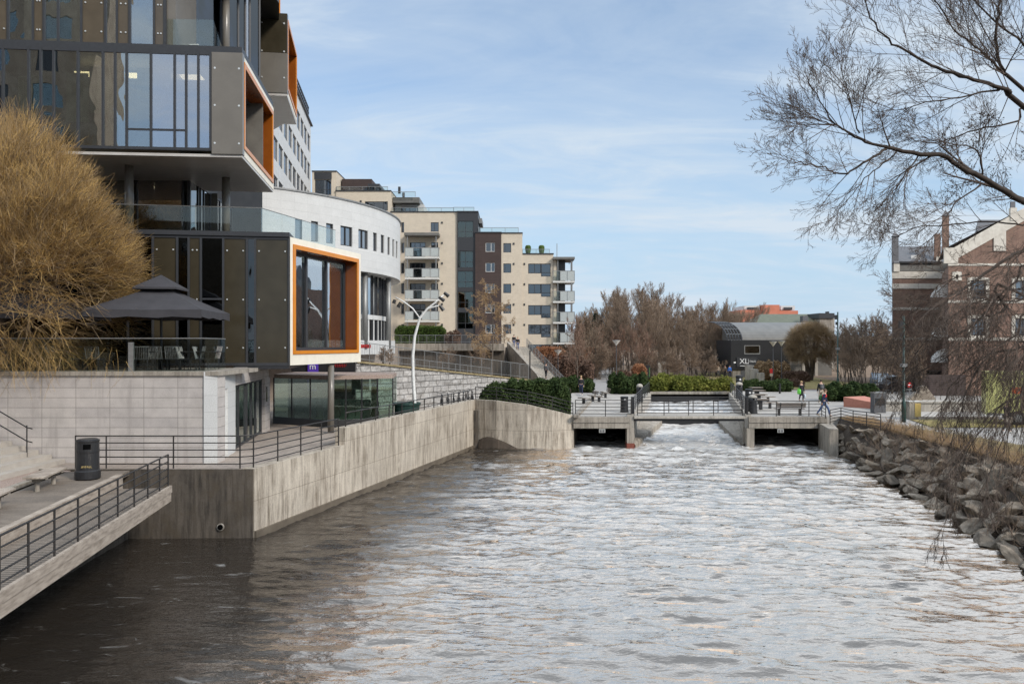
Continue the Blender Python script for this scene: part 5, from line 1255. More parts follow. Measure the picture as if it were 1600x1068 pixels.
# balconies
def balcony(a, c, ztopfront, zslab, y0, y1, mat='glass_rail', pan=4):
    u0,u1,z0,z1 = z6(a, ztopfront, c, zslab); b = MB(); b.box(u0,u1,y0,y1,z0-.26,z0); s = b.build('balcony', M['white_frame'], ap)
    for i in range(pan):
        p = u0+(u1-u0)*i/pan; q = u0+(u1-u0)*(i+1)/pan; g = MB(); g.box(p+.03,q-.03,y0+.02,y0+.05,z0+.06,z1); g.build('panel', M['frosted'] if (i+int(a)) % 4 != 2 else M['glass_rail'], s)
    b = MB(); b.box(u0,u1,y0,y0+.07,z1,z1+.07)
    for i in range(pan+1): u = u0+(u1-u0-.06)*i/pan; b.box(u,u+.06,y0-.01,y0+.06,z0,z1)
    for u in (u0,u1-.06): b.box(u,u+.06,y0+.07,y1,z1,z1+.07)
    b.build('rail', M['galv'], s)
    g = MB(); g.box(u1-.04,u1-.01,y0+.1,y1,z0+.06,z1); g.build('panel', M['frosted'], s)
flat('frosted', (.44,.47,.46), .25)
for a in (479,581,687,791): balcony(625,792,a,a+43,-2.0,-.02)
u0,u1,z0,z1 = z6(622,404,792,418); b = MB(); b.box(u0,u1,-2.1,-.02,z0,z1); b.build('balcony_canopy', M['roof_grey'], ap)
u0,u1,z0,z1 = z6(630,418,790,900); b = MB()
for u in (u0+.2,u1-.35): b.tube([(u,-1.85,6.3),(u,-1.85,z1)], .09, 6)
b.build('balcony_post', M['galv'], ap)['kind'] = 'stuff'
u0,u1,z0,z1 = z6(1358,520,1385,965); b = MB(); b.box(u0,u1+1.0,1.2,9,6.3,z1); b.build('wall', M['facade_dark'], ap)
b = MB(); u0,u1,z0,z1 = z6(1356,522,1362,965); b.box(u0,u0+.5,-.2,1.2,6.3,z1); b.build('wall', M['cream_brick'], ap)
for a in (590,690,793,895): balcony(1354,1462,a,a+48,-1.0,3.0,pan=3)
u0,u1,z0,z1 = z6(1354,520,1462,531); b = MB(); b.box(u0,u1,-1.2,4,z0,z1); b.build('balcony_canopy', M['roof_grey'], ap)
u0,u1,z0,z1 = z6(1358,531,1455,950); b = MB()
for u in (u0+2.6,u1-2.2,u1-.3): b.tube([(u,-.85,6.3),(u,-.85,z1)], .08, 6)
b.build('balcony_post', M['galv'], ap)['kind'] = 'stuff'
u0,u1,z0,z1 = z6(1380,440,1384,520); b = MB(); b.tube([(u0,2,z0),(u0,2,z1)], .05, 5); u0 = z6(1442,480,1444,520)[0]; b.tube([(u0,2,z0),(u0,2,z1-3)], .05, 5); b.build('antenna', M['galv'], ap)

# ------------------------------------------------------------------ black building with the sign, hall, far buildings
fx = Frame(1142, 113, 1234, 113)
xb = thing('black_building', 'black clad building with a white lettered sign at the end of the plaza', 'building', fx.loc(), fx.rz)
hw_ = fx.rect(1163,539,1188,553)
z1 = fx.hit(1142,531)[1]; zm = fx.hit(1142,577)[1]
b = MB(); wall_mb(b, 0, fx.w, zm, z1, [hw_], 8, .2); b.build('wall', M['black_clad'], xb)
window(xb, *hw_, y=.02, fw=.12, mf=M['galv'], mg=M['glass_sky'])
b = MB(); b.box(.3, 5.5, .2, 8, PZ-.1, zm); b.build('base_wall', M['concrete'], xb); b = MB(); b.box(1.5,3.6,.12,.2,PZ,zm-.1); b.build('door', M['cloth_grey'], xb)
a,c,p,q = fx.rect(1151,558,1183,573); b = MB(); b.box(a,c,-.12,-.01,p,q); sg = b.build('sign', M['win_frame'], xb)
zc = (p+q)/2+.1; text('XL', 1.05, M['sign_white'], sg, (a+1.0,-.14,zc), (rad(90),0,0), ext=.01); text('OSLO', .36, M['sign_white'], sg, (a+2.25,-.14,zc), (rad(90),0,0), ext=.01)
b = MB(); b.box(a+1.62,a+1.66,-.14,-.121,zc-.35,zc+.35); b.box(a+.45,a+2.5,-.14,-.121,p+.12,p+.19); b.build('sign_rule', M['sign_white'], sg)
b = MB(); u,z = fx.hit(1148,566); b.box(u-.15,u+.15,-.05,-.01,z-.1,z+.1); b.build('notice', M['sign_white'], xb)
hl = thing('vaulted_hall', 'grey barrel-roofed hall with a lattice of curved ribs at its left end', 'hall', (40,122,PZ))
def arc(t): return (119+11*math.sin(t*1.35), 7.35+3.1*(1-math.cos(t*1.35))*1.25 if False else 7.35+2.95*math.sin(t*1.5))
b = MB(); xL, xR = XY(1160,119)[0], XY(1300,119)[0]
ar = [(119+12*(1-math.cos(k/10*1.5)), 7.4+3.0*math.sin(k/10*1.5)) for k in range(11)]
for (ya,za),(yb,zb) in zip(ar[:-1], ar[1:]): b.face([(xL,ya,za),(xR,ya,za),(xR,yb,zb),(xL,yb,zb)])
b.face([(xL,119,PZ)]+[(xL,y,z) for y,z in ar]+[(xL,131,PZ)]); b.face([(xL,119.1,PZ),(xR,119.1,PZ),(xR,119.1,7.4),(xL,119.1,7.4)]); b.build('roof', M['roof_grey'], hl, world=True)
for k in range(6):
    x = XY(1136+k*4.6,119)[0]; b = MB(); b.tube([(x,y-.1,z+.05) for y,z in ar], .09, 5); b.build('rib', M['win_frame'], hl, world=True)
b = MB()
for y,z in ar[::2]: b.tube([(XY(1136,119)[0],y-.1,z+.05),(xL,y-.1,z+.05)], .05, 4)
b.build('lattice_bar', M['galv'], hl, world=True)['kind'] = 'stuff'
gb = thing('copper_roof_building', 'low building with a green copper roof and a dark roof box behind the vaulted hall', 'building', (55,150,PZ))
xA, xB, xC = XY(1181,150)[0], XY(1192,155)[0], XY(1300,150)[0]
zc0, zc1 = P(0,505,150).z, P(0,490.5,156).z
b = MB(); b.face([(xA,150,zc0),(xC,150,zc0),(xC,156,zc1),(xB,156,zc1)]); b.face([(xA,150,zc0),(xB,156,zc1),(xA,162,zc0)]); b.face([(xC,162,zc0),(xA,162,zc0),(xB,156,zc1),(xC,156,zc1)]); b.build('roof', M['copper'], gb, world=True)
b = MB(); b.box(xA+.3,xC,150.3,161.7,PZ,zc0-.02); b.build('wall', M['concrete'], gb, world=True)
b = MB(); b.box(XY(1280,149)[0],XY(1304,149)[0],149,155,P(0,497,149).z,P(0,489,149).z); b.box(XY(1296,149)[0],XY(1299,149)[0],150,151,P(0,489,149).z,P(0,486,149).z); b.build('roof_box', M['win_frame'], gb, world=True)
b = MB(); b.box(XY(1282,149)[0],XY(1305,149)[0],149.3,155,PZ,P(0,497.2,149).z); b.build('tower', M['concrete'], gb, world=True)
b = MB(); b.box(XY(1256,149)[0],XY(1264,149)[0],149.5,151,P(0,505,149).z,P(0,493,149).z); b.build('chimney', M['slate'], gb, world=True)
pk = thing('pink_building', 'salmon pink building with pale roof cabins far behind the copper roof', 'building', (90,260,PZ))
def pkbox(a, c, t, bt, mat, nm_, d=260): b = MB(); b.box(XY(a,d)[0],XY(c,d)[0],d,d+14,P(0,bt,d).z,P(0,t,d).z); return b.build(nm_, M[mat], pk, world=True)
pkbox(1157,1198,484,530,'pink_render','wall'); pkbox(1193,1218,476,530,'pink_render','wall',258); pkbox(1218.1,1247,485,530,'pink_render','wall',259)
for a, c in ((1163,1187.5),(1220,1242)): pkbox(a,c,477.5,484,'white_tile','roof_cabin',261); pkbox(a+5,c-4,480,483.5,'win_frame','louvre',260.6)

# ------------------------------------------------------------------ brick building on the right
fb1 = Frame(1394, 88, 1486, 88); fb2 = Frame(1482, 73, 1760, 73)
bb = thing('brick_building', 'old red brick building with pale stone bands and slate roofs behind the bare branches', 'building', fb1.loc(), 0)
SKEW = .49
def bpart(fr, name, mb, mat): b = MB(); b.v = [tuple(fr.pt(p[0]+SKEW*max(0,p[1]), p[1], p[2])) for p in mb.v]; b.f = mb.f; b.mi = mb.mi; return b.build(name, M[mat], bb, world=True)
h1 = fb1.hit(1400,424)[1]
b = MB(); wall_mb(b, 0, fb1.w+8, 1.5, h1, [fb1.rect(1415,549,1434,575)], 14, .2); bpart(fb1, 'wall', b, 'red_brick')
def band(fr, pa, pb, ya, yb, mat='stone_pale', pr=.07): 
    a,c,p,q = fr.rect(pa,ya,pb,yb); b = MB(); b.box(a,c,-pr,.0-.002,p,q); bpart(fr, 'stone_band', b, mat)
for ya, yb in ((424,435),(443,451),(480,484),(527,531)): band(fb1, 1393.5, 1486, ya, yb)
band(fb1, 1404, 1470, 413, 423, 'roof_grey', .05); band(fb1, 1404,1470,408.5,411,'win_frame',.3)
a,c,zr0,zr1 = fb1.rect(1403,376,1486,409); b = MB(); b.face([(a,0,zr0),(c,0,zr0),(c,5,zr1),(a,5,zr1)]); b.face([(a,5,zr1),(c,5,zr1),(c,10,zr0),(a,10,zr0)]); b.face([(a,0,zr0),(a,5,zr1),(a,10,zr0)]); bpart(fb1, 'roof', b, 'slate')
b = MB(); b.box(a,c,0,10,h1-.1,zr0-.005); bpart(fb1, 'attic_wall', b, 'roof_grey')
b = MB(); s_ = fb1.rect(1414,399,1429,407,1.4); b.box(s_[0],s_[1],1.0,1.3,s_[2],s_[3]); bpart(fb1, 'skylight', b, 'white_tile')
def pier(fr, pa, pb, yt, yb, mat, y=-.15, cap=True):
    a,c,p,q = fr.rect(pa,yt,pb,yb); b = MB(); b.box(a,c,y,y+(c-a),p,q); o = bpart(fr, 'pier', b, mat)
    if cap: b = MB(); m = (a+c)/2; w = (c-a)*.62; 
    if cap:
        pl = [(m-w,y-.1),(m+w,y-.1),(m+w,y+(c-a)+.1),(m-w,y+(c-a)+.1)]; top = (m, y+(c-a)/2, q+.65)
        for i in range(4): b.face([(*pl[i],q),(*pl[(i+1)%4],q),top])
        bpart(fr, 'pier_cap', b, 'slate')
pier(fb1,1393,1403,369.5,424,'slate'); pier(fb1,1395,1404.5,411,424.5,'stone_pale',-.2); pier(fb1,1460,1470,364,425,'red_brick',.5,False); pier(fb1,1463,1471,400,425,'stone_pale',.3,False)
wq = fb1.rect(1415,549,1434,575); window(bb, wq[0],wq[1],wq[2],wq[3], y=.08, fw=.14, mf=M['white_frame'])
# gabled front
o2 = fb2
zr = lambda py: o2.hit(1500,py)[1]; uu = lambda px: o2.U(px)
wl = [(o2.rect(1517,438,1540,467)),(o2.rect(1586,438,1612,467)),(o2.rect(1517,497,1540,524)),(o2.rect(1586,497,1612,524)),(o2.rect(1493,429,1497,436))]
pk_ = (uu(1612), zr(318))
b = MB(); wall_mb(b, 0, o2.w, 1.5, zr(412), wl, 12, .2); bpart(o2, 'wall', b, 'red_brick')
b = MB(); tri = [(0,zr(411.9)),(0,zr(389)),(uu(1490),zr(389)),pk_,(uu(1734),zr(389)),(o2.w,zr(389)),(o2.w,zr(411.9))]
b.face([(u,.0,z) for u,z in tri]); b.face([(u,.6,z) for u,z in tri][::-1]); bpart(o2, 'gable', b, 'red_brick')
def rake(u0,z0,u1,z1,t):
    b = MB(); pts = [(u0,-.14,z0),(u1,-.14,z1),(u1,-.14,z1-t),(u0,-.14,z0-t)]; b.face(pts); b.face([(p[0],-.02,p[2]) for p in pts][::-1]); b.face([(u0,-.14,z0),(u0,.7,z0),(u1,.7,z1),(u1,-.14,z1)]); b.face([(u0,-.14,z0-t),(u1,-.14,z1-t),(u1,-.02,z1-t),(u0,-.02,z0-t)]); bpart(o2, 'stone_coping', b, 'stone_pale')
rake(uu(1490),zr(387),pk_[0],pk_[1],1.15); rake(pk_[0],pk_[1],uu(1734),zr(387),1.15)
b = MB(); b.box(uu(1474),uu(1496),-.13,-.003,zr(411.5),zr(387)); bpart(o2, 'stone_quoin', b, 'stone_pale')
b = MB(); b.box(uu(1552),uu(1571),-.10,-.003,zr(392),zr(358)); bpart(o2, 'stone_panel', b, 'stone_pale')
for ya, yb in ((411.5,415),(469,473),(527,532)): band(o2, 1481, 1760, ya, yb)
for w, m in zip(wl, ((.5,),)*4+((),)):
    a,c,p,q = w; b = MB(); 
    for r in ((a-.32,a,p-.1,q+.25),(c,c+.32,p-.1,q+.25),(a,c,q,q+.3),(a,c,p-.2,p)): b.box(r[0],r[1],-.05,-.004,r[2],r[3])
    bpart(o2, 'window_surround', b, 'stone_pale')
    f = MB(); ft = .06; y = .1
    for r in ((a,a+.1,p,q),(c-.1,c,p,q),(a+.1,c-.1,p,p+.1),(a+.1,c-.1,q-.1,q),((a+c)/2-.05,(a+c)/2+.05,p+.1,q-.1),(a+.1,c-.1,(p+q)/2-.03,(p+q)/2+.03)): f.box(r[0],r[1],y,y+ft,r[2],r[3])
    fo = bpart(o2, 'window', f, 'win_frame'); g = MB(); g.box(a,c,.13,.15,p,q); g2 = MB(); g2.v = [tuple(o2.pt(*v)) for v in g.v]; g2.f = g.f; g2.mi = g.mi; g2.build('pane', M['glass_dark'], fo, world=True)
# roof behind the gable
zA_, zR_ = zr(388), zr(318)
b = MB(); u0 = uu(1474); b.face([(u0,.6,zA_),(pk_[0],.6,pk_[1]),(pk_[0],12,pk_[1]),(u0,12,zA_)]); b.face([(pk_[0],.6,pk_[1]),(uu(1750),.6,zA_),(uu(1750),12,zA_),(pk_[0],12,pk_[1])]); bpart(o2, 'roof', b, 'slate')
b = MB(); a,c,p,q = o2.rect(1478,336,1600,388,6); b.face([(a,6,p),(c,6,p),(c,9,q),(a+.5,9,q)]); b.face([(a,6,p),(a+.5,9,q),(a,12,p)]); bpart(o2, 'rear_roof', b, 'slate')
pier(o2,1475,1486,329,392,'red_brick',3.0); pier(o2,1577,1587,325,345,'stone_pale',-.2,False); pier(o2,1578.5,1585.5,315,325,'slate',-.1,False)
for py in (442,505,545):
    u0, z = o2.hit(1482,py)[0], zr(py); b = MB(); K = 8
    for k in range(K):
        a0, a1 = math.pi/2*k/K, math.pi/2*(k+1)/K
        b.face([(-1.55*math.sin(a0),1.0,z-1.25+1.25*math.cos(a0)),(-1.55*math.sin(a1),1.0,z-1.25+1.25*math.cos(a1)),(-1.55*math.sin(a1),3.4,z-1.25+1.25*math.cos(a1)),(-1.55*math.sin(a0),3.4,z-1.25+1.25*math.cos(a0))])
    b.face([(0,1.0,z-1.25)]+[(-1.55*math.sin(math.pi/2*k/K),1.0,z-1.25+1.25*math.cos(math.pi/2*k/K)) for k in range(K+1)]); bpart(o2, 'awning', b, 'white_frame')
for k in range(3): a = fb1.rect(1452+0*k,0,1453,1)
b = MB(); u0,u1,z0,z1 = fb1.rect(1405,578,1466,612); b.box(u0,u1,-3.0,-.01,1.5,z1); bpart(fb1, 'garage', b, 'facade_dark')
b = MB(); u0,u1,z0,z1 = o2.rect(1490,585,1508,612); b.box(u0-3,u1,-.12,-.01,1.5,z1); bpart(o2, 'door', b, 'brown_clad')
# building behind the photographer whose brick front the glass office mirrors
rb_ = thing('mirrored_building', 'brown office building behind the viewpoint, mirrored in the glass facades', 'office building', (-80,-30,0))
hs = []
for r in range(12):
    for k in range(15): hs.append((4+k*5.2, 6.6+k*5.2, 3+r*4.2, 5.6+r*4.2))
b = MB(); wall_mb(b, 0, 83, 0, 53, hs, 10, .3); b.v = [(-119+p[0],-25-p[1],p[2]) for p in b.v]; b.build('wall', M['cream_brick'] if False else M['panel_brown2'] if 'panel_brown2' in M else pm('panel_brown2', [(.24,.18,.125),(.36,.285,.205)], .6, .9, 0), rb_, world=True)
rm_ = random.Random(6)
for a,c,p,q in hs: g = MB(); g.box(-119+a,-119+c,-25.2,-25.15,p,q); g.build('window', M[rm_.choice(('facade_dark','facade_dark','curtain','glass_pane'))], rb_, world=True)

mb2 = thing('mirrored_building', 'lower dark brick house behind the viewpoint, mirrored in the dark facade panels', 'house', (-30,-28,0))  # added mass in place of trees, keeping the panels' reflections dark
hs = [(3+k*4.6, 5+k*4.6, 3.5+r*4.2, 6+r*4.2) for k in range(6) for r in range(4)]
b = MB(); wall_mb(b, 0, 33, 0, 21, hs, 9, .3); b.v = [(-46.9+p[0],-25-p[1],p[2]) for p in b.v]; b.build('wall', M['panel_brown'], mb2, world=True)
for a,c,p,q in hs: g = MB(); g.box(-46.9+a,-46.9+c,-25.2,-25.15,p,q); g.build('window', M['glass_dark'], mb2, world=True)
# ------------------------------------------------------------------ trees
def rvec(rg, s=1.0): return Vector((rg.gauss(0,s), rg.gauss(0,s), rg.gauss(0,s)))
def grow_path(rg, p, d, L, n, wob, up=0.0):
    pts = [p.copy()]; d = d.normalized()
    for i in range(n):
        d = (d + rvec(rg, wob) + Vector((0,0,up))).normalized(); p = p + d*(L/n); pts.append(p)
    return pts
def branchlets(mb, rg, pts, r0, L, lev, maxlev, cnt, ratio=.55, spread=.75, up=.05, wob=.13, rmin=.012, sides=3, start=.25, mbs=None):
    """spawn children along a parent path; lev is the child's level"""
    m = len(pts)-1
    for k in range(cnt[lev]):
        t = start + (1-start)*(k+rg.random())/cnt[lev]; f = t*m; i = min(int(f), m-1); p = pts[i].lerp(pts[i+1], f-i); d = (pts[i+1]-pts[i]).normalized()
        s = rvec(rg).normalized(); s = (s - d*s.dot(d)).normalized()
        nd = (d*(1-spread*.55) + s*spread*rg.uniform(.6,1.2) + Vector((0,0,up))).normalized()
        l = L*(1.05-.5*t)*rg.uniform(.65,1.15); r = max(rmin, r0*(1-.6*t))
        n = 4 if lev < maxlev-1 else (3 if lev < maxlev else 2)
        pp = grow_path(rg, p, nd, l, n, wob, up*.6)
        tgt = mbs[min(lev, len(mbs)-1)] if mbs else mb
        tgt.tube(pp, [max(rmin*.6, r*(1-.65*j/n)) for j in range(n+1)], 5 if lev == 0 else sides, False)
        if lev < maxlev: branchlets(mb, rg, pp, max(rmin, r*.55), l*ratio, lev+1, maxlev, cnt, ratio, spread, up, wob, rmin, sides, .2, mbs)
def bare_tree(seed, H, crown_mat, label, cat='tree', name='bare_tree', group=None, loc=(0,0,0), cnt=(16,8,7,4), spread=.7, trunk_r=None, up=.12, rmin=.018, limb=.42, nt=1, start=.22, ratio=.5, bark='bark_grey', wob=.13):
    rg = random.Random(seed); t = thing(name, label, cat, loc, 0, group); tk, cr = MB(), MB()
    for q in range(nt):
        base = Vector((0,0,-.1)) if nt == 1 else Vector((rg.uniform(-.5,.5), rg.uniform(-.5,.5), -.1))
        d = Vector((0,0,1)) if nt == 1 else Vector((rg.gauss(0,.22), rg.gauss(0,.22), 1))
        pts = grow_path(rg, base, d, H*rg.uniform(.82,1.0), 9, .06, .05); r = trunk_r or H*.011
        tk.tube(pts, [r*(1.25 if j == 0 else 1)*(1-.9*j/9) for j in range(10)], 7, False)
        branchlets(cr, rg, pts, r*.5, H*limb, 0, len(cnt)-1, cnt, ratio, spread, up, wob, rmin, 3, start, [tk, cr])
    tk.build('trunk', M[bark], t, smooth=True); cr.build('crown', M[crown_mat], t); return t
WG = 'bare trees of the wood beyond the plaza'
WL = 'leafless brown tree in the wood beyond the plaza'
protos = [bare_tree(100+i, (13,15,12,14)[i], 'twig_wood', WL, group=WG, cnt=(22,8,6,3), rmin=.019, wob=.07, spread=.52, up=.20, ratio=.6, limb=.40) for i in range(4)]
protos.append(bare_tree(120, 9, 'twig_red', 'leafless reddish bushy tree at the foot of the wood', group='reddish bare trees by the plaza', cnt=(20,8,6,3), spread=.6, rmin=.016, wob=.08, up=.18, ratio=.58))
rg = random.Random(5); used = set()
def place(pi, px, d, ytop, label=None, zb=PZ):
    o = protos[pi]; x, y = XY(px, d); H = (13,15,12,14,9)[pi]*.97; s = (P(px,ytop,d).z-zb)/H; sx = max(.75, min(1.3, s))
    if pi in used: o = dup(o, (x,y,zb), rg.uniform(0,6.28), label, (s*1.05*rg.uniform(.85,1.15),)*2+(s,))
    else: used.add(pi); o.location = (x,y,zb); o.scale = (s*1.05,)*2+(s,); o.rotation_euler = (0,0,rg.uniform(0,6)); 
    if label: o['label'] = label
wood = [(945,150,478),(960,140,468),(975,150,462),(990,132,470),(1003,145,455),(1018,150,463),(1030,138,468),(1042,150,478),(1054,140,490),(1066,150,496),(1080,135,492),(1095,150,490),(1108,140,487),(1122,150,484),(1135,138,492),(1145,150,489),(1160,170,492),
        (935,170,486),(950,175,475),(970,178,468),(987,175,460),(1010,175,458),(1035,178,472),(1060,175,494),(1090,178,489),(1116,175,488),(1140,170,486),(955,125,500),(985,118,492),(1012,120,490),(1035,118,505),(1060,116,512),(1085,122,508),(1104,128,512),(1125,135,515),(1000,112,505),(1047,112,520),(1066,110,530),(1085,125,528),(1112,130,526),(1140,134,520),(925,185,492),(912,190,494),(1178,165,490),(965,130,485),(1025,130,478)]
rgw = random.Random(77)
for k in range(34):
    d = rgw.uniform(108,185); px = rgw.uniform(905,1150); env = 470+abs(px-1005)*.17+ (18 if 1050 < px < 1100 else 0)
    
    if px > 1080 and d < 128: d += 22
    wood.append((px, d, env+rgw.uniform(0,34)))
for k in range(16): wood.append((rgw.uniform(1075,1165), rgw.uniform(125,180), rgw.uniform(487,503)))
for i, (px, d, yt) in enumerate(wood): place(i % 4, px+rg.uniform(-4,4), d, yt+rg.uniform(-3,5))
for px, d, yt, lb in ((903,92,512,'reddish bare tree by the path above the walking man in dark clothes'),(990,104,516,'reddish bare tree behind the orange hedge of the left plaza'),(886,118,520,None),(935,112,522,None),(962,108,520,None),(1015,108,528,None)): place(4, px, d, yt, lb)
# scrub and bare shrubs on the right before the brick building
sh = bare_tree(131, 7, 'twig_wood', 'grey-brown multi-stemmed bare shrub before the brick building', 'shrub', 'bare_shrub', 'bare shrubs before the brick building', cnt=(12,8,7,3), nt=4, trunk_r=.05, spread=.6, rmin=.013, limb=.4)
spots = [(1322,86,520),(1338,80,512),(1352,84,508),(1366,78,500),(1380,82,510),(1345,95,505),(1330,100,515),(1392,76,520),(1362,98,512),(1405,70,530),(1318,110,520),(1372,104,500),(1436,68,540)]
for i, (px, d, yt) in enumerate(spots):
    x, y = XY(px, d); s = (P(px,yt,d).z-PZ)/7
    if i == 0: sh.location = (x,y,PZ); sh.scale = (s,)*3
    else: dup(sh, (x,y,PZ), rg.uniform(0,6.28), None, (s*rg.uniform(.8,1.1),)*2+(s,))
for i in range(34):
    px = rg.uniform(1000,1150) if i < 22 else rg.uniform(905,1000); d = rg.uniform(104,124); x, y = XY(px, d); s = rg.uniform(.35,.7)
    if px > 1135: continue
    dup(sh, (x,y,PZ), rg.uniform(0,6.28), 'low twiggy undergrowth shrub at the edge of the wood', (s*1.5,s*1.5,s))['group'] = 'undergrowth shrubs at the edge of the wood'
# larch-like tree in front of the brown wall, golden round willow, conifers
t = bare_tree(140, 10.5, 'larch', 'drooping golden-brown tree in front of the dark brown apartment wall', loc=(*XY(768,91),PZ+1), cnt=(22,9,8,4), spread=.9, up=-.10, rmin=.016, limb=.36)
t.scale = (1,1,(P(0,438,91).z-PZ-1)/10.5)
def ball_willow(label, px, d, zc, rx, rz, mat, n, seed, r=.011):
    rg = random.Random(seed); x, y = XY(px, d); t = thing('golden_willow', label, 'willow', (x,y,PZ)); tk, cr = MB(), MB(); c = Vector((0,0,zc-PZ))
    for k in range(11):
        a = rg.uniform(0,6.28); e = rg.uniform(-.1,1.3); dv = Vector((math.cos(a)*math.cos(e)*rx, math.sin(a)*math.cos(e)*rx, math.sin(e)*rz)); m = Vector((dv.x*.25,dv.y*.25,c.z*.62))
        tk.tube([(rg.gauss(0,.15),rg.gauss(0,.15),0), m, c+dv*.45, c+dv*.7], [.16,.12,.07,.035], 5, False)
    for k in range(n):
        dv = rvec(rg).normalized()
        if dv.z < -.75: continue
        lump = 1+.12*noise.noise(dv*2.6+Vector((seed,0,0))); f = rg.uniform(.45,.82); s_ = Vector((dv.x*rx,dv.y*rx,dv.z*rz))*lump; p = c+s_*f
        for j in range(7):
            dd = (dv+rvec(rg,.42)+Vector((0,0,.2))).normalized(); L = s_.length*(1-f)*rg.uniform(.7,1.1); cr.tube(grow_path(rg, p+rvec(rg,.08), dd, L, 2, .12, .05), [r,r*.8,r*.4], 3, False)
    tk.build('trunk', M['bark_grey'], t); cr.build('crown', M[mat], t); return t
ball_willow('round golden-brown willow beside the vaulted hall', 1266, 104, P(0,541,104).z, 3.5, 3.5, 'twig_gold_pale', 1500, 150)
def leaves(mb, rg, n, fn, size, flatn=.0):
    """n small leaf quads; fn() gives a point"""
    for _ in range(n):
        p = fn(); a = rvec(rg).normalized(); b_ = a.cross(rvec(rg)).normalized(); s = size*rg.uniform(.6,1.3)
        mb.v.extend([tuple(p-a*s), tuple(p+b_*s*.42), tuple(p+a*s), tuple(p-b_*s*.42)]); k = len(mb.v); mb.f.append((k-4,k-3,k-2,k-1)); mb.mi.append(0)
def conifer(label, px, d, ytop, w):
    x, y = XY(px,d); H = P(px,ytop,d).z-PZ; rg = random.Random(int(px)); t = thing('pine_tree', label, 'tree', (x,y,PZ), 0, 'conifers at the left end of the wood')
    b = MB(); b.tube([(0,0,0),(0,0,H)], [.22,.03], 6); b.build('trunk', M['bark'], t); b = MB()
    n = 26
    for i in range(n):
        z = H*(.25+.74*i/n); L = w*(1-i/n)**.8*rg.uniform(.7,1.1)+.25
        for k in range(7):
            a = rg.uniform(0,6.28); e = Vector((math.cos(a)*L, math.sin(a)*L, -.25*L+.1))
            def fn(): f = rg.uniform(.15,1); return Vector((0,0,z))+e*f+rvec(rg,.10*L)
            leaves(b, rg, 22, fn, .17)
    b.build('crown', M['pine'], t); return t
conifer('dark conifer with a pointed top beside the apartment balconies', 931, 160, 487, 2.6)
conifer('shorter dark conifer left of the pointed one', 917, 165, 494, 2.2)
conifer('dark conifer beyond the balconies, furthest left', 905, 172, 498, 2.0)

# ------------------------------------------------------------------ evergreen shrubs and hedges
def shrub(name, label, cat, loc, blobs, mat, n, size, group=None, seed=1, stems=True, spiky=0.0):
    rg = random.Random(seed); t = thing(name, label, cat, loc, 0, group); b = MB(); V = [bx*by*bz for _,_,_,bx,by,bz in blobs]; tot = sum(V)
    for (cx,cy,cz,rx,ry,rz), v in zip(blobs, V):
        def fn():
            d = rvec(rg).normalized(); f = rg.random()**.25
            k = 1+.22*noise.noise(Vector((d.x*2.3+cx, d.y*2.3+cy, d.z*2.3+seed)))+spiky*max(0,d.z)*rg.random()
            return Vector((cx+d.x*rx*f*k, cy+d.y*ry*f*k, max(.02, cz+d.z*rz*f*k)))
        leaves(b, rg, int(n*v/tot), fn, size)
    b.build('foliage', M[mat], t)
    if stems:
        b = MB()
        for (cx,cy,cz,rx,ry,rz) in blobs: b.tube([(cx,cy,0),(cx,cy,cz)], .05, 5)
        b.build('stem', M['bark'], t)['kind'] = 'stuff'
    return t
def clipped(name, label, cat, poly, z0, z1f, mat, n, size, seed=1, group=None, fuzz=.12):
    """trimmed hedge: leaves through a long body following plan points; z1f(t) is the top"""
    rg = random.Random(seed); p0 = poly[0]; t = thing(name, label, cat, (p0[0],p0[1],z0), 0, group); b = MB()
    L = [0]
    for a, c in zip(poly[:-1], poly[1:]): L.append(L[-1]+math.hypot(c[0]-a[0], c[1]-a[1]))
    def fn():
        s = rg.random()*L[-1]; i = max(j for j in range(len(L)-1) if L[j] <= s); f = (s-L[i])/(L[i+1]-L[i]); a, c = poly[i], poly[i+1]
        w = a[2]+(c[2]-a[2])*f; x = a[0]+(c[0]-a[0])*f; y = a[1]+(c[1]-a[1])*f; h = z1f(s/L[-1])-z0
        h *= 1+fuzz*noise.noise(Vector((s*.9,seed,0)))+fuzz*.7*noise.noise(Vector((s*2.6,seed,4)))
        # mostly near the outer skin
        if rg.random() < .8:
            q = rg.random()
            if q < .45: oy, z = -w/2+rg.gauss(0,.07), rg.random()*h
            elif q < .85: oy, z = rg.uniform(-w/2,w/2), h+rg.gauss(0,.09)
            else: oy, z = w/2, rg.random()*h
        else: oy, z = rg.uniform(-w/2,w/2), rg.random()*h
        e = min(s, L[-1]-s)
        if e < .5: z *= .75+.5*e
        n_ = .12*noise.noise(Vector((s*1.7,z*2,seed)))
        return Vector((x-p0[0]+rg.gauss(0,.05), y-p0[1]+oy-n_, max(.02,z)))
    leaves(b, rg, n, fn, size); b.build('foliage', M[mat], t)
    c_ = MB()
    for (a, c), (la, lc) in zip(zip(poly[:-1], poly[1:]), zip(L[:-1], L[1:])):
        h = min(z1f(la/L[-1]), z1f(lc/L[-1]))-z0-.3; w = min(a[2],c[2])*.55
        c_.bar((a[0]-p0[0],a[1]-p0[1],h/2),(c[0]-p0[0],c[1]-p0[1],h/2), max(w,.1), max(h,.1))
    c_.build('branches', M['bark'], t); return t
clipped('yew_hedge', 'big dark green clipped yew hedge on top of the bulging river wall', 'hedge', [(-2.1,54.3,1.7),(.2,53.9,2.0),(2.3,54.0,2.0),(3.9,54.4,1.5)], 2.2, lambda t: 3.72+.55*min(1,t*3.0)+.05*math.sin(t*9)-.35*max(0,t-.6), 'yew', 36000, .10, 3, fuzz=.16)
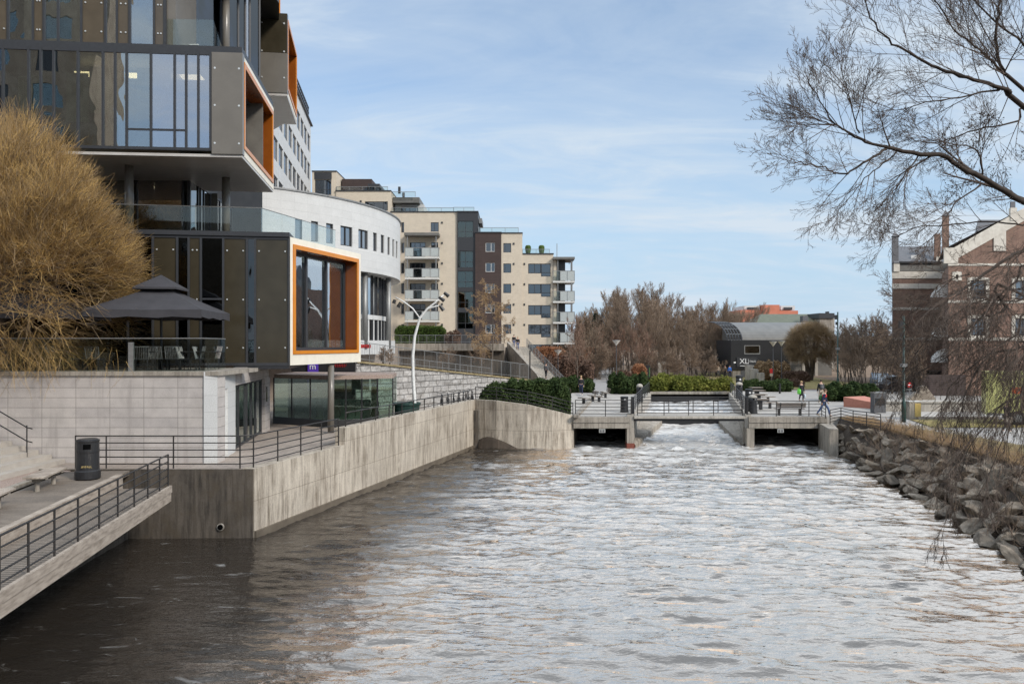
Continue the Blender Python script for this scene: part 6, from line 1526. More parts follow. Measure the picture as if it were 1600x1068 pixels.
clipped('box_hedge', 'trimmed green box hedge on the upper terrace below the apartment balconies', 'hedge', [(*XY(618,101),1.6),(*XY(696,101),1.6)], 6.9, lambda t: 9.0, 'boxhedge', 9000, .13, 4, fuzz=.05)
# junipers in the planter
jb = []
rgj = random.Random(8)
for k in range(26):
    f = rgj.random(); g = rgj.random(); x = 13.4+7.2*f+.95*g; y = 75.5+3.7*g; jb.append((x-17,y-77,.25+.3*rgj.random()+.35*g,.9,.75,.55+.35*rgj.random()))
shrub('juniper_bed', 'spreading yellow-green junipers filling the planter above the channel', 'juniper', (17,77,2.3), jb, 'juniper', 30000, .13, seed=5, spiky=.35)
def sb(px0, px1, d, ytop, n, seed, zb=PZ):
    rg = random.Random(seed); x0, x1 = XY(px0,d)[0], XY(px1,d)[0]; h = P(0,ytop,d).z-zb; c = ((x0+x1)/2, d, zb); w = (x1-x0)/n; out = []
    for k in range(n): rx = w*.75; hh = h*rg.uniform(.75,1.0); out.append((x0+w*(k+.5)-c[0], rg.uniform(-.6,.6), hh*.45, rx, 1.2, hh*.56))
    return c, out
for nm_, lb, px0, px1, d, yt, n, nl, sd, mt in (
    ('yew_shrub','dark evergreen shrubs behind the walking man on the left plaza',876,926,78,587,4,9000,11,'yew'),
    ('yew_shrub','dark evergreen shrubs around the tall funnel lamp on the left plaza',953,1010,76,580,5,12000,12,'yew'),
    ('yew_shrub','low dark evergreen shrubs behind the tables on the right plaza',1164,1232,80,591,6,12000,13,'yew'),
    ('yew_shrub','large spreading dark evergreen shrubs right of the grey path',1290,1368,66,596,6,20000,14,'yew'),
    ('dark_shrub','maroon-brown thicket beside the long stair',852,925,100,556,6,15000,15,'beech_dull'),
    ('dark_shrub','dry golden brushwood in front of the black building',1182,1232,104,560,4,9000,16,'larch'),
    ('dark_shrub','small dry orange bush at the end of the box hedge',696,718,99,516,2,1500,17,'beech_dull')):
    c, bl = sb(px0, px1, d, yt, n, sd, PZ if sd != 17 else 6.9)
    shrub(nm_, lb, 'shrub', c, bl, mt, nl, .12 if d < 90 else .15, seed=sd, spiky=.2)
for lb, px0, px1, d, yt, mt, n in (('clipped copper-orange beech hedge below the reddish trees',912,943,118,544,'beech',6000),('long low orange beech hedge above the long stair',833,882,112,543.5,'beech',6000),
    ('small clipped orange beech hedge on the left plaza lawn',988,1009,100,571,'beech',5000),('dull brown clipped hedge right of the two funnel lamps',1222,1262,100,582,'beech_dull',7000),('lower brown clipped hedge near the woman with the green bag',1231,1252,88,594,'beech_dull',4000),('rusty low hedge left of the small orange one',958,986,98,581,'beech_dull',4000)):
    zb = PZ if yt > 545 else 4.2
    clipped('beech_hedge', lb, 'hedge', [(*XY(px0,d),1.4),(*XY(px1,d),1.4)], zb, lambda t, z=P(0,yt,d).z: z, mt, n, .12, int(px0), fuzz=.06)
slab('embankment', [(1.5,112),(12,110),(14,150),(1.5,150)], 4.6, M['litter'], 3)
# dry plants under the terrace edge
for px, lb in ((745,'dry brown shrub under the terrace edge, nearest the stair'),(700,'dry brown shrub under the middle of the terrace edge'),(606,'bare twiggy bush by the white round building')):
    d = 90 if px > 650 else 55.5; x, y = XY(px, d)
    t = bare_tree(int(px), 2.2 if px > 650 else 1.3, 'twig_wood', lb, 'shrub', 'dry_shrub', loc=(x,y,4.2 if px > 650 else 5.4), cnt=(12,8,6), nt=5, trunk_r=.03, rmin=.009, spread=.8)

# ------------------------------------------------------------------ golden willow on the left terrace
rw = random.Random(21)
wx, wy = XY(20,31.5); wc = Vector((wx, 31.2, P(20,420,31.2).z))
wt = thing('golden_willow', 'dense golden-twigged willow bulging over the terrace wall', 'willow', (wx, wy, TZ))
tabl = [(-90,172),(-60,196),(-45,220),(-35,228),(-18,218),(0,208),(30,196),(45,190),(60,208),(75,238),(90,262)]
def wr_(el):
    for (a,ra),(b_,rb2) in zip(tabl[:-1], tabl[1:]):
        if a <= el <= b_: return (ra+(rb2-ra)*(el-a)/(b_-a))*31.2/F
    return tabl[-1][1]*31.2/F
tk, inner, tw, tw2 = MB(), MB(), MB(), MB()
base = Vector((wx-.4, wy+.4, TZ))
limbs = []
for k in range(26):
    az = rw.uniform(0, 6.283); el = rw.uniform(-40, 85); d = Vector((math.cos(az)*math.cos(rad(el)), math.sin(az)*math.cos(rad(el)), math.sin(rad(el))))
    tip = wc + d*wr_(el)*.72
    m1 = base.lerp(tip, .35)+Vector((0,0,1.1))+rvec(rw,.3); m2 = base.lerp(tip, .7)+Vector((0,0,.6))+rvec(rw,.3)
    pts = [base, base.lerp(m1,.5)+rvec(rw,.12), m1, m1.lerp(m2,.5)+rvec(rw,.15), m2, tip]
    limbs.append(pts); tk.tube(pts, [.17,.13,.10,.075,.05,.03], 6, False)
    branchlets(inner, rw, pts, .04, 2.0, 0, 1, (12,5), .55, .8, .0, .16, .011, 4, .3)
tk.build('trunk', M['bark_grey'], wt, world=True, smooth=True); inner.build('limbs', M['twig_gold_pale'], wt, world=True)
N_CL = 2900
for k in range(N_CL):
    az = rw.uniform(0, 6.283); sz = rw.uniform(-.98, 1.0); el = math.degrees(math.asin(sz)); cz_ = math.sqrt(1-sz*sz)
    d = Vector((math.cos(az)*cz_, math.sin(az)*cz_, sz))
    if d.y > .55: continue
    lump = 1+.10*noise.noise(Vector((d.x*3.1,d.y*3.1,d.z*3.1)))+.05*noise.noise(Vector((d.x*8,d.y*8,d.z*8)))
    gap = noise.noise(Vector((d.x*2.6+9,d.y*2.6,d.z*2.6)))
    if gap < -.22 or (sz < -.15 and gap < -.1): continue
    rr_ = wr_(el)*lump; f = rw.uniform(.50,.80)
    pj = wc+d*rr_*.85; qx = CX+pj.x*F/pj.y; qy = HY-(pj.z-HC)*F/pj.y
    if (qx < 150 and 428 < qy < 478 and rw.random() < .5) or (qx < 120 and qy >= 478 and rw.random() < .3): continue
    p0 = wc+d*rr_*f
    low = max(0, -sz)
    for j in range(9 if low < .25 else 5):
        dd = (d*.9+rvec(rw,.36)+Vector((0,0,.30*(1-low)))).normalized(); L = rr_*(1-f)*rw.uniform(.75,1.12)
        pts = grow_path(rw, p0+rvec(rw,.10), dd, L, 3, .10, .06)
        b = tw if rw.random() < .62 else tw2
        b.tube(pts, [.0095,.0075,.0055,.003], 3, False)
        for q in range(2):
            i = rw.choice((1,2)); e = (pts[i+1]-pts[i]).normalized(); e2 = (e*.8+rvec(rw,.42)).normalized(); l2 = L*rw.uniform(.25,.5)
            b.tube([pts[i], pts[i]+e2*l2*.5+rvec(rw,.02), pts[i]+e2*l2], [.006,.005,.003], 3, False)
for k in range(40):   # hanging shoots over the wall
    px = rw.choice([rw.uniform(0,90), rw.uniform(55,78), rw.uniform(140,200)]); y = rw.uniform(29.5,29.85); p = P(px, rw.uniform(540,575), y); pts = grow_path(rw, p, Vector((rw.uniform(-.4,.4),-.15,-1)), rw.uniform(.5,1.7), 4, .2, -.1); tw.tube(pts, [.007,.006,.005,.004,.003], 3, False)
tw.build('crown', M['twig_gold'], wt, world=True); tw2.build('crown', M['twig_gold_pale'], wt, world=True)

# ------------------------------------------------------------------ big bare tree on the right bank
rt = random.Random(33)
bt_ = thing('bare_tree', 'big leafless tree leaning from the right bank with limbs reaching over the river', 'tree', (17.2,18.5,PZ-.1))
trunk, limb, twig = MB(), MB(), MB()
tb_0 = Vector((17.2,18.5,PZ-.2)); fork = Vector((16.4,18.0,6.2))
trunk.tube([tb_0, Vector((17.1,18.4,3.6)), fork], [.55,.42,.38], 12); trunk.tube([fork, Vector((15.9,17.6,8.6)), Vector((15.6,17.2,11.5)), Vector((15.0,17,15))], [.36,.28,.2,.12], 10)
def limb_px(l, r0, r1, src=None, cnt=(11,8,6,3), L=2.1, up=.05, spread=.56, start=.1, rmin=.0036, ratio=.66, wob=.055):
    pts = [P(px,py,d) for px,py,d in l]
    if src is not None: pts = [src]+pts
    # smooth the polyline
    q = []
    for i in range(len(pts)-1):
        p0 = pts[max(i-1,0)]; p1 = pts[i]; p2 = pts[i+1]; p3 = pts[min(i+2,len(pts)-1)]
        for s in range(4):
            t = s/4; q.append(.5*((2*p1)+(p2-p0)*t+(2*p0-5*p1+4*p2-p3)*t*t+(3*p1-p0-3*p2+p3)*t**3)+rvec(rt,.012))
    q.append(pts[-1]); n = len(q)
    r0 *= .64; r1 *= .6; limb.tube(q, [r0+(r1-r0)*(i/(n-1))**.65 for i in range(n)], 7, False)
    branchlets(twig, rt, q, max(.011,r1*1.1), L, 0, len(cnt)-1, cnt, ratio, spread, up, wob, rmin, 3, start)
    return q
D = 15.5
lm = limb_px([(1660,345,16.2),(1600,316,15.8),(1545,284,15.5),(1502,262,15.3),(1475,243,15.2),(1440,241,15.1),(1385,230,15.0)], .125, .06, fork, (5,6,5,3), 1.4)
limb_px([(1385,230,15),(1352,222,14.9),(1322,204,14.8),(1300,190,14.7),(1282,158,14.6),(1262,120,14.5)], .05, .010, None, (11,6,5,3), 1.7, .08)
limb_px([(1385,232,15),(1356,250,14.9),(1322,270,14.8),(1300,268,14.7),(1276,259,14.6),(1250,256,14.5),(1222,250,14.4)], .045, .008, None, (12,6,4,3), 1.35, .04)
limb_px([(1322,204,14.8),(1296,192,14.6),(1275,186,14.5),(1256,182,14.4)], .026, .006, None, (11,6,5,3), 1.1, .06)
limb_px([(1340,208,14.8),(1332,170,14.6),(1318,120,14.5),(1304,60,14.4)], .024, .006, None, (9,6,4,3), 1.1, .10)
limb_px([(1400,238,15.2),(1372,262,15),(1345,285,14.9),(1318,318,14.8),(1300,345,14.7)], .028, .006, None, (9,6,4,2), 1.1, -.05)
limb_px([(1436,242,15.2),(1418,268,15),(1395,300,14.9),(1362,335,14.8)], .028, .007, None, (10,7,5,2), 1.1, -.06)
limb_px([(1602,170,15.8),(1580,145,15.6),(1545,130,15.5),(1500,118,15.4),(1455,102,15.3),(1420,82,15.2),(1388,62,15.1),(1362,28,15.0),(1345,-20,15)], .10, .016, Vector((15.9,17.6,8.6)), (16,7,5,3), 2.1, .05)
limb_px([(1560,140,15.6),(1500,152,15.4),(1445,160,15.2),(1400,172,15.1),(1360,176,15)], .035, .007, None, (12,6,4,3), 1.5, .03)
limb_px([(1606,145,16),(1568,112,15.8),(1556,60,15.6),(1562,10,15.5),(1570,-40,15.5)], .075, .03, Vector((15.9,17.6,8.6)), (11,8,6,3), 1.8, .08)
limb_px([(1568,112,15.8),(1530,78,15.6),(1490,45,15.4),(1462,0,15.3),(1450,-40,15.2)], .045, .012, None, (11,6,5,3), 1.7, .08)
limb_px([(1640,90,16.2),(1590,60,16),(1540,20,15.8),(1500,-30,15.7)], .06, .02, Vector((15.6,17.2,11.5)), (11,6,5,3), 1.8, .06)
limb_px([(1630,185,16.5),(1590,190,16.3),(1540,200,16.1),(1490,215,16),(1450,222,15.9),(1415,215,15.8)], .05, .010, Vector((15.9,17.6,8.6)), (11,6,5,3), 1.5, .02)
limb_px([(1535,282,15.6),(1532,245,15.5),(1510,228,15.4),(1470,225,15.3),(1440,212,15.2)], .035, .008, None, (11,7,5,3), 1.2, .04)
limb_px([(1640,360,16.8),(1600,352,16.5),(1540,347,16.2),(1480,352,16),(1430,356,15.9),(1402,366,15.8),(1368,352,15.7)], .045, .008, fork, (14,8,5,2), 1.3, .02)
limb_px([(1530,290,15.5),(1495,315,15.3),(1478,340,15.2),(1462,366,15.1),(1442,382,15)], .03, .006, None, (9,7,5,2), 1.1, -.03)
limb_px([(1660,380,16.6),(1600,392,16.2),(1572,405,16),(1530,435,15.8),(1500,455,15.7),(1470,470,15.6),(1420,490,15.5)], .095, .018, fork, (14,8,6,2), 1.6, -.03)
limb_px([(1590,455,16),(1570,478,15.8),(1553,492,15.7),(1535,496,15.6),(1510,515,15.5),(1470,528,15.4),(1420,512,15.3),(1410,490,15.3)], .055, .012, Vector((16.6,18.1,5.2)), (14,8,6,2), 1.5, -.05)
limb_px([(1630,545,16),(1590,545,15.8),(1550,552,15.7),(1515,575,15.5),(1488,600,15.4),(1470,640,15.2)], .06, .012, Vector((16.9,18.3,4.6)), (12,7,5,2), 1.6, -.18)
limb_px([(1640,500,15.6),(1590,520,15.2),(1540,560,15),(1510,612,14.8),(1495,660,14.7),(1480,710,14.6)], .05, .009, Vector((16.8,18.2,4.9)), (17,7,5,2), 1.5, -.2)
limb_px([(1640,610,15),(1600,615,14.7),(1560,640,14.5),(1520,690,14.3),(1500,740,14.2),(1480,800,14.1),(1470,850,14.1)], .035, .005, Vector((16.9,18.3,4.3)), (14,6,4,2), 1.1, -.26)
limb_px([(1650,560,14.5),(1610,590,14.2),(1580,650,14),(1555,720,13.9),(1530,770,13.8)], .04, .006, Vector((16.9,18.3,4.4)), (16,7,4,2), 1.2, -.24)
limb_px([(1660,470,17),(1590,470,16.8),(1530,470,16.6),(1480,500,16.4),(1440,540,16.3),(1415,575,16.2)], .05, .010, Vector((16.7,18.2,5.1)), (16,8,6,2), 1.5, -.08)
limb_px([(1670,640,14.6),(1630,680,14.3),(1596,740,14.1),(1580,800,14)], .035, .006, Vector((17,18.4,4.0)), (13,6,4,2), 1.0, -.2)
limb_px([(1640,430,16.8),(1585,440,16.6),(1530,500,16.4),(1490,550,16.2),(1440,580,16.1),(1405,610,16.0)], .05, .009, Vector((16.6,18.1,5.2)), (18,8,6,2), 1.3, -.12)
veil = random.Random(91)
for k in range(8):
    px = veil.uniform(1500,1680); py = veil.uniform(400,560); d = veil.uniform(14.2,17); dx = veil.uniform(-150,-60); dy = veil.uniform(40,190)
    pl = [(px,py,d),(px+dx*.35,py+dy*.10,d-.1),(px+dx*.7,py+dy*.42,d-.2),(px+dx,py+dy,d-.3)]
    limb_px(pl, .022, .006, None, (10,6,4,2), 1.15, -.2 if k % 2 else -.05)
trunk.build('trunk', M['bark'], bt_, world=True, smooth=True); limb.build('limb', M['bark'], bt_, world=True, smooth=True)['kind'] = 'stuff'; twig.build('crown', M['twig_dark'], bt_, world=True)
# dark cones caught in the twigs (alder)
b = MB(); rc = random.Random(4)
hits = []
for v_ in twig.v[::5]:
    if v_[1] < 5: continue
    px = CX+v_[0]*F/v_[1]; py = HY-(v_[2]-HC)*F/v_[1]
    if 1470 < px < 1605 and 175 < py < 320: hits.append(v_)
for v_ in rc.sample(hits, min(420, len(hits))): b.ball((v_[0],v_[1],v_[2]-.012), (.011,.011,.016), 4, 3)
b.build('cones', M['bark'], bt_, world=True)['kind'] = 'stuff'

# ------------------------------------------------------------------ boulders of the right bank
rr2 = random.Random(9); rocks = []
def rock_mesh(seed):
    rg = random.Random(seed); bm = bmesh.new()
    for _ in range(15):
        d = rvec(rg).normalized(); bm.verts.new((d.x*rg.uniform(.75,1.0), d.y*rg.uniform(.5,.72), d.z*rg.uniform(.42,.62)))
    r = bmesh.ops.convex_hull(bm, input=bm.verts); bmesh.ops.delete(bm, geom=[g for g in r['geom_interior'] if isinstance(g, bmesh.types.BMVert)], context='VERTS')
    bmesh.ops.bevel(bm, geom=bm.edges[:], offset=.025, segments=1, affect='EDGES')
    bmesh.ops.triangulate(bm, faces=bm.faces[:]); bmesh.ops.subdivide_edges(bm, edges=bm.edges[:], cuts=2, use_grid_fill=True)
    for v in bm.verts: v.co += v.co.normalized()*(.035*noise.noise(v.co*2.2+Vector((seed,0,0)))+.045*noise.noise(v.co*6+Vector((seed,0,0)))+.02*noise.noise(v.co*14))
    me = bpy.data.meshes.new('boulder'); bm.to_mesh(me); bm.free(); me.materials.append(M['rock']); return me
rms = [rock_mesh(60+i) for i in range(9)]
RG_ = 'boulders of the riprap bank'; RLAB = 'dark angular boulder in the riprap bank along the right shore'
y = 48.6; cnt_r = 0
def rb_x(yy):
    for (x0,y0_),(x1,y1_) in zip(rb[:-1], rb[1:]):
        if y1_ <= yy <= y0_: return x1+(x0-x1)*(yy-y1_)/(y0_-y1_)
    return rb[0][0] if yy > rb[0][1] else rb[-1][0]
yy = 50.0
while yy > 17.5 and cnt_r < 298:
    xa, xb_ = bank_x(yy), rb_x(yy); w = xb_-xa; sz = rr2.uniform(.55,.95); nrow = max(3, int(w/(.60)))
    for k in range(nrow):
        t = (k+rr2.uniform(-.25,.25)+.3)/nrow; s = rr2.uniform(.44,.74)*(1.0 if rr2.random() < .85 else 1.25)
        o = bpy.data.objects.new('boulder', rr2.choice(rms)); COL.objects.link(o)
        o.location = (xa+w*t+.12, yy+rr2.uniform(-.35,.35), -.02+(PZ-.04)*t+rr2.uniform(-.05,.10)); o.scale = (s*rr2.uniform(.85,1.45),s*rr2.uniform(.8,1.15),s*rr2.uniform(.55,.85))
        o.rotation_euler = (rr2.uniform(-.5,.5), rr2.uniform(-.2,.75), rr2.uniform(0,6.28)); tag(o, RLAB, 'boulder', RG_); cnt_r += 1
        if cnt_r >= 298: break
    yy -= .80
# twiggy growth and dry grass among the boulders
def tufts(name, n, fn, L, mat, seed, r=.006):
    rg = random.Random(seed); b = MB()
    for _ in range(n):
        p = fn(rg)
        for k in range(5): b.tube(grow_path(rg, p+rvec(rg,.05), Vector((rg.gauss(0,.5),rg.gauss(0,.5),1)), L*rg.uniform(.5,1.2), 3, .25, -.12), [r,r*.8,r*.6,r*.3], 3, False)
    return tag(b.build(name, M[mat]), kind='stuff')
def on_bank(rg):
    q = rg.uniform(14,46); t = rg.random()**.8; return Vector((bank_x(q)+(rb_x(q)-bank_x(q))*t, q, (PZ)*t+.2))
tufts('undergrowth', 520, on_bank, .8, 'twig_wood', 3)
def on_top(rg): q = rg.uniform(14,51); return Vector((rb_x(q)+abs(rg.gauss(0,.9))-.3, q, PZ-.05))
tufts('dry_grass', 3800, on_top, .28, 'larch', 4, .007)
def on_lawn(rg): q = rg.uniform(20,46); return Vector((rb_x(q)+rg.uniform(.2,3.0), q, PZ-.05))
tufts('dry_grass', 2500, on_lawn, .16, 'dry_grass', 6, .007)
b = MB(); b.face([(21.3,47,PZ-.016),(22.6,43.5,PZ-.016),(23.3,34,PZ-.016),(24.2,24,PZ-.016),(24.2,6,PZ-.016),(20,6,PZ-.016),(19.8,24,PZ-.016)]); struct('grass_verge', b, M['dry_grass'])

# ------------------------------------------------------------------ things on the right bank
x0, y0_ = XY(1318,60); t = thing('stone_bench', 'red granite wedge-shaped bench beside the dark shrubs', 'bench', (x0,y0_,PZ))
b = MB(); x1 = XY(1362,57)[0]-x0; b.v = []; 
for q in ([(0,0,0),(1.6,-2.2,0),(1.6,-2.2,.42),(0,0,.75)], [(0,0,.75),(1.6,-2.2,.42),(3.0,-2.0,.42),(2.0,1.0,.75)], [(1.6,-2.2,0),(3.0,-2.0,0),(3.0,-2.0,.42),(1.6,-2.2,.42)], [(2,1,0),(0,0,0),(0,0,.75),(2,1,.75)], [(3,-2,0),(2,1,0),(2,1,.75),(3,-2,.42)]): b.face(q)
b.build('body', M['red_stone'], t)
x, y = XY(1372,55); t = thing('recycling_bin', 'tall grey bin with a black front panel beside the red granite bench', 'litter bin', (x,y,PZ))
b = MB(); b.box(-.40,.40,-.3,.3,0,1.35); b.build('body', M['cloth_grey'], t); b = MB(); b.box(-.32,.32,-.33,-.302,.55,1.0); b.build('front_panel', M['black'], t); b = MB(); b.box(-.42,.42,-.32,.32,1.352,1.42); b.build('lid', M['galv'], t)
x, y = XY(1428,50.5); t = thing('yellow_bin', 'grey cabinet with a yellow front on the right bank', 'litter bin', (x,y,PZ)); b = MB(); b.box(-.42,.3,-.3,.3,0,1.08); b.build('body', M['concrete'], t); b = MB(); b.box(-.1,.28,-.33,-.302,.15,1.0); b.build('front_panel', M['bin_yellow'], t); b = MB(); b.box(-.44,.32,-.32,.32,1.082,1.13); b.build('lid', M['white_frame'], t)
for i, (pl, lb) in enumerate(((((1418,628),(1432,613),(1438,618),(1444,630)),'low leaning stone slab left of the larger one'),(((1432,630),(1438,604),(1446,602),(1462,622),(1466,632)),'tall leaning stone slab on the right bank'))):
    d = 57+i; pts = [P(px,py,d) for px,py in pl]; c = pts[0]; t = MB()
    t.face([tuple(p) for p in pts]); t.face([tuple(p+Vector((.2,.8,0))) for p in pts][::-1])
    for a, e in zip(pts, pts[1:]+pts[:1]): t.face([tuple(a), tuple(a+Vector((.2,.8,0))), tuple(e+Vector((.2,.8,0))), tuple(e)])
    tag(t.build('standing_stone', M['rock_pale'], origin=tuple(c)), lb, 'stone', 'leaning stone slabs on the right bank')
x0, x1 = XY(1384,56)[0], XY(1545,56)[0]; b = MB(); b.box(x0,x1,56,57.5,1.8,2.75); b.box(x0-.1,x1+.1,55.9,57.6,2.752,2.85); tag(b.build('low_wall', M['concrete_light']), 'long low concrete planter wall in front of the brick building', 'wall')
x0, x1 = XY(1436,50)[0], XY(1560,50)[0]; b = MB(); b.box(x0,x1,50,50.3,1.9,2.32); tag(b.build('timber_edge', M['timber']), 'low timber edging along the grass strip on the right bank', 'edging')
b = MB(); b.face([(23.9,45.2,PZ+.02),(33,45.2,PZ+.02),(33,49.9,PZ+.02),(24.9,49.9,PZ+.02)]); struct('lawn', b, M['lawn'])
x, y = XY(1421,60); t = thing('road_sign', 'round red road sign on a thin post before the brick building', 'road sign', (x,y,PZ)); b = MB(); b.tube([(0,0,0),(0,0,1.9)], .03, 6); b.build('post', M['galv'], t); b = MB(); b.tube([(0,-.05,1.65),(0,-.02,1.65)], .22, 16); b.build('disc', M['red_paint'], t); b = MB(); b.box(-.14,.14,-.07,-.052,1.62,1.68); b.build('bar', M['sign_white'], t)
x, y = XY(1205.5,96); t = thing('road_sign', 'small red and white sign behind the tables by the funnel lamps', 'road sign', (x,y,PZ)); b = MB(); b.tube([(0,.05,0),(0,.05,1.6)], .04, 6); b.build('post', M['galv'], t); b = MB(); b.box(-.2,.2,-.02,.02,1.2,1.75); b.build('plate', M['red_paint'], t); b = MB(); b.box(-.2,.2,-.02,.02,.85,1.18); b.build('sub_plate', M['cloth_beige'], t)
# concrete gate frame and blocks
t = thing('stone_portal', 'pale stone gate frame standing on the lawn by the golden willow', 'gate frame', (*XY(1265,118),PZ))
b = MB(); b.box(-1.15,-.75,-.2,.2,0,2.75); b.build('post', M['concrete_light'], t); b = MB(); b.box(.75,1.15,-.2,.2,0,2.75); b.build('post', M['concrete_light'], t); b = MB(); b.box(-.748,.748,-.15,.15,2.45,2.65); b.build('lintel', M['concrete_light'], t)
for px, d, w, h, lb in ((1170.5,103,.85,2.0,'tallest of the three pale stone blocks before the black building'),(1178,101,.9,1.55,'middle one of the three pale stone blocks'),(1188,100,.8,1.1,'lowest of the three pale stone blocks')):
    x, y = XY(px, d); b = MB(); b.box(-w/2,w/2,-.4,.4,0,h); o = b.build('stone_block', M['concrete_light']); o.location = (x,y,PZ-.0); tag(o, lb, 'stone block', 'pale stone blocks before the black building')
x, y = XY(1034,108); b = MB(); b.box(-.55,.55,-.3,.3,0,2.3); o = b.build('stone_block', M['concrete_light']); o.location = (x,y,PZ); tag(o, 'pale stone block standing at the edge of the wood', 'stone block')
x, y = XY(1012.5,106); t = thing('info_pillar', 'black information pillar with a green stripe by the small orange hedge', 'pillar', (x,y,PZ)); b = MB(); b.box(-.28,.28,-.15,.15,0,1.9); b.build('body', M['black'], t); b = MB(); b.box(.12,.22,-.17,-.152,.3,1.6); b.build('stripe', M['cloth_green'], t)
# fence and ramp beyond the junipers
x0, x1 = XY(1062,112)[0], XY(1100,112)[0]
railing('railing', 'dark barred fence behind the junipers', [(x0+(x1-x0)*k/4,112,PZ) for k in range(5)], 1.4, 2, bars=.25)
a, c = XY(948,98), XY(968,150)
railing('railing', 'grey handrail along the sloping path left of the tall funnel lamp', [(a[0]+(c[0]-a[0])*k/8, a[1]+(c[1]-a[1])*k/8, PZ) for k in range(9)], 1.2, 3, mat=M['galv'])

def car(label, px, d, rz, mat):
    x, y = XY(px, d); t = thing('parked_car', label, 'car', (x,y,PZ), rz, 'cars parked by the brick building')
    b = MB(); pr = [(-2.1,.3),(-2.1,.75),(-1.95,.9),(-1.2,.95),(-.55,1.42),(.75,1.45),(1.45,.98),(2.0,.85),(2.12,.6),(2.12,.3)]
    b.face([(p[0],-.85,p[1]) for p in pr]); b.face([(p[0],.85,p[1]) for p in pr][::-1])
    for p, q in zip(pr, pr[1:]+pr[:1]): b.face([(p[0],-.85,p[1]),(p[0],.85,p[1]),(q[0],.85,q[1]),(q[0],-.85,q[1])])
    b.build('body', M[mat], t)
    for s in (-1,1): b = MB(); b.face([(-1.05,s*.856,.97),(-.5,s*.856,1.36),(.72,s*.856,1.38),(1.25,s*.856,.99)]); b.build('side_window', M['glass_black'], t)
    b = MB(); b.face([(-1.17,-.7,.985),(-.6,-.62,1.40),(-.6,.62,1.40),(-1.17,.7,.985)]); b.build('windscreen', M['glass_black'], t); b = MB(); b.face([(.8,-.62,1.43),(.8,.62,1.43),(1.42,.7,1.01),(1.42,-.7,1.01)]); b.build('rear_window', M['glass_black'], t)
    for sx in (-1.3,1.35):
        for s in (-.78,.78): b = MB(); b.tube([(sx,s-.11,.31),(sx,s+.11,.31)], .32, 14); w = b.build('wheel', M['tyre'], t); b = MB(); b.tube([(sx,s-.12,.31),(sx,s+.12,.31)], .18, 10); b.build('rim', M['galv'], w)
    for s in (-.6,.6): b = MB(); b.box(-2.13,-2.08,s-.2,s+.2,.62,.76); b.build('headlight', M['lamp_glass'], t)
    return t
car('silver car parked in front of the brick building garage', 1388, 84, rad(60), 'car_silver'); car('grey-blue car parked left of the silver one', 1374, 90, rad(70), 'car_blue'); car('dark car parked near the red road sign', 1404, 80, rad(20), 'car_dark')
# yellow ambulance-like van
xv = XY(1541,47)[0]; t = thing('yellow_van', 'pale yellow box van with orange panels parked at the edge of the view', 'van', (xv,47,PZ), rad(-24))
b = MB(); b.box(0,5.2,0,2.2,.55,3.1); b.build('box_body', M['car_yellow'], t); b = MB(); b.box(.02,5.18,-.02,-.004,.55,.68); b.build('skirt', M['galv'], t)
b = MB(); b.box(1.3,3.2,-.015,-.003,1.85,2.2); b.box(1.75,3.1,-.016,-.004,1.5,1.7); b.build('orange_panel', M['signal_orange'], t)
b = MB(); pr = [(5.2,.5),(5.2,2.3),(5.9,2.25),(6.6,1.5),(7.2,1.3),(7.25,.5)]; b.face([(p[0],.1,p[1]) for p in pr]); b.face([(p[0],2.1,p[1]) for p in pr][::-1])
for p, q in zip(pr, pr[1:]+pr[:1]): b.face([(p[0],.1,p[1]),(p[0],2.1,p[1]),(q[0],2.1,q[1]),(q[0],.1,q[1])])
b.build('cab', M['car_yellow'], t)
for sx in (1.6,6.3): b = MB(); b.tube([(sx,-.02,.42),(sx,.25,.42)], .42, 18); w = b.build('wheel', M['tyre'], t); b = MB(); b.tube([(sx,-.04,.42),(sx,.0,.42)], .24, 14); b.build('rim', M['galv'], w)

